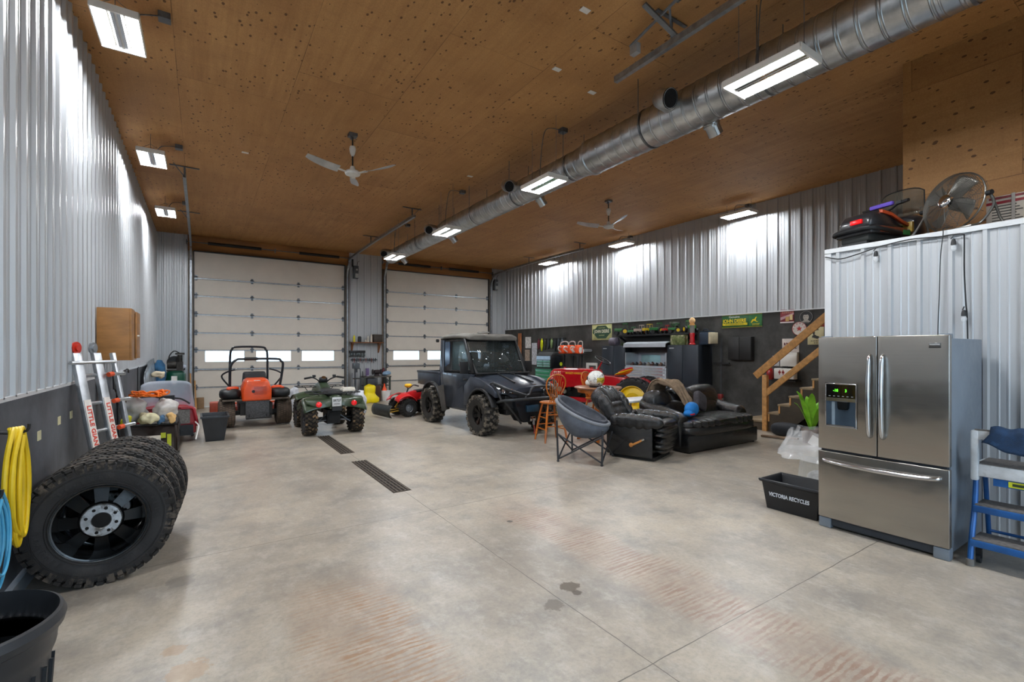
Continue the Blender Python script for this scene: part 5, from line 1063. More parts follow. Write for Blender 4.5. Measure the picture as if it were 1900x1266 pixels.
# ---- black lockers left and right of the roller chest
LK = mat('1f252d', .45, .2, .12, 3)
def locker(y0, y1, label, x0=9.7):
    t = thing('storage_locker', label, 'locker', (10.0, (y0 + y1) / 2, 0), group='black steel lockers'); w = (y1 - y0) / 2
    m = MB(); m.box(x0 - 10, .22, -w, w, .04, 1.75); m.box(x0 - 9.98, .2, -w + .02, w - .02, 0, .04); m.build('locker_body', LK, t, bevel=.005)
    for s in (-1, 1):
        m = MB(); a, b = sorted((s * .004, s * (w - .006))); m.box(x0 - 10.018, x0 - 10, a, b, .06, 1.74); d = m.build('door', mat('27303b', .42, .2, .12, 3), t, bevel=.003)
        m = MB(); m.box(x0 - 10.03, x0 - 10.018, s * .05 - .012, s * .05 + .012, .66, .82); m.build('handle', BLK, d, bevel=.004)
    m = MB(); m.box(x0 - 10.021, x0 - 10.016, w - .2, w - .06, 1.66, 1.685); m.build('name_badge', mat('b9bdc0', .4, .5), t)
    m = MB(); m.cyl((x0 - 10.03, -.03, .745), (x0 - 10.018, -.03, .745), .014, n=10); m.build('lock', CHROME, t)
locker(9.08, 9.98, 'black double door steel locker left of the steel roller chest'); locker(6.80, 7.68, 'black double door steel locker right of the steel roller chest')
# ---- stainless roller chest
t = thing('roller_tool_chest', 'wide stainless steel tool chest with an open lid between the lockers', 'tool chest', (9.95, 8.38, 0)); SSB = mat('c3ccd6', .34, .35, .05)
m = MB(); m.box(-.3, .26, -.68, .68, .10, 1.18); m.build('chest_body', SSB, t, bevel=.008)
drawers(t, -.3, .0, .66, ((.14, .34, 1), (.34, .52, 1), (.52, .66, 1), (.70, .82, 1), (.82, .94, 1), (.94, 1.02, 1), (1.02, 1.10, 1), (1.10, 1.18, 1)), SSB, CHROME)
drawers(t, -.3, -.66, .0, ((.14, .34, 1), (.34, .66, 1), (.70, .94, 1), (.94, 1.02, 1), (1.02, 1.10, 1), (1.10, 1.18, 1)), SSB, CHROME)
for k, (y, z, c) in enumerate(((-.52, .60, '2a1a3c'), (-.3, 1.0, 'c9ccd0'), (.2, .86, '23282c'), (.35, .86, '23282c'), (-.45, .86, '7a1f48'), (-.2, .86, '9aa0a6'))):
    m = MB(); m.box(-.322, -.317, y - .05, y + .05, z - .025, z + .025); m.build('sticker', mat(c, .5), t)
m = MB(); m.box(-.28, -.26, -.68, .68, 1.18, 1.22); m.box(-.28, .24, -.68, -.66, 1.18, 1.56); m.box(-.28, .24, .66, .68, 1.18, 1.56); m.box(.22, .24, -.68, .68, 1.18, 1.56); m.build('top_box', SSB, t)
m = MB(); m.box(.215, .219, -.1, .55, 1.30, 1.5); m.build('back_light', mat('9fc4c6', .2, .3), t)
m = MB(); m.box(.0, .26, -.70, .70, 1.56, 1.78); m.build('hood_back', mat('1a1d21', .5), t, bevel=.006)
m = MB(); m.loft([[(x, -.70, z), (x, .70, z), (x, .70, z - .02), (x, -.70, z - .02)] for x, z in ((-.34, 1.72), (-.33, 1.80), (-.2, 1.845), (.0, 1.85), (.24, 1.84))]); m.build('open_lid', SSB, t)
rnd = random.Random(4)
for k in range(9):
    y = 8.95 - k * .135; c = ['5a3830', '2b2e33', '7c5a48', '4c5058', '9a9488'][k % 5]
    def bld(m, k=k): m.cb((0, 0, .04), (.14, .09, .08)); m.cyl((0, -.03, .08), (0, .03, .1 + .015 * (k % 3)), .025, n=8)
    prop('small_tool', ['brown', 'black', 'tan', 'slate', 'beige'][k % 5] + ' tool in the open roller chest, ' + ['at its left end', 'second from its left end', 'third from its left end', 'fourth from its left end', 'in its middle', 'just right of its middle', 'third from its right end', 'second from its right end', 'at its right end'][k], 'hand tool', (9.86, y, 1.182), bld, mat(c, .5, var=.3), 'tools in the open roller chest', bevel=.008)
# ---- shelf with toy tractors
t = thing('display_shelf', 'black wall shelf carrying toy tractors above the roller chest', 'shelf', (10.22, 8.4, 2.05))
m = MB(); m.box(-.34, 0, -1.2, 1.2, -.045, 0); m.box(-.03, 0, -1.2, 1.2, -.18, -.045); m.build('shelf_board', mat('15171a', .5), t, bevel=.004)
for y in (-1.1, 1.1): m = MB(); m.bar((-.3, y, -.05), (-.03, y, -.19), .06, .04); m.build('bracket', mat('15171a', .5), t)
def toy(y, s, c, wc, label, x=10.02, rz=90):
    t = thing('toy_tractor', label, 'toy tractor', (x, y, 2.051), rz=rz, group='toy tractors on the display shelf'); B = mat(c, .35, var=.06)
    k = s
    m = MB(); m.box(-.035 * k, .035 * k, .0, .17 * k, .07 * k, .13 * k); m.box(-.045 * k, .045 * k, -.09 * k, .01 * k, .06 * k, .12 * k); m.build('hood', B, t, bevel=.006)
    m = MB(); m.box(-.045 * k, .045 * k, -.08 * k, .01 * k, .21 * k, .225 * k)
    for sx in (-1, 1):
        for yy in (-.075, .0): m.box(sx * .04 * k - .003, sx * .04 * k + .003, yy * k - .003, yy * k + .003, .12 * k, .215 * k)
    m.build('cab', B, t)
    for sx in (-1, 1):
        m = MB(); m.cyl((sx * .05 * k, -.05 * k, .07 * k), (sx * .09 * k, -.05 * k, .07 * k), .07 * k, n=16); w = m.build('wheel', BLK, t)
        m = MB(); m.cyl((sx * .088 * k, -.05 * k, .07 * k), (sx * .093 * k, -.05 * k, .07 * k), .038 * k, n=12); m.build('rim', mat(wc, .4), w)
        m = MB(); m.cyl((sx * .045 * k, .13 * k, .04 * k), (sx * .075 * k, .13 * k, .04 * k), .04 * k, n=14); m.build('wheel', BLK, t)
    m = MB(); m.cyl((.0, .12 * k, .13 * k), (0, .12 * k, .2 * k), .006, n=6); m.build('exhaust', BLK, t)
G, Y = '2c6b34', 'e2c11c'
toys = [(9.42, 1.2, G, Y, 'toy tractor with a yellow roof at the left end of the shelf', 30), (9.08, .8, '4f8a5a', Y, 'small faded green toy tractor second from the left on the shelf', 90), (8.80, .95, 'b9a9a0', 'b03030', 'pale toy tractor third from the left on the shelf', 80), (8.52, 1.0, 'c9b028', Y, 'yellow toy tractor left of the middle of the shelf', 90), (8.22, 1.05, G, Y, 'dark green toy tractor with a yellow wheel in the middle of the shelf', 60), (7.93, .8, 'c0322e', '8a1c1c', 'red toy tractor on the shelf', 90), (7.66, .9, G, Y, 'big green toy tractor next to the red toy tractor', 40)]
for y, s, c, wc, l, rz in toys: toy(y, s * 1.22, c, wc, l, rz=rz, x=9.98)
toy(7.27, 1.35, '3f8a3c', Y, 'large green toy tractor near the right end of the shelf', rz=150)
prop('chrome_ornament', 'grey metal sculpture against the wall behind the toy tractors on the shelf', 'ornament', (10.17, 7.84, 2.051), lambda m: [m.cyl((0, 0, z), (0, 0, z + .05), r, n=12) for z, r in ((0, .08), (.05, .05), (.1, .09), (.15, .06), (.2, .1), (.25, .12))], mat('6d736a', .5, .4, wear=('2e5a34', .45)))
# ---- things on top of the lockers
LT = 1.752
prop('round_case', 'grey round drum lying on the left locker', 'drum', (9.86, 9.66, LT), lambda m: (m.cyl((0, -.12, .12), (0, .12, .12), .115, n=24), m.cyl((-.02, -.13, .12), (-.02, -.12, .12), .06, n=16)), mat('6f6a78', .5, var=.2), bevel=.01)
for i, (y, c) in enumerate(((9.36, '3a4a26'), (9.18, '5c4a2a'))):
    prop('toy_figure', ['dark green model machine on the left locker beside the grey drum', 'brown model machine on the left locker next to the lid of the roller chest'][i], 'model', (9.95, y, LT), lambda m: (m.cb((0, 0, .06), (.1, .14, .06)), m.cyl((-.06, -.04, .035), (.06, -.04, .035), .035, n=12), m.cyl((-.06, .05, .035), (.06, .05, .035), .035, n=12)), mat(c, .5, var=.4), bevel=.008)
prop('photo_box', 'cream box with a green picture standing on the right locker', 'box', (9.80, 7.42, LT), lambda m: m.cb((0, 0, .12), (.12, .42, .24)), mat('6c7c4a', .6, var=.4, scale=12, wear=('c9c4a0', .5)), bevel=.004)
t = thing('gas_pump_model', 'red model petrol pump with a cream globe on the right locker', 'model pump', (9.76, 7.02, LT))
m = MB(); m.lathe([(0, 0), (.075, 0), (.075, .02), (.055, .04), (.06, .1), (.05, .16), (.06, .26), (.055, .28), (0, .28)], 20); m.build('pump_body', mat('c4121e', .3, coat=.5), t)
m = MB(); m.cyl((0, 0, .28), (0, 0, .46), .055, n=18); m.build('glass_cylinder', mat('8c8a86', .3, .2, alpha=.8), t)
m = MB(); m.cyl((0, 0, .46), (0, 0, .50), .06, n=18); m.build('collar', mat('e0a860', .5), t)
m = MB(); m.ell((0, 0, .57), (.05, .08, .08), 18); m.build('globe', mat('f0c890', .4), t)
t = thing('cooler_box', 'dark blue cooler with a white end on the right locker', 'cooler', (9.98, 6.78, LT) if 0 else (9.99, 6.74, LT))
m = MB(); m.cb((-.02, .02, .14), (.30, .24, .28)); m.build('cooler_body', mat('22384e', .5), t, bevel=.02)
m = MB(); m.cb((-.02, -.13, .15), (.30, .06, .27)); m.build('cooler_end', mat('d6cdb0', .5), t, bevel=.012)
m = MB(); m.cb((-.02, .02, .30), (.26, .22, .04)); m.tube([(-.1, -.06, .31), (-.1, -.04, .36), (-.1, .06, .36), (-.1, .08, .31)], .01, 6); m.build('lid', mat('1b2d40', .5), t)
# ---- signs on the dark wall
SX = XR - .014
def sign(name, label, y0, y1, z0, z1, m_, thick=.008, cat='sign', rad=.0):
    t = thing(name, label, cat, (SX - thick, (y0 + y1) / 2, (z0 + z1) / 2)); w, h = (y1 - y0) / 2, (z1 - z0) / 2
    m = MB(); m.box(0, thick, -w, w, -h, h); m.build('sign_panel', m_, t, bevel=.003); return t, w, h
def tx(t, s, y, z, size, c, sx=1, bold=0, nm='lettering', k=1): return text(nm, s, mat(c, .5, var=.02), t, on_x(-.0015 * k, y, z), size, sx, bold, .0008)
def pan(t, poly, c, x0=-.001, nm='sign_shape'):
    m = MB(); m.prism(poly, x0, 0, 'yz'); return m.build(nm, mat(c, .5, var=.08), t)
t, w, h = sign('metal_sign', 'cream and green hexagon sign left of the toy tractor shelf', 10.13, 10.98, 1.94, 2.42, mat('c3c58a', .5, var=.15, scale=5))
hx = lambda s: [(-w * .95 * s, 0), (-w * .42 * s, h * .82 * s), (w * .42 * s, h * .82 * s), (w * .95 * s, 0), (w * .42 * s, -h * .82 * s), (-w * .42 * s, -h * .82 * s)]
pan(t, hx(1), '2f4f3a'); pan(t, [(-w * .9, -h * .2), (w * .9, -h * .2), (w * .9, h * .42), (-w * .9, h * .42)], '2f4f3a', -.0012)
tx(t, 'JOHN DEERE', 0, .02, .135, 'e8e6cf', .82, .003, k=1.3); tx(t, 'QUALITY FARM', 0, .13, .04, 'c3c58a', k=1.2); tx(t, 'EQUIPMENT', 0, -.10, .045, 'c3c58a', k=1.2)
for s_ in (-1, 1): tx(t, ['MOLINE', 'ILL.'][s_ > 0], s_ * w * .68, -h * .8, .045, '5c6a3a')
t, w, h = sign('metal_sign', 'long green and yellow sign with a leaping deer logo on the dark wall', 5.60, 6.56, 2.14, 2.43, mat('1f5a2e', .4, var=.1))
for (a, b, c, d) in ((w - .004, -w + .004, h - .004, h - .010), (w - .004, -w + .004, -h + .010, -h + .004)): pan(t, [(a, c), (b, c), (b, d), (a, d)], 'd8c81c')
pan(t, [(w - .02, -h + .05), (-.14, -h + .05), (-.14, -h + .10), (w - .02, -h + .10)], 'e8d21a')
tx(t, 'JOHN DEERE', .17, .005, .115, 'f0d81c', .86, .003); tx(t, 'Genuine', .17, .10, .07, 'e8eee4', 1.1); tx(t, 'FARM IMPLEMENTS, PARTS & SERVICE', .17, -h + .075, .034, '1f5a2e', .8, k=1.2)
pan(t, [(-.18, -h + .03), (-w + .02, -h + .03), (-w + .02, h - .02), (-.18, h - .02)], '2c7038')
deer = [(-.23, -.02), (-.26, .02), (-.31, .03), (-.33, .07), (-.36, .075), (-.355, .06), (-.345, .05), (-.33, .01), (-.36, -.03), (-.39, -.02), (-.365, -.045), (-.32, -.02), (-.28, -.01), (-.25, -.05), (-.22, -.06)]
pan(t, deer[::-1], 'e8d21a', -.0018); pan(t, [(-.25, -.08), (-.42, -.08), (-.42, -.072), (-.25, -.072)], 'e8d21a', -.0018); tx(t, 'JOHN DEERE', -.335, -.10, .03, 'e8d21a', .9, k=1.6)
t, w, h = sign('picture_sign', 'square red and tan poster with bottles, uppermost by the stair rail', 4.94, 5.22, 2.19, 2.47, mat('7c2a30', .5, var=.3, scale=9))
pan(t, [(w, -h), (-w, -h), (-w, -h + .025), (w, -h + .025)], 'e8e0e0'); pan(t, [(w * .95, -h * .6), (-w * .95, h * .25), (-w * .95, h * .45), (w * .95, -.02)], 'c9a0a8'); pan(t, [(.03, -h * .75), (-.04, -h * .75), (-.04, -.01), (.03, -.01)], 'c8a060', -.0015); pan(t, [(-.05, -h * .6), (-.11, -h * .6), (-.11, .03), (-.05, .03)], 'e0c890', -.0015); [pan(t, [(.10 - .04 * k, h * z), (.07 - .04 * k, h * z), (.07 - .04 * k, h * z + .03), (.10 - .04 * k, h * z + .03)], 'c88070') for k in range(6) for z in (.70, .42)]
def disc(name, label, y, z, r, m_):
    t = thing(name, label, 'sign', (SX - .008, y, z)); m = MB(); m.lathe([(0, -.008), (r, -.008), (r, 0), (0, 0)], 40, T(ry=-90)); m.build('sign_panel', m_, t); return t
def ring(t, r0, r1, c, x=-.0012, n=40): m = MB(); m.lathe([(r0, 0), (r1, 0), (r1, .0012), (r0, .0012)], n, T(x + .001, 0, 0, ry=-90)); return m.build('sign_ring', mat(c, .5), t)
t = disc('round_sign', 'round black portrait sign beside the upper stair rail', 4.71, 2.29, .135, mat('1c1b1c', .5)); ring(t, .118, .122, 'b9b6b0')
pan(t, [(.055 * cos(a * pi / 8), .07 * sin(a * pi / 8) - .0) for a in range(16)], 'b5afa6', -.0016, 'portrait'); pan(t, [(.062, .02), (.045, .075), (0, .09), (-.05, .07), (-.062, .02), (-.04, .05), (0, .045), (.04, .05)], '161414', -.002, 'portrait'); pan(t, [(-.09, -.1), (.09, -.1), (.04, -.06), (-.04, -.06)], 'a39c92', -.0016, 'portrait')
for s_ in (-1, 1): pan(t, [(s_ * .035, .012), (s_ * .012, .012), (s_ * .012, .02), (s_ * .035, .02)], '2a2522', -.0022, 'portrait')
pan(t, [(-.018, -.04), (.018, -.04), (.018, -.034), (-.018, -.034)], '3a3230', -.0022, 'portrait')
t = disc('round_sign', 'round white and red star sign behind the stair rail', 4.84, 2.06, .14, mat('d8d2cc', .5)); ring(t, .132, .14, 'a8282c')
st = [((.062 if a % 2 == 0 else .026) * cos(a * pi / 5 + pi / 2), (.062 if a % 2 == 0 else .026) * sin(a * pi / 5 + pi / 2)) for a in range(10)]; pan(t, st, 'b8302c', -.0016)
for k, ch in enumerate('TEXACO        '):
    a = pi - k * 2 * pi / 11 + .0
    if ch != ' ': text('lettering', ch, mat('a8282c', .5), t, on_x(-.0016, 0, 0) @ Matrix.Translation((.105 * cos(a), .105 * sin(a), 0)) @ Matrix.Rotation(a - pi / 2, 4, 'Z'), .045, 1, .001, .0006)
t, w, h = sign('metal_sign', 'cream sign with a black drinking figure between the two stair rails', 4.38, 4.68, 1.73, 2.08, mat('cfc79c', .5, var=.08)); ring(t, .0, .001, 'cfc79c')
tx(t, 'BEER', 0, h * .72, .06, '1c1a16', .9, .002); [pan(t, [(.09 - .045 * k, -h * .62), (.055 - .045 * k, -h * .62), (.055 - .045 * k, -h * .54), (.09 - .045 * k, -h * .54)], '1c1a16', -.0016) for k in range(5)]; [pan(t, [(.03 - .04 * k, -h * .84), (.005 - .04 * k, -h * .84), (.005 - .04 * k, -h * .77), (.03 - .04 * k, -h * .77)], '1c1a16', -.0016) for k in range(2)]
pan(t, [(.05, .04), (.065, .08), (.04, .095), (.02, .085), (.01, .06), (.02, .03), (-.02, .0), (-.06, -.01), (-.07, -.04), (-.03, -.06), (.02, -.045), (.07, -.03), (.06, .0), (.04, .02)], '1c1a16', -.0016)
sign('red_panel', 'dark red wooden board up under the stair rail corner', 3.9, 4.42, 2.08, 2.30, mat('8c2c20', .5, var=.2))
t, w, h = sign('wall_poster', 'tall white poster with a red and black script heading behind the stair rail', 4.84, 5.18, 1.58, 1.86, mat('c8bdb6', .6, var=.15, scale=8)); [pan(t, [(.13 - .045 * k, .0 + .02 * (k % 2)), (.10 - .045 * k, .0), (.10 - .045 * k, .05), (.13 - .045 * k, .06)], '5a2028') for k in range(6)]; [pan(t, [(.12 - .05 * k, -.07), (.08 - .05 * k, -.07), (.08 - .05 * k, -.05), (.12 - .05 * k, -.05)], '3a2a2a') for k in range(5)]
t, w, h = sign('white_cabinet', 'small white wall cabinet below the script poster', 4.84, 5.18, 1.28, 1.575, mat('dcd9d2', .5), .09, 'cabinet')
m = MB(); m.box(-.012, 0, -w + .01, w - .01, -h + .01, h - .05); m.build('door', WHT, t, bevel=.004)
sign('dotted_card', 'small white dotted card left of the white wall cabinet', 5.24, 5.38, 1.28, 1.50, mat('d8dade', .5, var=.1, scale=50))
t = thing('first_aid_box', 'white first aid style box with red marks and a black handle on the stair wall', 'box', (10.1, 5.04, 1.02)); m = MB(); m.cb((0, 0, .11), (.16, .40, .22)); m.build('box_body', WHT, t, bevel=.015); m = MB(); m.tube([(-.02, -.06, .22), (-.02, -.05, .26), (-.02, .05, .26), (-.02, .06, .22)], .008, 6); m.build('handle', BLK, t)
for k in range(2): m = MB(); y = .08 - .07 * k; m.box(-.083, -.079, y - .025, y + .025, .12, .16); m.box(-.083, -.079, y - .008, y + .008, .09, .19); m.build('red_mark', mat('b83a38', .5), t)
prop('stair_shelf', 'narrow black ledge on the dark wall under the white box and red bottle', 'shelf', (10.14, 5.16, 1.0), lambda m: m.box(-.14, .1, -.36, .28, -.02, .0), BLK)
t = thing('sauce_bottle', 'red bottle with a blue and white cap beside the first aid box', 'bottle', (10.05, 5.33, 1.001)); m = MB(); m.lathe([(0, 0), (.06, 0), (.07, .03), (.07, .16), (.05, .22), (.03, .25), (0, .25)], 20); m.build('bottle_body', mat('9c1418', .25, coat=.5), t)
m = MB(); m.cyl((0, 0, .25), (0, 0, .33), .035, n=14); m.build('cap', mat('9fb3c9', .4), t); m = MB(); m.cyl((0, 0, .33), (0, 0, .37), .028, n=14); m.build('nozzle', mat('2a55a0', .4), t)
# ---- flat grey wall box and lift jack
t = thing('wall_panel_box', 'flat black steel wall box under the green and yellow sign', 'wall box', (10.19, 6.06, 1.66)); m = MB(); m.box(-.07, .05, -.28, .27, -.26, .26); m.build('box_body', mat('202122', .5, var=.2), t, bevel=.004)
m = MB(); m.box(-.085, -.07, -.275, -.01, -.25, .25); m.build('door', mat('1b1c1d', .5), t, bevel=.003); m = MB(); m.box(-.085, -.07, .0, .265, -.25, .25); m.build('door', mat('222324', .5), t, bevel=.003)
t = thing('farm_jack', 'tall red and steel farm jack standing on the dark wall behind the sofa', 'jack', (10.12, 6.50, 0))
m = MB(); m.box(-.008, .008, -.02, .02, .04, 1.9); m.build('steel_bar', mat('55585c', .4, .7), t); m = MB(); m.cb((0, 0, .02), (.16, .22, .04)); m.cb((-.03, 0, .52), (.08, .1, .16)); m.cb((-.03, 0, .42), (.12, .06, .05)); m.build('jack_foot', mat('7c1f1c', .5), t, bevel=.006); m = MB(); m.bar((0, -.2, 1.32), (0, .2, 1.32), .03, .03); m.build('cross_handle', BLK, t); m = MB(); m.cyl((-.05, -.08, .5), (-.05, .1, .46), .02, n=10); m.build('jack_lever', CHROME, t)
# ---- stairs
LUM = mat('c9955a', .6, var=.2, scale=3, stretch=(1, 5, 5), wear=('8a5a2c', .62)); TRD = mat('8f7d63', .75, var=.25, scale=5); STR = mat('4a4034', .75, var=.3, scale=4)
t = thing('staircase', 'wooden stairs with a timber rail rising along the dark wall to the loft', 'stairs', (9.85, 0, 0))
N = 13; z0, y0, dr, dz = .20, 5.05, .205, .178
m = MB(); m.box(-.42, .39, 5.06, 5.62, .16, .20); m.build('landing', TRD, t, bevel=.003); m = MB(); m.box(-.38, .36, 5.1, 5.56, 0, .16); m.build('landing_base', STR, t)
for k in range(N):
    z = z0 + dz * (k + 1); y = y0 - dr * k
    m = MB(); m.box(-.40, .39, y - dr - .01, y + .025, z - .035, z); m.build('tread', TRD, t, bevel=.003)
    m = MB(); m.box(-.415, .37, y - .03, y, z - dz, z - .035); m.build('riser', LUM, t)
P = [(y0, 0)]
for k in range(N): P += [(y0 - dr * k, z0 + dz * (k + 1) - .036), (y0 - dr * (k + 1), z0 + dz * (k + 1) - .036)]
P += [(y0 - dr * N, z0 + dz * N - .36), (y0 - .32, 0)]
for x in (-.40, .34): m = MB(); m.prism(P, x, x + .04, 'yz'); m.build('stringer', STR, t)
m = MB(); m.box(-.45, -.36, 5.06, 5.15, 0, 1.12); m.build('newel_post', LUM, t, bevel=.004)
m = MB(); m.bar((-.42, 5.30, 1.09), (-.42, 2.4, 3.62), .04, .14); m.build('handrail', LUM, t, bevel=.004)
m = MB(); m.bar((-.42, 5.1, .74), (-.42, 2.4, 3.1), .04, .11); m.build('lower_rail', LUM, t, bevel=.004)
# ---- clutter under the stairs
prop('duffel_bag', 'dark duffel bag on the floor under the stairs', 'bag', (9.14, 4.52, 0), lambda m: m.ell((0, 0, .13), (.15, .3, .13), 16, .7), mat('20242b', .7), ang=60)
prop('firewood_log', 'brown log lying under the stairs beside the dark bag', 'log', (9.2, 4.1, .09), lambda m: m.cyl((-.1, -.06, 0), (.12, .06, 0), .085, n=14), mat('5c3f26', .8, var=.3))
prop('wood_offcut', 'pale strip of wood lying on the floor in front of the dark bag', 'wood strip', (8.75, 4.5, 0), lambda m: m.bar((0, .3, .02), (.1, -.3, .04), .08, .03), mat('8a7460', .8, var=.3))
t = thing('water_noodle_plant', 'bright green leafy plant by the stairs behind the refrigerator', 'plant', (8.9, 4.0, 0)); t.scale = (1.1, 1.1, .95); LG = mat('7fbf2c', .5, var=.2)
m = MB(); m.lathe([(0, 0), (.12, 0), (.15, .26), (.14, .26), (.12, .22), (0, .22)], 20); m.build('pot', mat('6a4a30', .6), t)
for k in range(9):
    a = k * 41; m = MB(); c, s_ = cos(R_(a)), sin(R_(a))
    secs = []
    for i in range(6):
        u = i / 5; r = .02 + .22 * u; z = .22 + (.5 + .1 * (k % 3)) * sin(u * 1.5); w = .045 * sin(pi * min(.97, u * .9 + .08)) + .01
        secs.append([(r * c - w * s_, r * s_ + w * c, z), (r * c + w * s_, r * s_ - w * c, z), (r * c, r * s_, z + .012)])
    m.loft(secs); m.build('leaf', LG, t, ang=60)
prop('price_tag', 'white card leaning by the foot of the green plant', 'card', (8.62, 3.86, .0), lambda m: m.box(-.002, .002, -.09, .09, 0, .16, T(rx=25, ry=10)), WHT)
# ================================================================ TABLE, CHAIRS, RECLINER, SOFA
def m_leather():
    n = NT('black_leather'); v = n.obj(); a = n.noise(n.mapv(v, (1, 1, 1)), 7, 8, .75); b = n.noise(v, 55, 4)
    n.set(Base_Color=n.mix(n.ramp(a, [(.3, 0.), (.8, 1.)]), srgb('050608'), srgb('0f1216')), Roughness=n.ramp(a, [(.2, .17), (.8, .26)]), Specular_IOR_Level=.5, Coat_Weight=.45, Coat_Roughness=.14)
    n.bump(n.math('ADD', a, n.math('MULTIPLY', b, .05)), .03, .7); return n.m
LEA = m_leather()
OAK = mat('b4631c', .3, var=.25, scale=3, stretch=(3, 3, .6), coat=.4)
def puff(m, c, r, ch=0, axis=0, d=.12, p=.55, n=40, t=None, m_=None):
    """cushion: rounded box with pinched channels across one axis"""
    f = lambda x: math.copysign(abs(x) ** p, x); vs = []; fs = []; k = n // 2
    for j in range(k + 1):
        a = -pi / 2 + pi * j / k
        for i in range(n):
            b = 2 * pi * i / n; q = [f(cos(a)) * f(cos(b)), f(cos(a)) * f(sin(b)), f(sin(a))]
            if ch:
                s_ = abs(sin(pi * ch * (q[axis] + 1) / 2)) ** .45; g = 1 - d * (1 - s_)
                q = [x if i_ == axis else x * g for i_, x in enumerate(q)]
            vs.append((c[0] + r[0] * q[0], c[1] + r[1] * q[1], c[2] + r[2] * q[2]))
    for j in range(k):
        for i in range(n): fs.append((j * n + i, j * n + (i + 1) % n, (j + 1) * n + (i + 1) % n, (j + 1) * n + i))
    return m.add(vs, fs, t)
# ---- recliner; local front faces -y
t = thing('recliner', 'black tufted leather recliner with a wooden side lever', 'recliner', (5.66, 4.98, 0), rz=19); t.scale = (.90, .92, 1)
m = MB()
for s in (-1, 1): m.box(s * .43 - .02, s * .43 + .02, -.36, .42, .05, .50)
m.box(-.42, .42, -.30, .42, .08, .34); m.build('base', LEA, t, bevel=.02)
m = MB(); m.box(-.36, .36, -.36, .40, 0, .05); m.build('floor_frame', BLK, t)
for s in (-1, 1):
    m = MB(); puff(m, (s * .37, -.06, .56), (.125, .45, .115), 6, 1, .26, .7, 96); m.build('armrest', LEA, t, ang=80)
m = MB(); puff(m, (0, -.05, .40), (.27, .42, .13), 4, 1, .2); m.build('seat', LEA, t, ang=80)
m = MB(); puff(m, (0, 0, 0), (.40, .12, .26), 6, 2, .22, .7, n=96, t=T(0, -.42, .34, rx=6)); m.build('footrest', LEA, t, ang=80)
m = MB(); puff(m, (0, 0, 0), (.36, .15, .30), 5, 2, .22, .7, n=80, t=T(0, .47, .60, rx=-32)); m.build('backrest', LEA, t, ang=80)
m = MB(); puff(m, (0, 0, 0), (.38, .16, .21), 6, 0, .24, .7, n=96, t=T(0, .63, .83, rx=-36)); m.build('head_cushion', LEA, t, ang=80)
for s in (-1, 1): m = MB(); puff(m, (0, 0, 0), (.09, .12, .28), 4, 2, .2, .8, t=T(s * .33, .44, .68, rx=-32)); m.build('side_wing', LEA, t, ang=80)
m = MB(); m.cyl((-.45, -.02, .22), (-.475, -.02, .22), .032, n=18); m.bar((-.475, -.03, .215), (-.475, -.24, .325), .03, .022, up=(1, 0, 0)); m.build('lever', mat('b97a3c', .35, coat=.3), t, bevel=.004)
m = MB(); m.cyl((-.485, -.21, .31), (-.485, -.25, .33), .014, n=12); m.build('lever_tip', CHROME, t)
# ---- sofa; front faces -y
t = thing('sofa', 'black leather sofa with bulging back cushions, beside the recliner', 'sofa', (7.26, 5.08, 0))
m = MB(); m.box(-.97, .97, -.50, .40, .012, .28); m.build('base', LEA, t, bevel=.03)
for x in (-.9, .9):
    for y in (-.44, .34): m = MB(); m.cyl((x, y, 0), (x, y, .02), .03, n=12); m.build('foot', BLK, t)
m = MB(); puff(m, (.01, -.13, .33), (.96, .40, .09), 0, 0, .1, .35); m.build('seat_deck', LEA, t, ang=80)
m = MB(); puff(m, (.01, -.15, .43), (.97, .40, .085), 12, 0, .16, .5, 160); m.build('seat_cushion', LEA, t, ang=80)
for s, x0 in ((-1, -.90), (1, .95)):
    m = MB(); secs = []
    for y, zt, w in (((-.36, .56, .115), (-.28, .62, .14), (-.05, .67, .15), (.2, .74, .16), (.42, .82, .15)) if s < 0 else ((-.24, .56, .11), (-.18, .62, .15), (.05, .64, .15), (.25, .68, .16), (.42, .74, .15))):
        ring_ = []
        for k in range(20):
            a = 2 * pi * k / 20; cx = x0 + w * cos(a) * (1.12 if sin(a) > 0 else .85); cz = zt - .13 + .13 * sin(a) if sin(a) > 0 else .05 + (zt - .18) * (1 + max(-1, sin(a) * 1.5))
            ring_.append((cx, y, cz))
        secs.append(ring_)
    m.loft(secs); m.build('armrest', LEA, t, bevel=.02, ang=60)
for x, w, z, h in ((-.74, .28, .76, .18), (-.16, .34, .75, .21), (.48, .40, .77, .22)):
    m = MB(); puff(m, (0, 0, 0), (w, .17, h), 0, 0, .1, .75, t=T(x, .30, z, rx=-14)); m.build('back_cushion', LEA, t, ang=80)
for x, w in ((-.45, .4), (.35, .42)): m = MB(); puff(m, (0, 0, 0), (w, .14, .20), 0, 0, .1, .6, t=T(x, .22, .56, rx=-12)); m.build('lumbar_cushion', LEA, t, ang=80)
m = MB(); m.box(-.92, .92, .36, .46, .06, .78); m.build('back_frame', LEA, t, bevel=.04)
def m_cloth(c, c2): return mat(c, .95, var=.25, scale=14, bump=.6, bs=160, wear=(c2, .58))
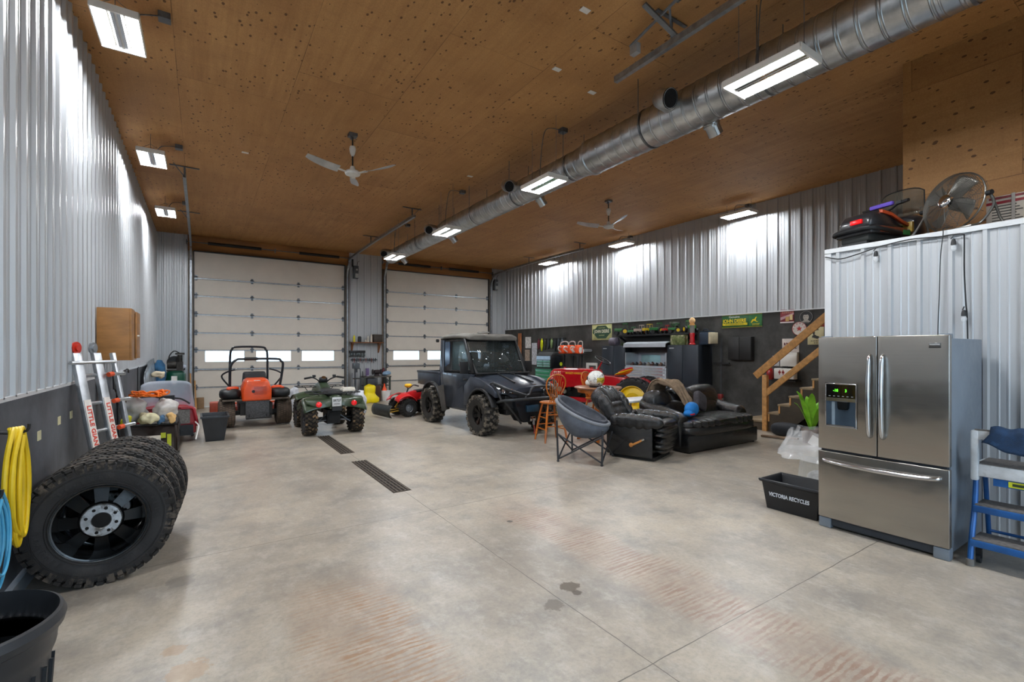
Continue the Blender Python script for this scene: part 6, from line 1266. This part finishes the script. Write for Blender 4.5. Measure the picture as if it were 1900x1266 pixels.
# blanket over the back and seat
prof = [(5.60, .50), (5.60, .80), (5.54, .98), (5.42, 1.045), (5.30, 1.03), (5.19, .95), (5.12, .84), (5.04, .72), (4.98, .63), (4.93, .59)]
def f(u, v):
    i = v * (len(prof) - 1); a = int(min(i, len(prof) - 2)); q = i - a; y = prof[a][0] * (1 - q) + prof[a + 1][0] * q; z = prof[a][1] * (1 - q) + prof[a + 1][1] * q
    return (6.70 + .36 * (u - .5) * (1.25 - .65 * v + .12 * sin(v * 9)) + .22 * v + .03 * sin(v * 11 + u * 3), y + .018 * sin(u * 17 + v * 5), z + .032 * sin(u * 19 + v * 5) + .014 * sin(u * 41 + v * 3) + .03)
m = MB(); m.grid(f, 30, 40); o = m.build('blanket', m_cloth('84715c', '6a5948'), thick=.014, ang=80, disp=.02, dscale=7); tag(o, 'brown grey blanket thrown over the back of the black sofa', 'blanket')
m = MB(); puff(m, (0, 0, 0), (.15, .06, .16), 0, 0, .1, .5); o = m.build('throw_pillow', m_cloth('4a474c', '3a383c'), ang=80); o.location = (7.14, 4.98, .74); o.rotation_euler = (R_(-18), R_(28), 0); tag(o, 'grey throw pillow leaning on the sofa back beside the blanket', 'pillow')
t = thing('plush_toy', 'round blue and red soft toy on the left end of the sofa seat', 'soft toy', (6.70, 4.83, .53)); BL = mat('1c7fd0', .7, var=.15)
m = MB(); m.ell((0, 0, .12), (.14, .10, .12), 20); m.ell((-.10, -.02, .06), (.09, .08, .06), 14); m.build('toy_body', BL, t, ang=60)
m = MB(); m.ell((-.09, -.07, .05), (.07, .035, .022), 12); m.build('red_patch', mat('d8344a', .7), t, ang=60)
# ---- camp chair
t = thing('camp_chair', 'padded grey round folding camp chair beside the recliner', 'camp chair', (4.75, 5.25, 0), rz=-58); CG = mat('5d6470', .85, var=.15, scale=10, bump=.3, bs=120); CD = mat('474a52', .8, var=.25, scale=8)
def bowl(k, z0=0, n=36, inner=False):
    def f(u, v):
        a = 2 * pi * u; back = .5 - .5 * cos(a)             # a=0 is the front (+x)
        rim = .52 + .34 * back ** 1.2; r = .35 * min(1, v * 1.25) ** .5 * (.93 + .07 * v) * (1 + .06 * back) * k; z = .33 + (rim - .33) * v ** 1.7 + z0
        puffy = (.035 * abs(sin(4 * a)) ** .6 * abs(sin(pi * v * 2)) ** .6) if inner else 0
        return (r * cos(a) - .05 * back * v, r * sin(a), z + puffy)
    return f
m = MB(); m.grid(bowl(1.0), 44, 12, cu=True); m.build('seat_shell', CG, t, thick=.02, ang=80)
m = MB(); m.grid(bowl(.92, .07, inner=True), 64, 16, cu=True); m.build('seat_pad', CD, t, thick=.03, ang=80)
rim = [(.35 * (1 + .06 * (.5 - .5 * cos(a))) * cos(a) - .05 * (.5 - .5 * cos(a)), .35 * (1 + .06 * (.5 - .5 * cos(a))) * sin(a), .53 + .34 * (.5 - .5 * cos(a)) ** 1.2) for a in [2 * pi * k / 40 for k in range(40)]]
m = MB(); m.tube(rim, .026, 10, closed=True); m.build('rim_padding', mat('7e8289', .85, var=.15), t)
m = MB(); m.box(.05, .24, .31, .36, .36, .56, T(rz=0)); m.build('side_pocket', CG, t, bevel=.02)
FR = mat('3b3d41', .4, .6)
L = [(-.30, -.34), (.34, -.34), (.34, .34), (-.30, .34)]
for i in range(4):
    a = L[i]; m = MB(); m.cyl((a[0], a[1], .0), (a[0] * 1.05, a[1] * 1.05, .60 if a[0] < 0 else .50), .015, n=8); m.ell((a[0], a[1], .015), (.022, .022, .015), 10); m.build('leg', FR, t)
    b = L[(i + 1) % 4]
    m = MB(); m.cyl((a[0], a[1], .04), (b[0], b[1], .40), .012, n=8); m.cyl((b[0], b[1], .04), (a[0], a[1], .40), .012, n=8); m.build('cross_brace', FR, t)
# ---- pub table with helmet, windsor chairs
t = thing('pub_table', 'round wooden pedestal table carrying the helmet', 'table', (5.96, 6.24, 0)); TT = mat('8b5a3a', .35, var=.25, scale=4, coat=.3)
m = MB(); m.lathe([(0, .925), (.39, .925), (.41, .93), (.425, .945), (.42, .958), (.41, .962), (0, .962)], 56); m.build('tabletop', TT, t)
m = MB(); m.lathe([(.30, .86), (.36, .86), (.37, .925), (.3, .925)], 44); m.build('apron', OAK, t)
m = MB(); m.lathe([(0, .12), (.06, .12), (.07, .2), (.045, .26), (.06, .4), (.075, .5), (.05, .6), (.04, .7), (.06, .8), (.09, .86), (0, .86)], 24); m.build('pedestal', OAK, t)
for k in range(4):
    a = R_(45 + 90 * k); m = MB(); m.tube([(.04 * cos(a), .04 * sin(a), .2), (.18 * cos(a), .18 * sin(a), .16), (.32 * cos(a), .32 * sin(a), .05), (.37 * cos(a), .37 * sin(a), .04)], [.045, .04, .035, .035, .04], 10, smooth=3); m.build('foot', OAK, t)
def windsor(loc, rz, label):
    t = thing('windsor_chair', label, 'chair', loc, rz=rz, group='tall wooden spindle back chairs')
    m = MB(); m.lathe([(0, .66), (.17, .66), (.2, .675), (.205, .69), (.19, .70), (.05, .688), (0, .686)], 32); m.build('seat', OAK, t)
    pts = [(.185 * sin(a), -.15 - .05 * cos(a) * 0 - (.10 * (cos(a) * .5 + .5)), .70 + .49 * (cos(a) * .5 + .5) ** .6) for a in [(-1 + 2 * k / 16) * pi * .97 for k in range(17)]]
    m = MB(); m.tube(pts, .013, 8, smooth=2); m.build('back_hoop', OAK, t)
    for k in range(7):
        x = -.12 + .04 * k; top = .70 + .49 * max(.0, 1 - (abs(x) / .185) ** 2.6) ** .8
        m = MB(); m.cyl((x * .8, -.15, .69), (x, -.15 - .10 * (top - .7) / .49, top), .008, .006, n=8); m.build('spindle', OAK, t)
    for sx in (-1, 1):
        for sy in (-1, 1):
            m = MB(); m.tube([(sx * .11, sy * .11, .67), (sx * .16, sy * .16, .4), (sx * .215, sy * .215, .0)], [.016, .02, .02, .014], 10, smooth=3); m.build('leg', OAK, t)
    for z, q in ((.22, .178), (.42, .152)):
        m = MB()
        for s_ in (-1, 1): m.cyl((s_ * q, -q, z), (s_ * q, q, z), .010, n=8); m.cyl((-q, s_ * q, z + .06), (q, s_ * q, z + .06), .010, n=8)
        m.build('stretcher', OAK, t)
    return t
windsor((5.22, 6.66, 0), -12, 'tall wooden spindle back chair between the utility vehicle and the camp chair')
windsor((6.42, 6.78, 0), 195, 'tall wooden spindle back chair mostly hidden behind the round table')
t = thing('helmet', 'white motocross helmet with black and yellow graphics on the round table', 'helmet', (5.80, 6.12, .963), rz=20)
m = MB(); m.ell((0, 0, .15), (.125, .15, .145), 28, .95); m.build('shell', mat('dcdcd6', .32, var=.04, scale=26, coat=.5, wear=('17171a', .53)), t, ang=60)
m = MB(); m.ell((0, .11, .075), (.075, .09, .06), 18, .8); m.build('chin_bar', mat('cfd0cc', .35), t, ang=60)
m = MB()
def f(u, v): a = R_(-150 + 75 * u); e = R_(-32 + 42 * v); return (.1275 * cos(e) * cos(a), .1525 * cos(e) * sin(a), .15 + .1475 * sin(e))
m.grid(f, 12, 8); m.build('yellow_panel', mat('c9b22c', .3, coat=.5, scale=40, wear=('2a2618', .52)), t, ang=60)
m = MB(); m.ell((.0, .11, .16), (.085, .055, .045), 16, .8); m.build('eye_port', BLK, t, ang=60)
m = MB(); m.lathe([(.1, 0), (.115, .005), (.12, .03), (.11, .03)], 28); m.build('neck_roll', BLK, t)
# ---- white folding table
t = thing('folding_table', 'white folding table between the recliner and the sofa', 'folding table', (6.68, 5.90, 0))
m = MB(); m.box(-.60, .60, -.24, .24, .70, .74); m.build('tabletop', mat('e2e3e4', .4), t, bevel=.012)
for x in (-.46, .46):
    for y in (-.2, .2): m = MB(); m.cyl((x, y, 0), (x, y, .70), .013, n=8); m.build('leg', GALVD, t)
# ================================================================ REFRIGERATOR, STEP LADDER, BINS, LOFT ITEMS
def m_ss():
    n = NT('brushed_steel'); v = n.obj(); a = n.noise(n.mapv(v, (1, 1.2, 220)), 2, 3); b = n.noise(v, 1.2, 3)
    n.set(Base_Color=n.mix(n.ramp(a, [(.3, 0.), (.7, 1.)]), srgb('a09c96'), srgb('a8a49d')), Metallic=.92, Roughness=n.ramp(a, [(.3, .22), (.7, .265)]), Anisotropic=.75, Tangent=n.n('Tangent', direction_type='RADIAL', axis='Z').outputs[0])
    n.bump(n.math('MULTIPLY', b, 1.0), .03, .5); return n.m
SS = m_ss(); FG = mat('7d8894', .45, .3, .06)
t = thing('refrigerator', 'stainless french door refrigerator with an ice dispenser, by the ribbed steel wall', 'refrigerator', (4.73, 1.615, 0))
# local: front is -x, y from -.455 to .455
H = .455
m = MB(); m.box(.075, .90, -H + .01, H - .01, .04, 1.70); m.build('cabinet_body', FG, t, bevel=.006)
m = MB(); m.box(.02, .075, -H + .02, H - .02, .03, 1.69); m.build('door_gasket', mat('2a3038', .6), t)
def door(y0, y1, z0, z1, name, parts=None):
    m = MB()
    secs = []
    for k in range(13):
        u = k / 12; y = y0 + (y1 - y0) * u; x = -.012 * (1 - ((y) / H) ** 2)
        secs.append([(x + .0, y, z0), (x + .0, y, z1), (.055, y, z1), (.055, y, z0)])
    m.loft(secs); return m.build(name, SS, t, bevel=.006, seg=3, ang=30)
dL = door(.003, H, .715, 1.725, 'left_door'); dL.name = 'door'; dR = door(-H, -.003, .715, 1.725, 'door'); dF = door(-H, H, .095, .695, 'freezer_drawer')
HM = mat('c8c9cb', .18, 1, .03)
for y, par in ((.045, dL), (-.045, dR)):
    m = MB(); m.tube([(-.012, y, 1.56), (-.045, y, 1.545), (-.062, y, 1.42), (-.072, y, 1.22), (-.062, y, 1.02), (-.045, y, .90), (-.012, y, .885)], [.012, .016, .018, .019, .018, .016, .012], 14, smooth=5, flat=1.35); m.build('handle', HM, par)
m = MB(); m.tube([(-.01, .40, .625), (-.045, .385, .62), (-.062, .25, .61), (-.07, 0, .605), (-.062, -.25, .61), (-.045, -.385, .62), (-.01, -.40, .625)], [.012, .016, .018, .019, .018, .016, .012], 14, smooth=5); m.build('handle', HM, dF)
# dispenser
m = MB()
for q in ((.145, .387, 1.305, 1.315), (.145, .387, .925, .935), (.145, .152, .925, 1.315), (.38, .387, .925, 1.315)): m.box(-.022, .0, *q)
m.build('dispenser_frame', HM, dL, bevel=.002)
m = MB(); m.box(-.0215, -.002, .152, .38, 1.185, 1.305); dp = m.build('display_panel', mat('060708', .12, coat=.6), dL)
LEDG = mat('58e02a', .5, emit=1.6)
text('lettering', '-18', LEDG, dp, on_x(-.0222, .305, 1.25), .034, .9, .0008, .0004); text('lettering', '3', LEDG, dp, on_x(-.0222, .225, 1.25), .034, .9, .0008, .0004)
for k in range(6): m = MB(); m.box(-.0222, -.0215, .17 + .035 * k, .185 + .035 * k, 1.198, 1.203); m.build('touch_key', mat('a8adb0', .5), dp)
m = MB(); m.box(-.024, -.002, .152, .38, 1.155, 1.185); m.build('chrome_strip', HM, dL)
m = MB(); m.box(-.020, -.013, .152, .38, .935, 1.155); m.build('dispenser_recess', mat('3d4f60', .3, .3), dL)
m = MB(); m.loft([[(-.021, .245 - w, z), (-.021, .245 + w, z), (-.045, .245 + w * .8, z), (-.045, .245 - w * .8, z)] for w, z in ((.035, 1.085), (.045, 1.1), (.05, 1.155))]); m.build('dispenser_nozzle', mat('14181c', .2, .3), dL)
m = MB(); m.box(-.0212, -.0205, .31, .335, .94, 1.15); m.build('recess_trim', mat('a9c0d4', .2, .5), dL)
m = MB(); m.box(-.0305, -.012, .157, .375, .935, .945); m.build('drip_tray', HM, dL)
m = MB(); m.box(-.010, .003, -.405, -.335, 1.634, 1.665); bp = m.build('brand_badge', mat('8d8f90', .2, .8), dR, bevel=.001); m = MB(); m.box(-.011, .003, -.405, -.335, 1.626, 1.634); m.build('badge_base', BLK, dR)
text('lettering', 'FRIGIDAIRE', mat('e6e7e8', .3), bp, on_x(-.0105, -.370, 1.650), .0125, .95, .0002, .0003)
m = MB(); m.box(.03, .10, -H + .09, H - .09, .02, .09)
for k in range(5): m.box(.026, .03, -H + .1, H - .1, .03 + k * .012, .036 + k * .012)
m.build('base_grille', mat('1c2228', .5), t)
for s in (-1, 1): m = MB(); m.box(.005, .09, s * (H - .05) - .05, s * (H - .05) + .05, 0, .09); m.build('hinge_cover', FG, t, bevel=.01)
for s in (-1, 1): m = MB(); m.box(.03, .13, s * (H - .04) - .03, s * (H - .04) + .03, 1.70, 1.735); m.build('top_hinge', FG, t, bevel=.005)
# ---- recycling bin
t = thing('recycling_bin', 'black recycling box lettered in white, beside the refrigerator', 'recycling bin', (4.99, 2.36, 0)); BN = mat('16191f', .45, var=.2, scale=6, wear=('363c46', .62))
m = MB(); m.loft([[(-w, -d, z), (w, -d, z), (w, d, z), (-w, d, z)] for w, d, z in ((.165, .235, 0), (.195, .27, .27), (.215, .29, .272), (.215, .29, .30), (.198, .272, .30), (.188, .262, .28), (.155, .225, .012))]); m.build('box_body', BN, t, bevel=.008)
m = MB(); m.box(-.222, -.2, -.29, .29, .284, .302); m.build('rim', mat('2c3036', .4), t, bevel=.004)
text('lettering', 'VICTORIA RECYCLES', mat('dfe6ee', .5), t, on_x(-.186, .01, .155) @ Matrix.Rotation(R_(-6.3), 4, 'X'), .052, .78, .0016, .001)
m = MB(); m.tube([(-.1, .2, .2), (0, .05, .21), (.1, -.1, .2)], .005, 6); m.build('cord_piece', mat('8a8a8a', .5), t)
# ---- clear bag
t = thing('garbage_bag', 'clear plastic rubbish bag standing open between the recycling box and refrigerator', 'plastic bag', (5.44, 2.36, 0)); t.scale = (1, 1, .88)
rnd = random.Random(9); ph = [rnd.uniform(0, 6) for _ in range(8)]
def f(u, v):
    a = 2 * pi * u; pr = [(.15, .0), (.19, .08), (.19, .3), (.17, .5), (.2, .58), (.34, .62), (.37, .56), (.32, .7), (.26, .80), (.235, .88)]
    i = v * (len(pr) - 1); k = int(min(i, len(pr) - 2)); q = i - k; r = pr[k][0] * (1 - q) + pr[k + 1][0] * q; z = pr[k][1] * (1 - q) + pr[k + 1][1] * q
    w = .018 * sin(5 * a + ph[0] + v * 6) + .012 * sin(11 * a + ph[1] - v * 9) + .008 * sin(19 * a + ph[2] + 13 * v)
    r += w * (.4 + v); 
    if a > pi * .5 and a < pi * 1.5: r *= .98 + (.10 if v > .5 else 0)
    return (min(.26, r * cos(a)), max(-.27, r * sin(a)) if r * cos(a) < .12 else max(-.2, r * sin(a)), z + .012 * sin(7 * a + ph[3]) * v)
m = MB(); m.grid(f, 72, 45, cu=True); m.build('bag_film', mat('eef0f2', .22, var=.03, alpha=.26, spec=.9), t, ang=80)
m = MB(); m.ell((0, 0, .2), (.14, .14, .19), 20, .8); m.build('bag_contents', mat('d8d9da', .6, var=.25, scale=14, alpha=.5), t, ang=80, disp=.03)
# ---- step ladder
BLU = mat('1f5a9c', .4, .2, .18, 8, wear=('3f6f98', .6)); WTP = mat('cdd3d8', .5, var=.15, scale=9, wear=('8f8f8c', .6)); GRT = mat('66625f', .85, var=.3, scale=40)
t = thing('step_ladder', 'blue wheeled step platform with white upper frame, right of the refrigerator', 'step ladder', (5.05, .72, 0))
Wd = .34
for s in (-1, 1):
    y = s * Wd
    m = MB(); m.tube([(-.26, y, .0), (-.235, y, .12), (-.20, y, .25), (-.14, y, .42), (-.10, y, .64)], .018, 10, smooth=4); m.build('leg', BLU, t)
    m = MB(); m.tube([(.26, y, .06), (.14, y, .64)], .016, 10); m.build('leg', BLU, t)
    m = MB(); m.cyl((-.262, y, -.0), (-.258, y, .05), .024, n=14); m.build('rubber_foot', mat('6a6864', .8), t)
    m = MB(); m.cyl((-.14, y * .93 - .012, .035), (-.14, y * .93 + .012, .035), .034, n=16); m.cb((-.14, y * .93, .075), (.025, .035, .07)); m.build('caster', mat('1f2328', .5), t)
    m = MB(); m.box(-.16, -.11, y - .022, y + .022, .62, 1.0); m.build('guard_post', WTP, t, bevel=.012)
    m = MB(); m.box(.14, .19, y - .022, y + .022, .62, .72); m.box(-.12, .16, y - .018, y + .018, .70, .745); m.build('side_rail', WTP, t, bevel=.01)
for z, x0, x1 in ((.20, -.27, -.03), (.44, -.19, .05)):
    m = MB(); m.box(x0, x1, -Wd, Wd, z - .05, z); o = m.build('step', BLU, t, bevel=.006); m = MB(); m.box(x0 + .01, x1 - .01, -Wd + .01, Wd - .01, z, z + .008); m.build('grip_tread', GRT, o)
m = MB(); m.box(-.15, .20, -Wd, Wd, .655, .745); o = m.build('platform', WTP, t, bevel=.008); m = MB(); m.box(-.13, .19, -Wd + .01, Wd - .01, .745, .752); m.build('grip_tread', GRT, o)
m = MB(); m.box(-.15, -.11, -Wd - .01, Wd + .01, .93, 1.0); m.build('top_rail', WTP, t, bevel=.012); m = MB(); m.box(-.145, -.115, -Wd, Wd, 1.0, 1.008); m.build('rail_grip', GRT, t)
m = MB(); m.box(-.14, -.11, -Wd, Wd - .1, .60, .652); o = m.build('name_plate', BLU, t); m = MB(); m.box(-.143, -.14, -.1, .16, .607, .648); m.build('yellow_label', mat('c9d02c', .5), o); m = MB(); m.box(-.1445, -.143, -.08, .14, .618, .637); m.build('label_print', mat('2a3a20', .5), o)
m = MB(); m.tube([(.24, -Wd, .16), (.24, Wd, .16)], .012, 8); m.build('cross_bar', BLU, t)
# cloth over top rail
rag = [(-.10, .92), (-.08, 1.0), (-.105, 1.03), (-.145, 1.03), (-.172, 1.0), (-.176, .92), (-.178, .84)]
def f(u, v):
    i = v * 6; a = int(min(i, 5)); q = i - a; x = rag[a][0] * (1 - q) + rag[a + 1][0] * q; z = rag[a][1] * (1 - q) + rag[a + 1][1] * q
    y = .25 - .42 * u; lowcut = .10 * abs(u - .38) * 2
    if v > .7: z += lowcut * (v - .7) / .3; y += (.38 - u) * .12 * (v - .7) / .3
    return (5.05 + x - .006 * sin(u * 16), .72 + y, z + .008 * sin(u * 21))
m = MB(); m.grid(f, 30, 24); o = m.build('shop_cloth', m_cloth('1d3654', '27466a'), thick=.012, ang=80); tag(o, 'navy blue cloth draped over the top rail of the step ladder', 'cloth')
# ---- cables and bulb sockets on the partition
t = thing('string_light', 'black cable with hanging bulb sockets along the top of the ribbed partition', 'string light', (5.705, 2.4, 2.6))
P = [(.01, .03, .03), (0, 0, .02), (0, -.12, -.015), (0, -.28, .01), (0, -.43, .045), (0, -.52, .06), (-.01, -.72, .075), (0, -.92, .06), (0, -1.02, .06), (0, -1.09, .05), (0, -1.10, 0), (0, -1.10, -.27), (0, -1.11, -.56), (0, -1.12, -.75), (0, -1.13, -1.5)]
m = MB(); m.tube(P, .006, 8, smooth=5); m.build('cable', BLK, t)
for y, z in ((-.44, .045), (-1.03, .05), (-1.10, -.6)):
    m = MB(); m.tube([(0, y, z), (-.008, y + (.02 if y > -1.05 else .01), z - .03)], .005, 6); m.lathe([(0, -.03), (.012, -.035), (.018, -.06), (.02, -.085), (.0, -.085)], 14, T(-.01, y, z)); sk = m.build('socket', BLK, t)
    m = MB(); m.ell((-.01, y, z - .115), (.022, .022, .03), 14); m.build('glass_bulb', mat('e8ecee', .1, alpha=.4), sk, ang=60)
prop('power_cord', 'thin black cord hanging down the ribbed partition from the floor fan', 'cord', (5.70, 1.44, 2.72), lambda m: m.tube([(.06, -.05, .02), (.02, -.02, .012), (-.01, 0, .005), (-.012, .0, -.05), (-.005, .02, -.25), (.0, .03, -.6), (0, .04, -1.0), (0, .03, -1.5)], .004, 6, smooth=4), BLK)
# ---- small snowmobile on the loft
t = thing('snowmobile', 'small black snowmobile with purple handlebar pad up on the loft deck', 'snowmobile', (5.86, 2.16, BZ + .015), rz=-107)
BK2 = mat('232428', .3, var=.2, coat=.4); OR2 = mat('b0431f', .35, var=.15, coat=.4)
m = MB(); m.box(-.15, .15, -.08, .62, .03, .13); m.build('track', mat('1c1f1e', .8, var=.3), t, bevel=.02)
for k in range(9): m = MB(); m.box(-.14, .14, -.09 + .08 * k, -.06 + .08 * k, .0, .03); m.build('track_lug', BLK, t)
m = MB(); m.loft([[(-w, y, .10), (w, y, .10), (w, y, z - .03), (w * .8, y, z), (-w * .8, y, z), (-w, y, z - .03)] for y, w, z in ((-.10, .19, .18), (0, .21, .20), (.3, .21, .19), (.6, .2, .19))]); m.build('tunnel', BK2, t, bevel=.012)
m = MB(); m.tube([(-.20, .30, .12), (-.22, .0, .14), (-.18, -.13, .15), (0, -.155, .155), (.18, -.13, .15), (.22, 0, .14), (.20, .30, .12)], .022, 10, smooth=4); m.build('rear_bumper', BLK, t)
m = MB(); m.loft([[(-w, y, z0), (w, y, z0), (w, y, z1 - .04), (w * .75, y, z1), (-w * .75, y, z1), (-w, y, z1 - .04)] for y, w, z0, z1 in ((-.09, .16, .18, .27), (-.04, .18, .18, .33), (.1, .18, .18, .36), (.3, .15, .18, .34), (.5, .12, .18, .28))]); m.build('seat', BK2, t, bevel=.02)
m = MB(); m.box(-.02, .10, -.115, -.09, .215, .26); m.build('tail_light', mat('e01418', .2, emit=.3), t, bevel=.004)
m = MB()
for s in (-1, 1): m.loft([[(s * .155, y, z - .03), (s * .19, y, z - .035), (s * .19, y, z), (s * .155, y, z + .01)] for y, z in ((.06, .35), (.2, .33), (.36, .26), (.5, .22))])
m.build('side_stripe', OR2, t, bevel=.006)
for s in (-1, 1): m = MB(); m.box(s * .211 - .003, s * .211 + .003, .0, .38, .11, .17); m.build('side_decal', mat('7a3a22', .4, var=.5, scale=20), t)
m = MB(); m.box(.209, .216, .32, .42, .10, .15); m.build('green_decal', mat('2c8a4a', .4), t)
m = MB(); m.loft([[(-w, y, .12), (w, y, .12), (w, y, z - .05), (w * .6, y, z), (-w * .6, y, z), (-w, y, z - .05)] for y, w, z in ((.48, .21, .32), (.58, .23, .36), (.70, .2, .32))]); m.build('cowl', BK2, t, bevel=.02)
m = MB(); m.box(.1, .22, .44, .475, .14, .25); m.build('side_panel', mat('a08432', .4, var=.3), t, bevel=.01)
m = MB()
def f(u, v): x = (u - .5) * (.50 - .06 * v); return (x, .52 + .04 * v - .06 * (2 * u - 1) ** 2 * -1, .34 + .30 * v * (1 - .16 * abs(2 * u - 1) ** 5))
m.grid(f, 18, 10); m.build('windshield', mat('5c584e', .12, alpha=.5, spec=.8), t, thick=.004)
m = MB(); m.tube([f(0, k / 6) for k in range(7)] + [f(k / 12, 1) for k in range(1, 12)] + [f(1, 1 - k / 6) for k in range(7)], .006, 6); m.build('windshield_edge', BLK, t)
m = MB(); m.tube([(-.24, .36, .46), (-.12, .38, .45), (0, .42, .42), (.12, .38, .45), (.24, .36, .46)], .011, 8, smooth=3); m.cyl((0, .42, .42), (0, .5, .3), .015, n=8); m.cb((.15, .37, .46), (.05, .05, .03)); m.cyl((.24, .36, .46), (.16, .37, .455), .018, n=10); m.build('handlebar', BLK, t)
m = MB(); m.bar((-.16, .37, .475), (.08, .375, .475), .045, .045); m.build('handlebar_pad', mat('6a52c4', .6), t, bevel=.012)
# ---- floor fan on the loft
t = thing('drum_fan', 'round wire guard floor fan standing on the loft edge', 'fan', (5.93, 1.43, BZ + .3), rot=(0, 8, -28)); r = .272
WR = mat('6d6b66', .35, .8)
m = MB()
for k in range(26): q = .07 + (r - .075) * k / 25; m.tube([(-.075 + .05 * (q / r) ** 3, q * cos(a * pi / 24), q * sin(a * pi / 24)) for a in range(48)], .0021, 4, closed=True)
for k in range(16): a = k * pi / 8; m.tube([(-.085, .06 * cos(a), .06 * sin(a)), (-.068, r * .6 * cos(a), r * .6 * sin(a)), (-.02, r * cos(a), r * sin(a))], .0024, 5)
m.build('front_guard', WR, t)
m = MB()
for k in range(12): q = .07 + (r - .08) * k / 11; m.tube([(.095 - .04 * (q / r) ** 3, q * cos(a * pi / 20), q * sin(a * pi / 20)) for a in range(40)], .0014, 4, closed=True)
for k in range(12): a = k * pi / 6; m.tube([(.1, .05 * cos(a), .05 * sin(a)), (.055, r * cos(a), r * sin(a))], .002, 5)
m.build('rear_guard', WR, t)
m = MB(); m.tube([(.01, r * cos(a * pi / 32), r * sin(a * pi / 32)) for a in range(64)], .007, 8, closed=True); m.build('outer_ring', WR, t)
m = MB(); m.lathe([(0, 0), (.055, 0), (.06, .008), (.045, .018), (.02, .022), (0, .022)], 28, T(-.085, 0, 0, ry=-90)); m.build('center_cap', CHROME, t)
m = MB(); m.cyl((.02, 0, 0), (.14, 0, 0), .065, n=20); m.build('motor', BLK, t)
for k in range(4):
    a = k * pi / 2 + .4; m = MB()
    def f(u, v, a=a): q = .05 + (r - .08) * u; an = a + (v - .5) * (1.0 - .25 * u) + .2 * u; return ((v - .5) * .07 * (1 - .3 * u) - .01, q * cos(an), q * sin(an))
    m.grid(f, 8, 8); m.build('fan_blade', mat('8f8c85', .35, .6, alpha=1), t, thick=.003)
m = MB(); m.tube([(.06, .30, .06), (.03, .305, -.05), (-.02, .33, -.2), (-.07, .36, -.292), (-.07, .2, -.293)], .011, 8, smooth=4); m.tube([(.02, -.30, .0), (.06, -.31, -.1), (.02, -.25, -.25), (-.07, -.2, -.292), (-.07, .2, -.293)], .011, 8, smooth=4); m.tube([(.02, .3, .0), (.12, .32, -.2), (.14, .3, -.29), (.14, -.3, -.29), (.12, -.32, -.2), (.02, -.3, 0)], .011, 8, smooth=4); m.build('stand', WR, t)
for s in (-1, 1): m = MB(); m.cyl((.01, s * .285, 0), (.01, s * .325, 0), .022, n=14); m.build('knob', BLK, t)
# ---- printed carton on the loft
t = thing('printed_carton', 'white and red printed carton strapped shut on the loft deck', 'carton', (6.2, .80, BZ + .013)); h = .33
m = MB(); m.box(0, .40, -.6, .46, 0, h); m.build('carton_body', mat('c2b8ab', .7, var=.08), t, bevel=.004)
m = MB(); m.box(-.003, 0, -.6, .46, h - .075, h - .05); m.build('red_band', mat('8a1f28', .5), t)
m = MB(); m.box(-.003, 0, .16, .44, h - .03, h - .008); m.box(-.003, 0, -.25, .1, h - .03, h - .012); m.build('red_print', mat('7a2a2e', .5, var=.4, scale=30), t)
for k in range(7): m = MB(); m.box(-.003, 0, .42 - .16 - .02 * (k % 3), .42, h - .10 - .026 * k, h - .092 - .026 * k); m.build('print_line', mat('2a2826', .6), t)
m = MB(); m.prism([(.12, .0), (-.6, .0), (-.6, .2), (-.1, .22), (.0, .19), (.09, .2), (.13, .17), (.10, .12)], -.003, 0, 'yz'); m.build('machine_picture', mat('2b2222', .5, var=.5, scale=25), t)
for y in (.28, -.03): m = MB(); m.box(-.008, -.002, y - .012, y + .012, 0, h + .004); m.box(-.006, .40, y - .012, y + .012, h, h + .006); m.build('strap', mat('9a938c', .5), t)
# ---- floor drain grates
for i, (y0, y1) in enumerate(((5.17, 6.95), (7.57, 9.35))):
    t = thing('drain_grate', ['long steel drain grate set in the floor, closer to the oil spots', 'long steel drain grate in the floor reaching under the green quad'][i], 'drain', (1.91, (y0 + y1) / 2, 0)); L = (y1 - y0) / 2; GR = mat('4a4036', .6, .5, .35, 20)
    m = MB()
    for x in (-.085, -.045, .0, .045, .085): m.box(x - .011, x + .011, -L, L, .002, .007)
    for k in range(int(L * 2 / .12) + 1): m.box(-.085, .085, -L + k * .12, -L + k * .12 + .018, .0015, .006)
    m.build('grate', GR, t); m = MB(); m.box(-.095, .095, -L, L, .0005, .0015); m.build('channel', mat('0e0d0c', .9), t)
    m = MB()
    for x in (-.105, .10): m.box(x, x + .006, -L - .01, L + .01, .0, .004)
    m.build('frame', GR, t)
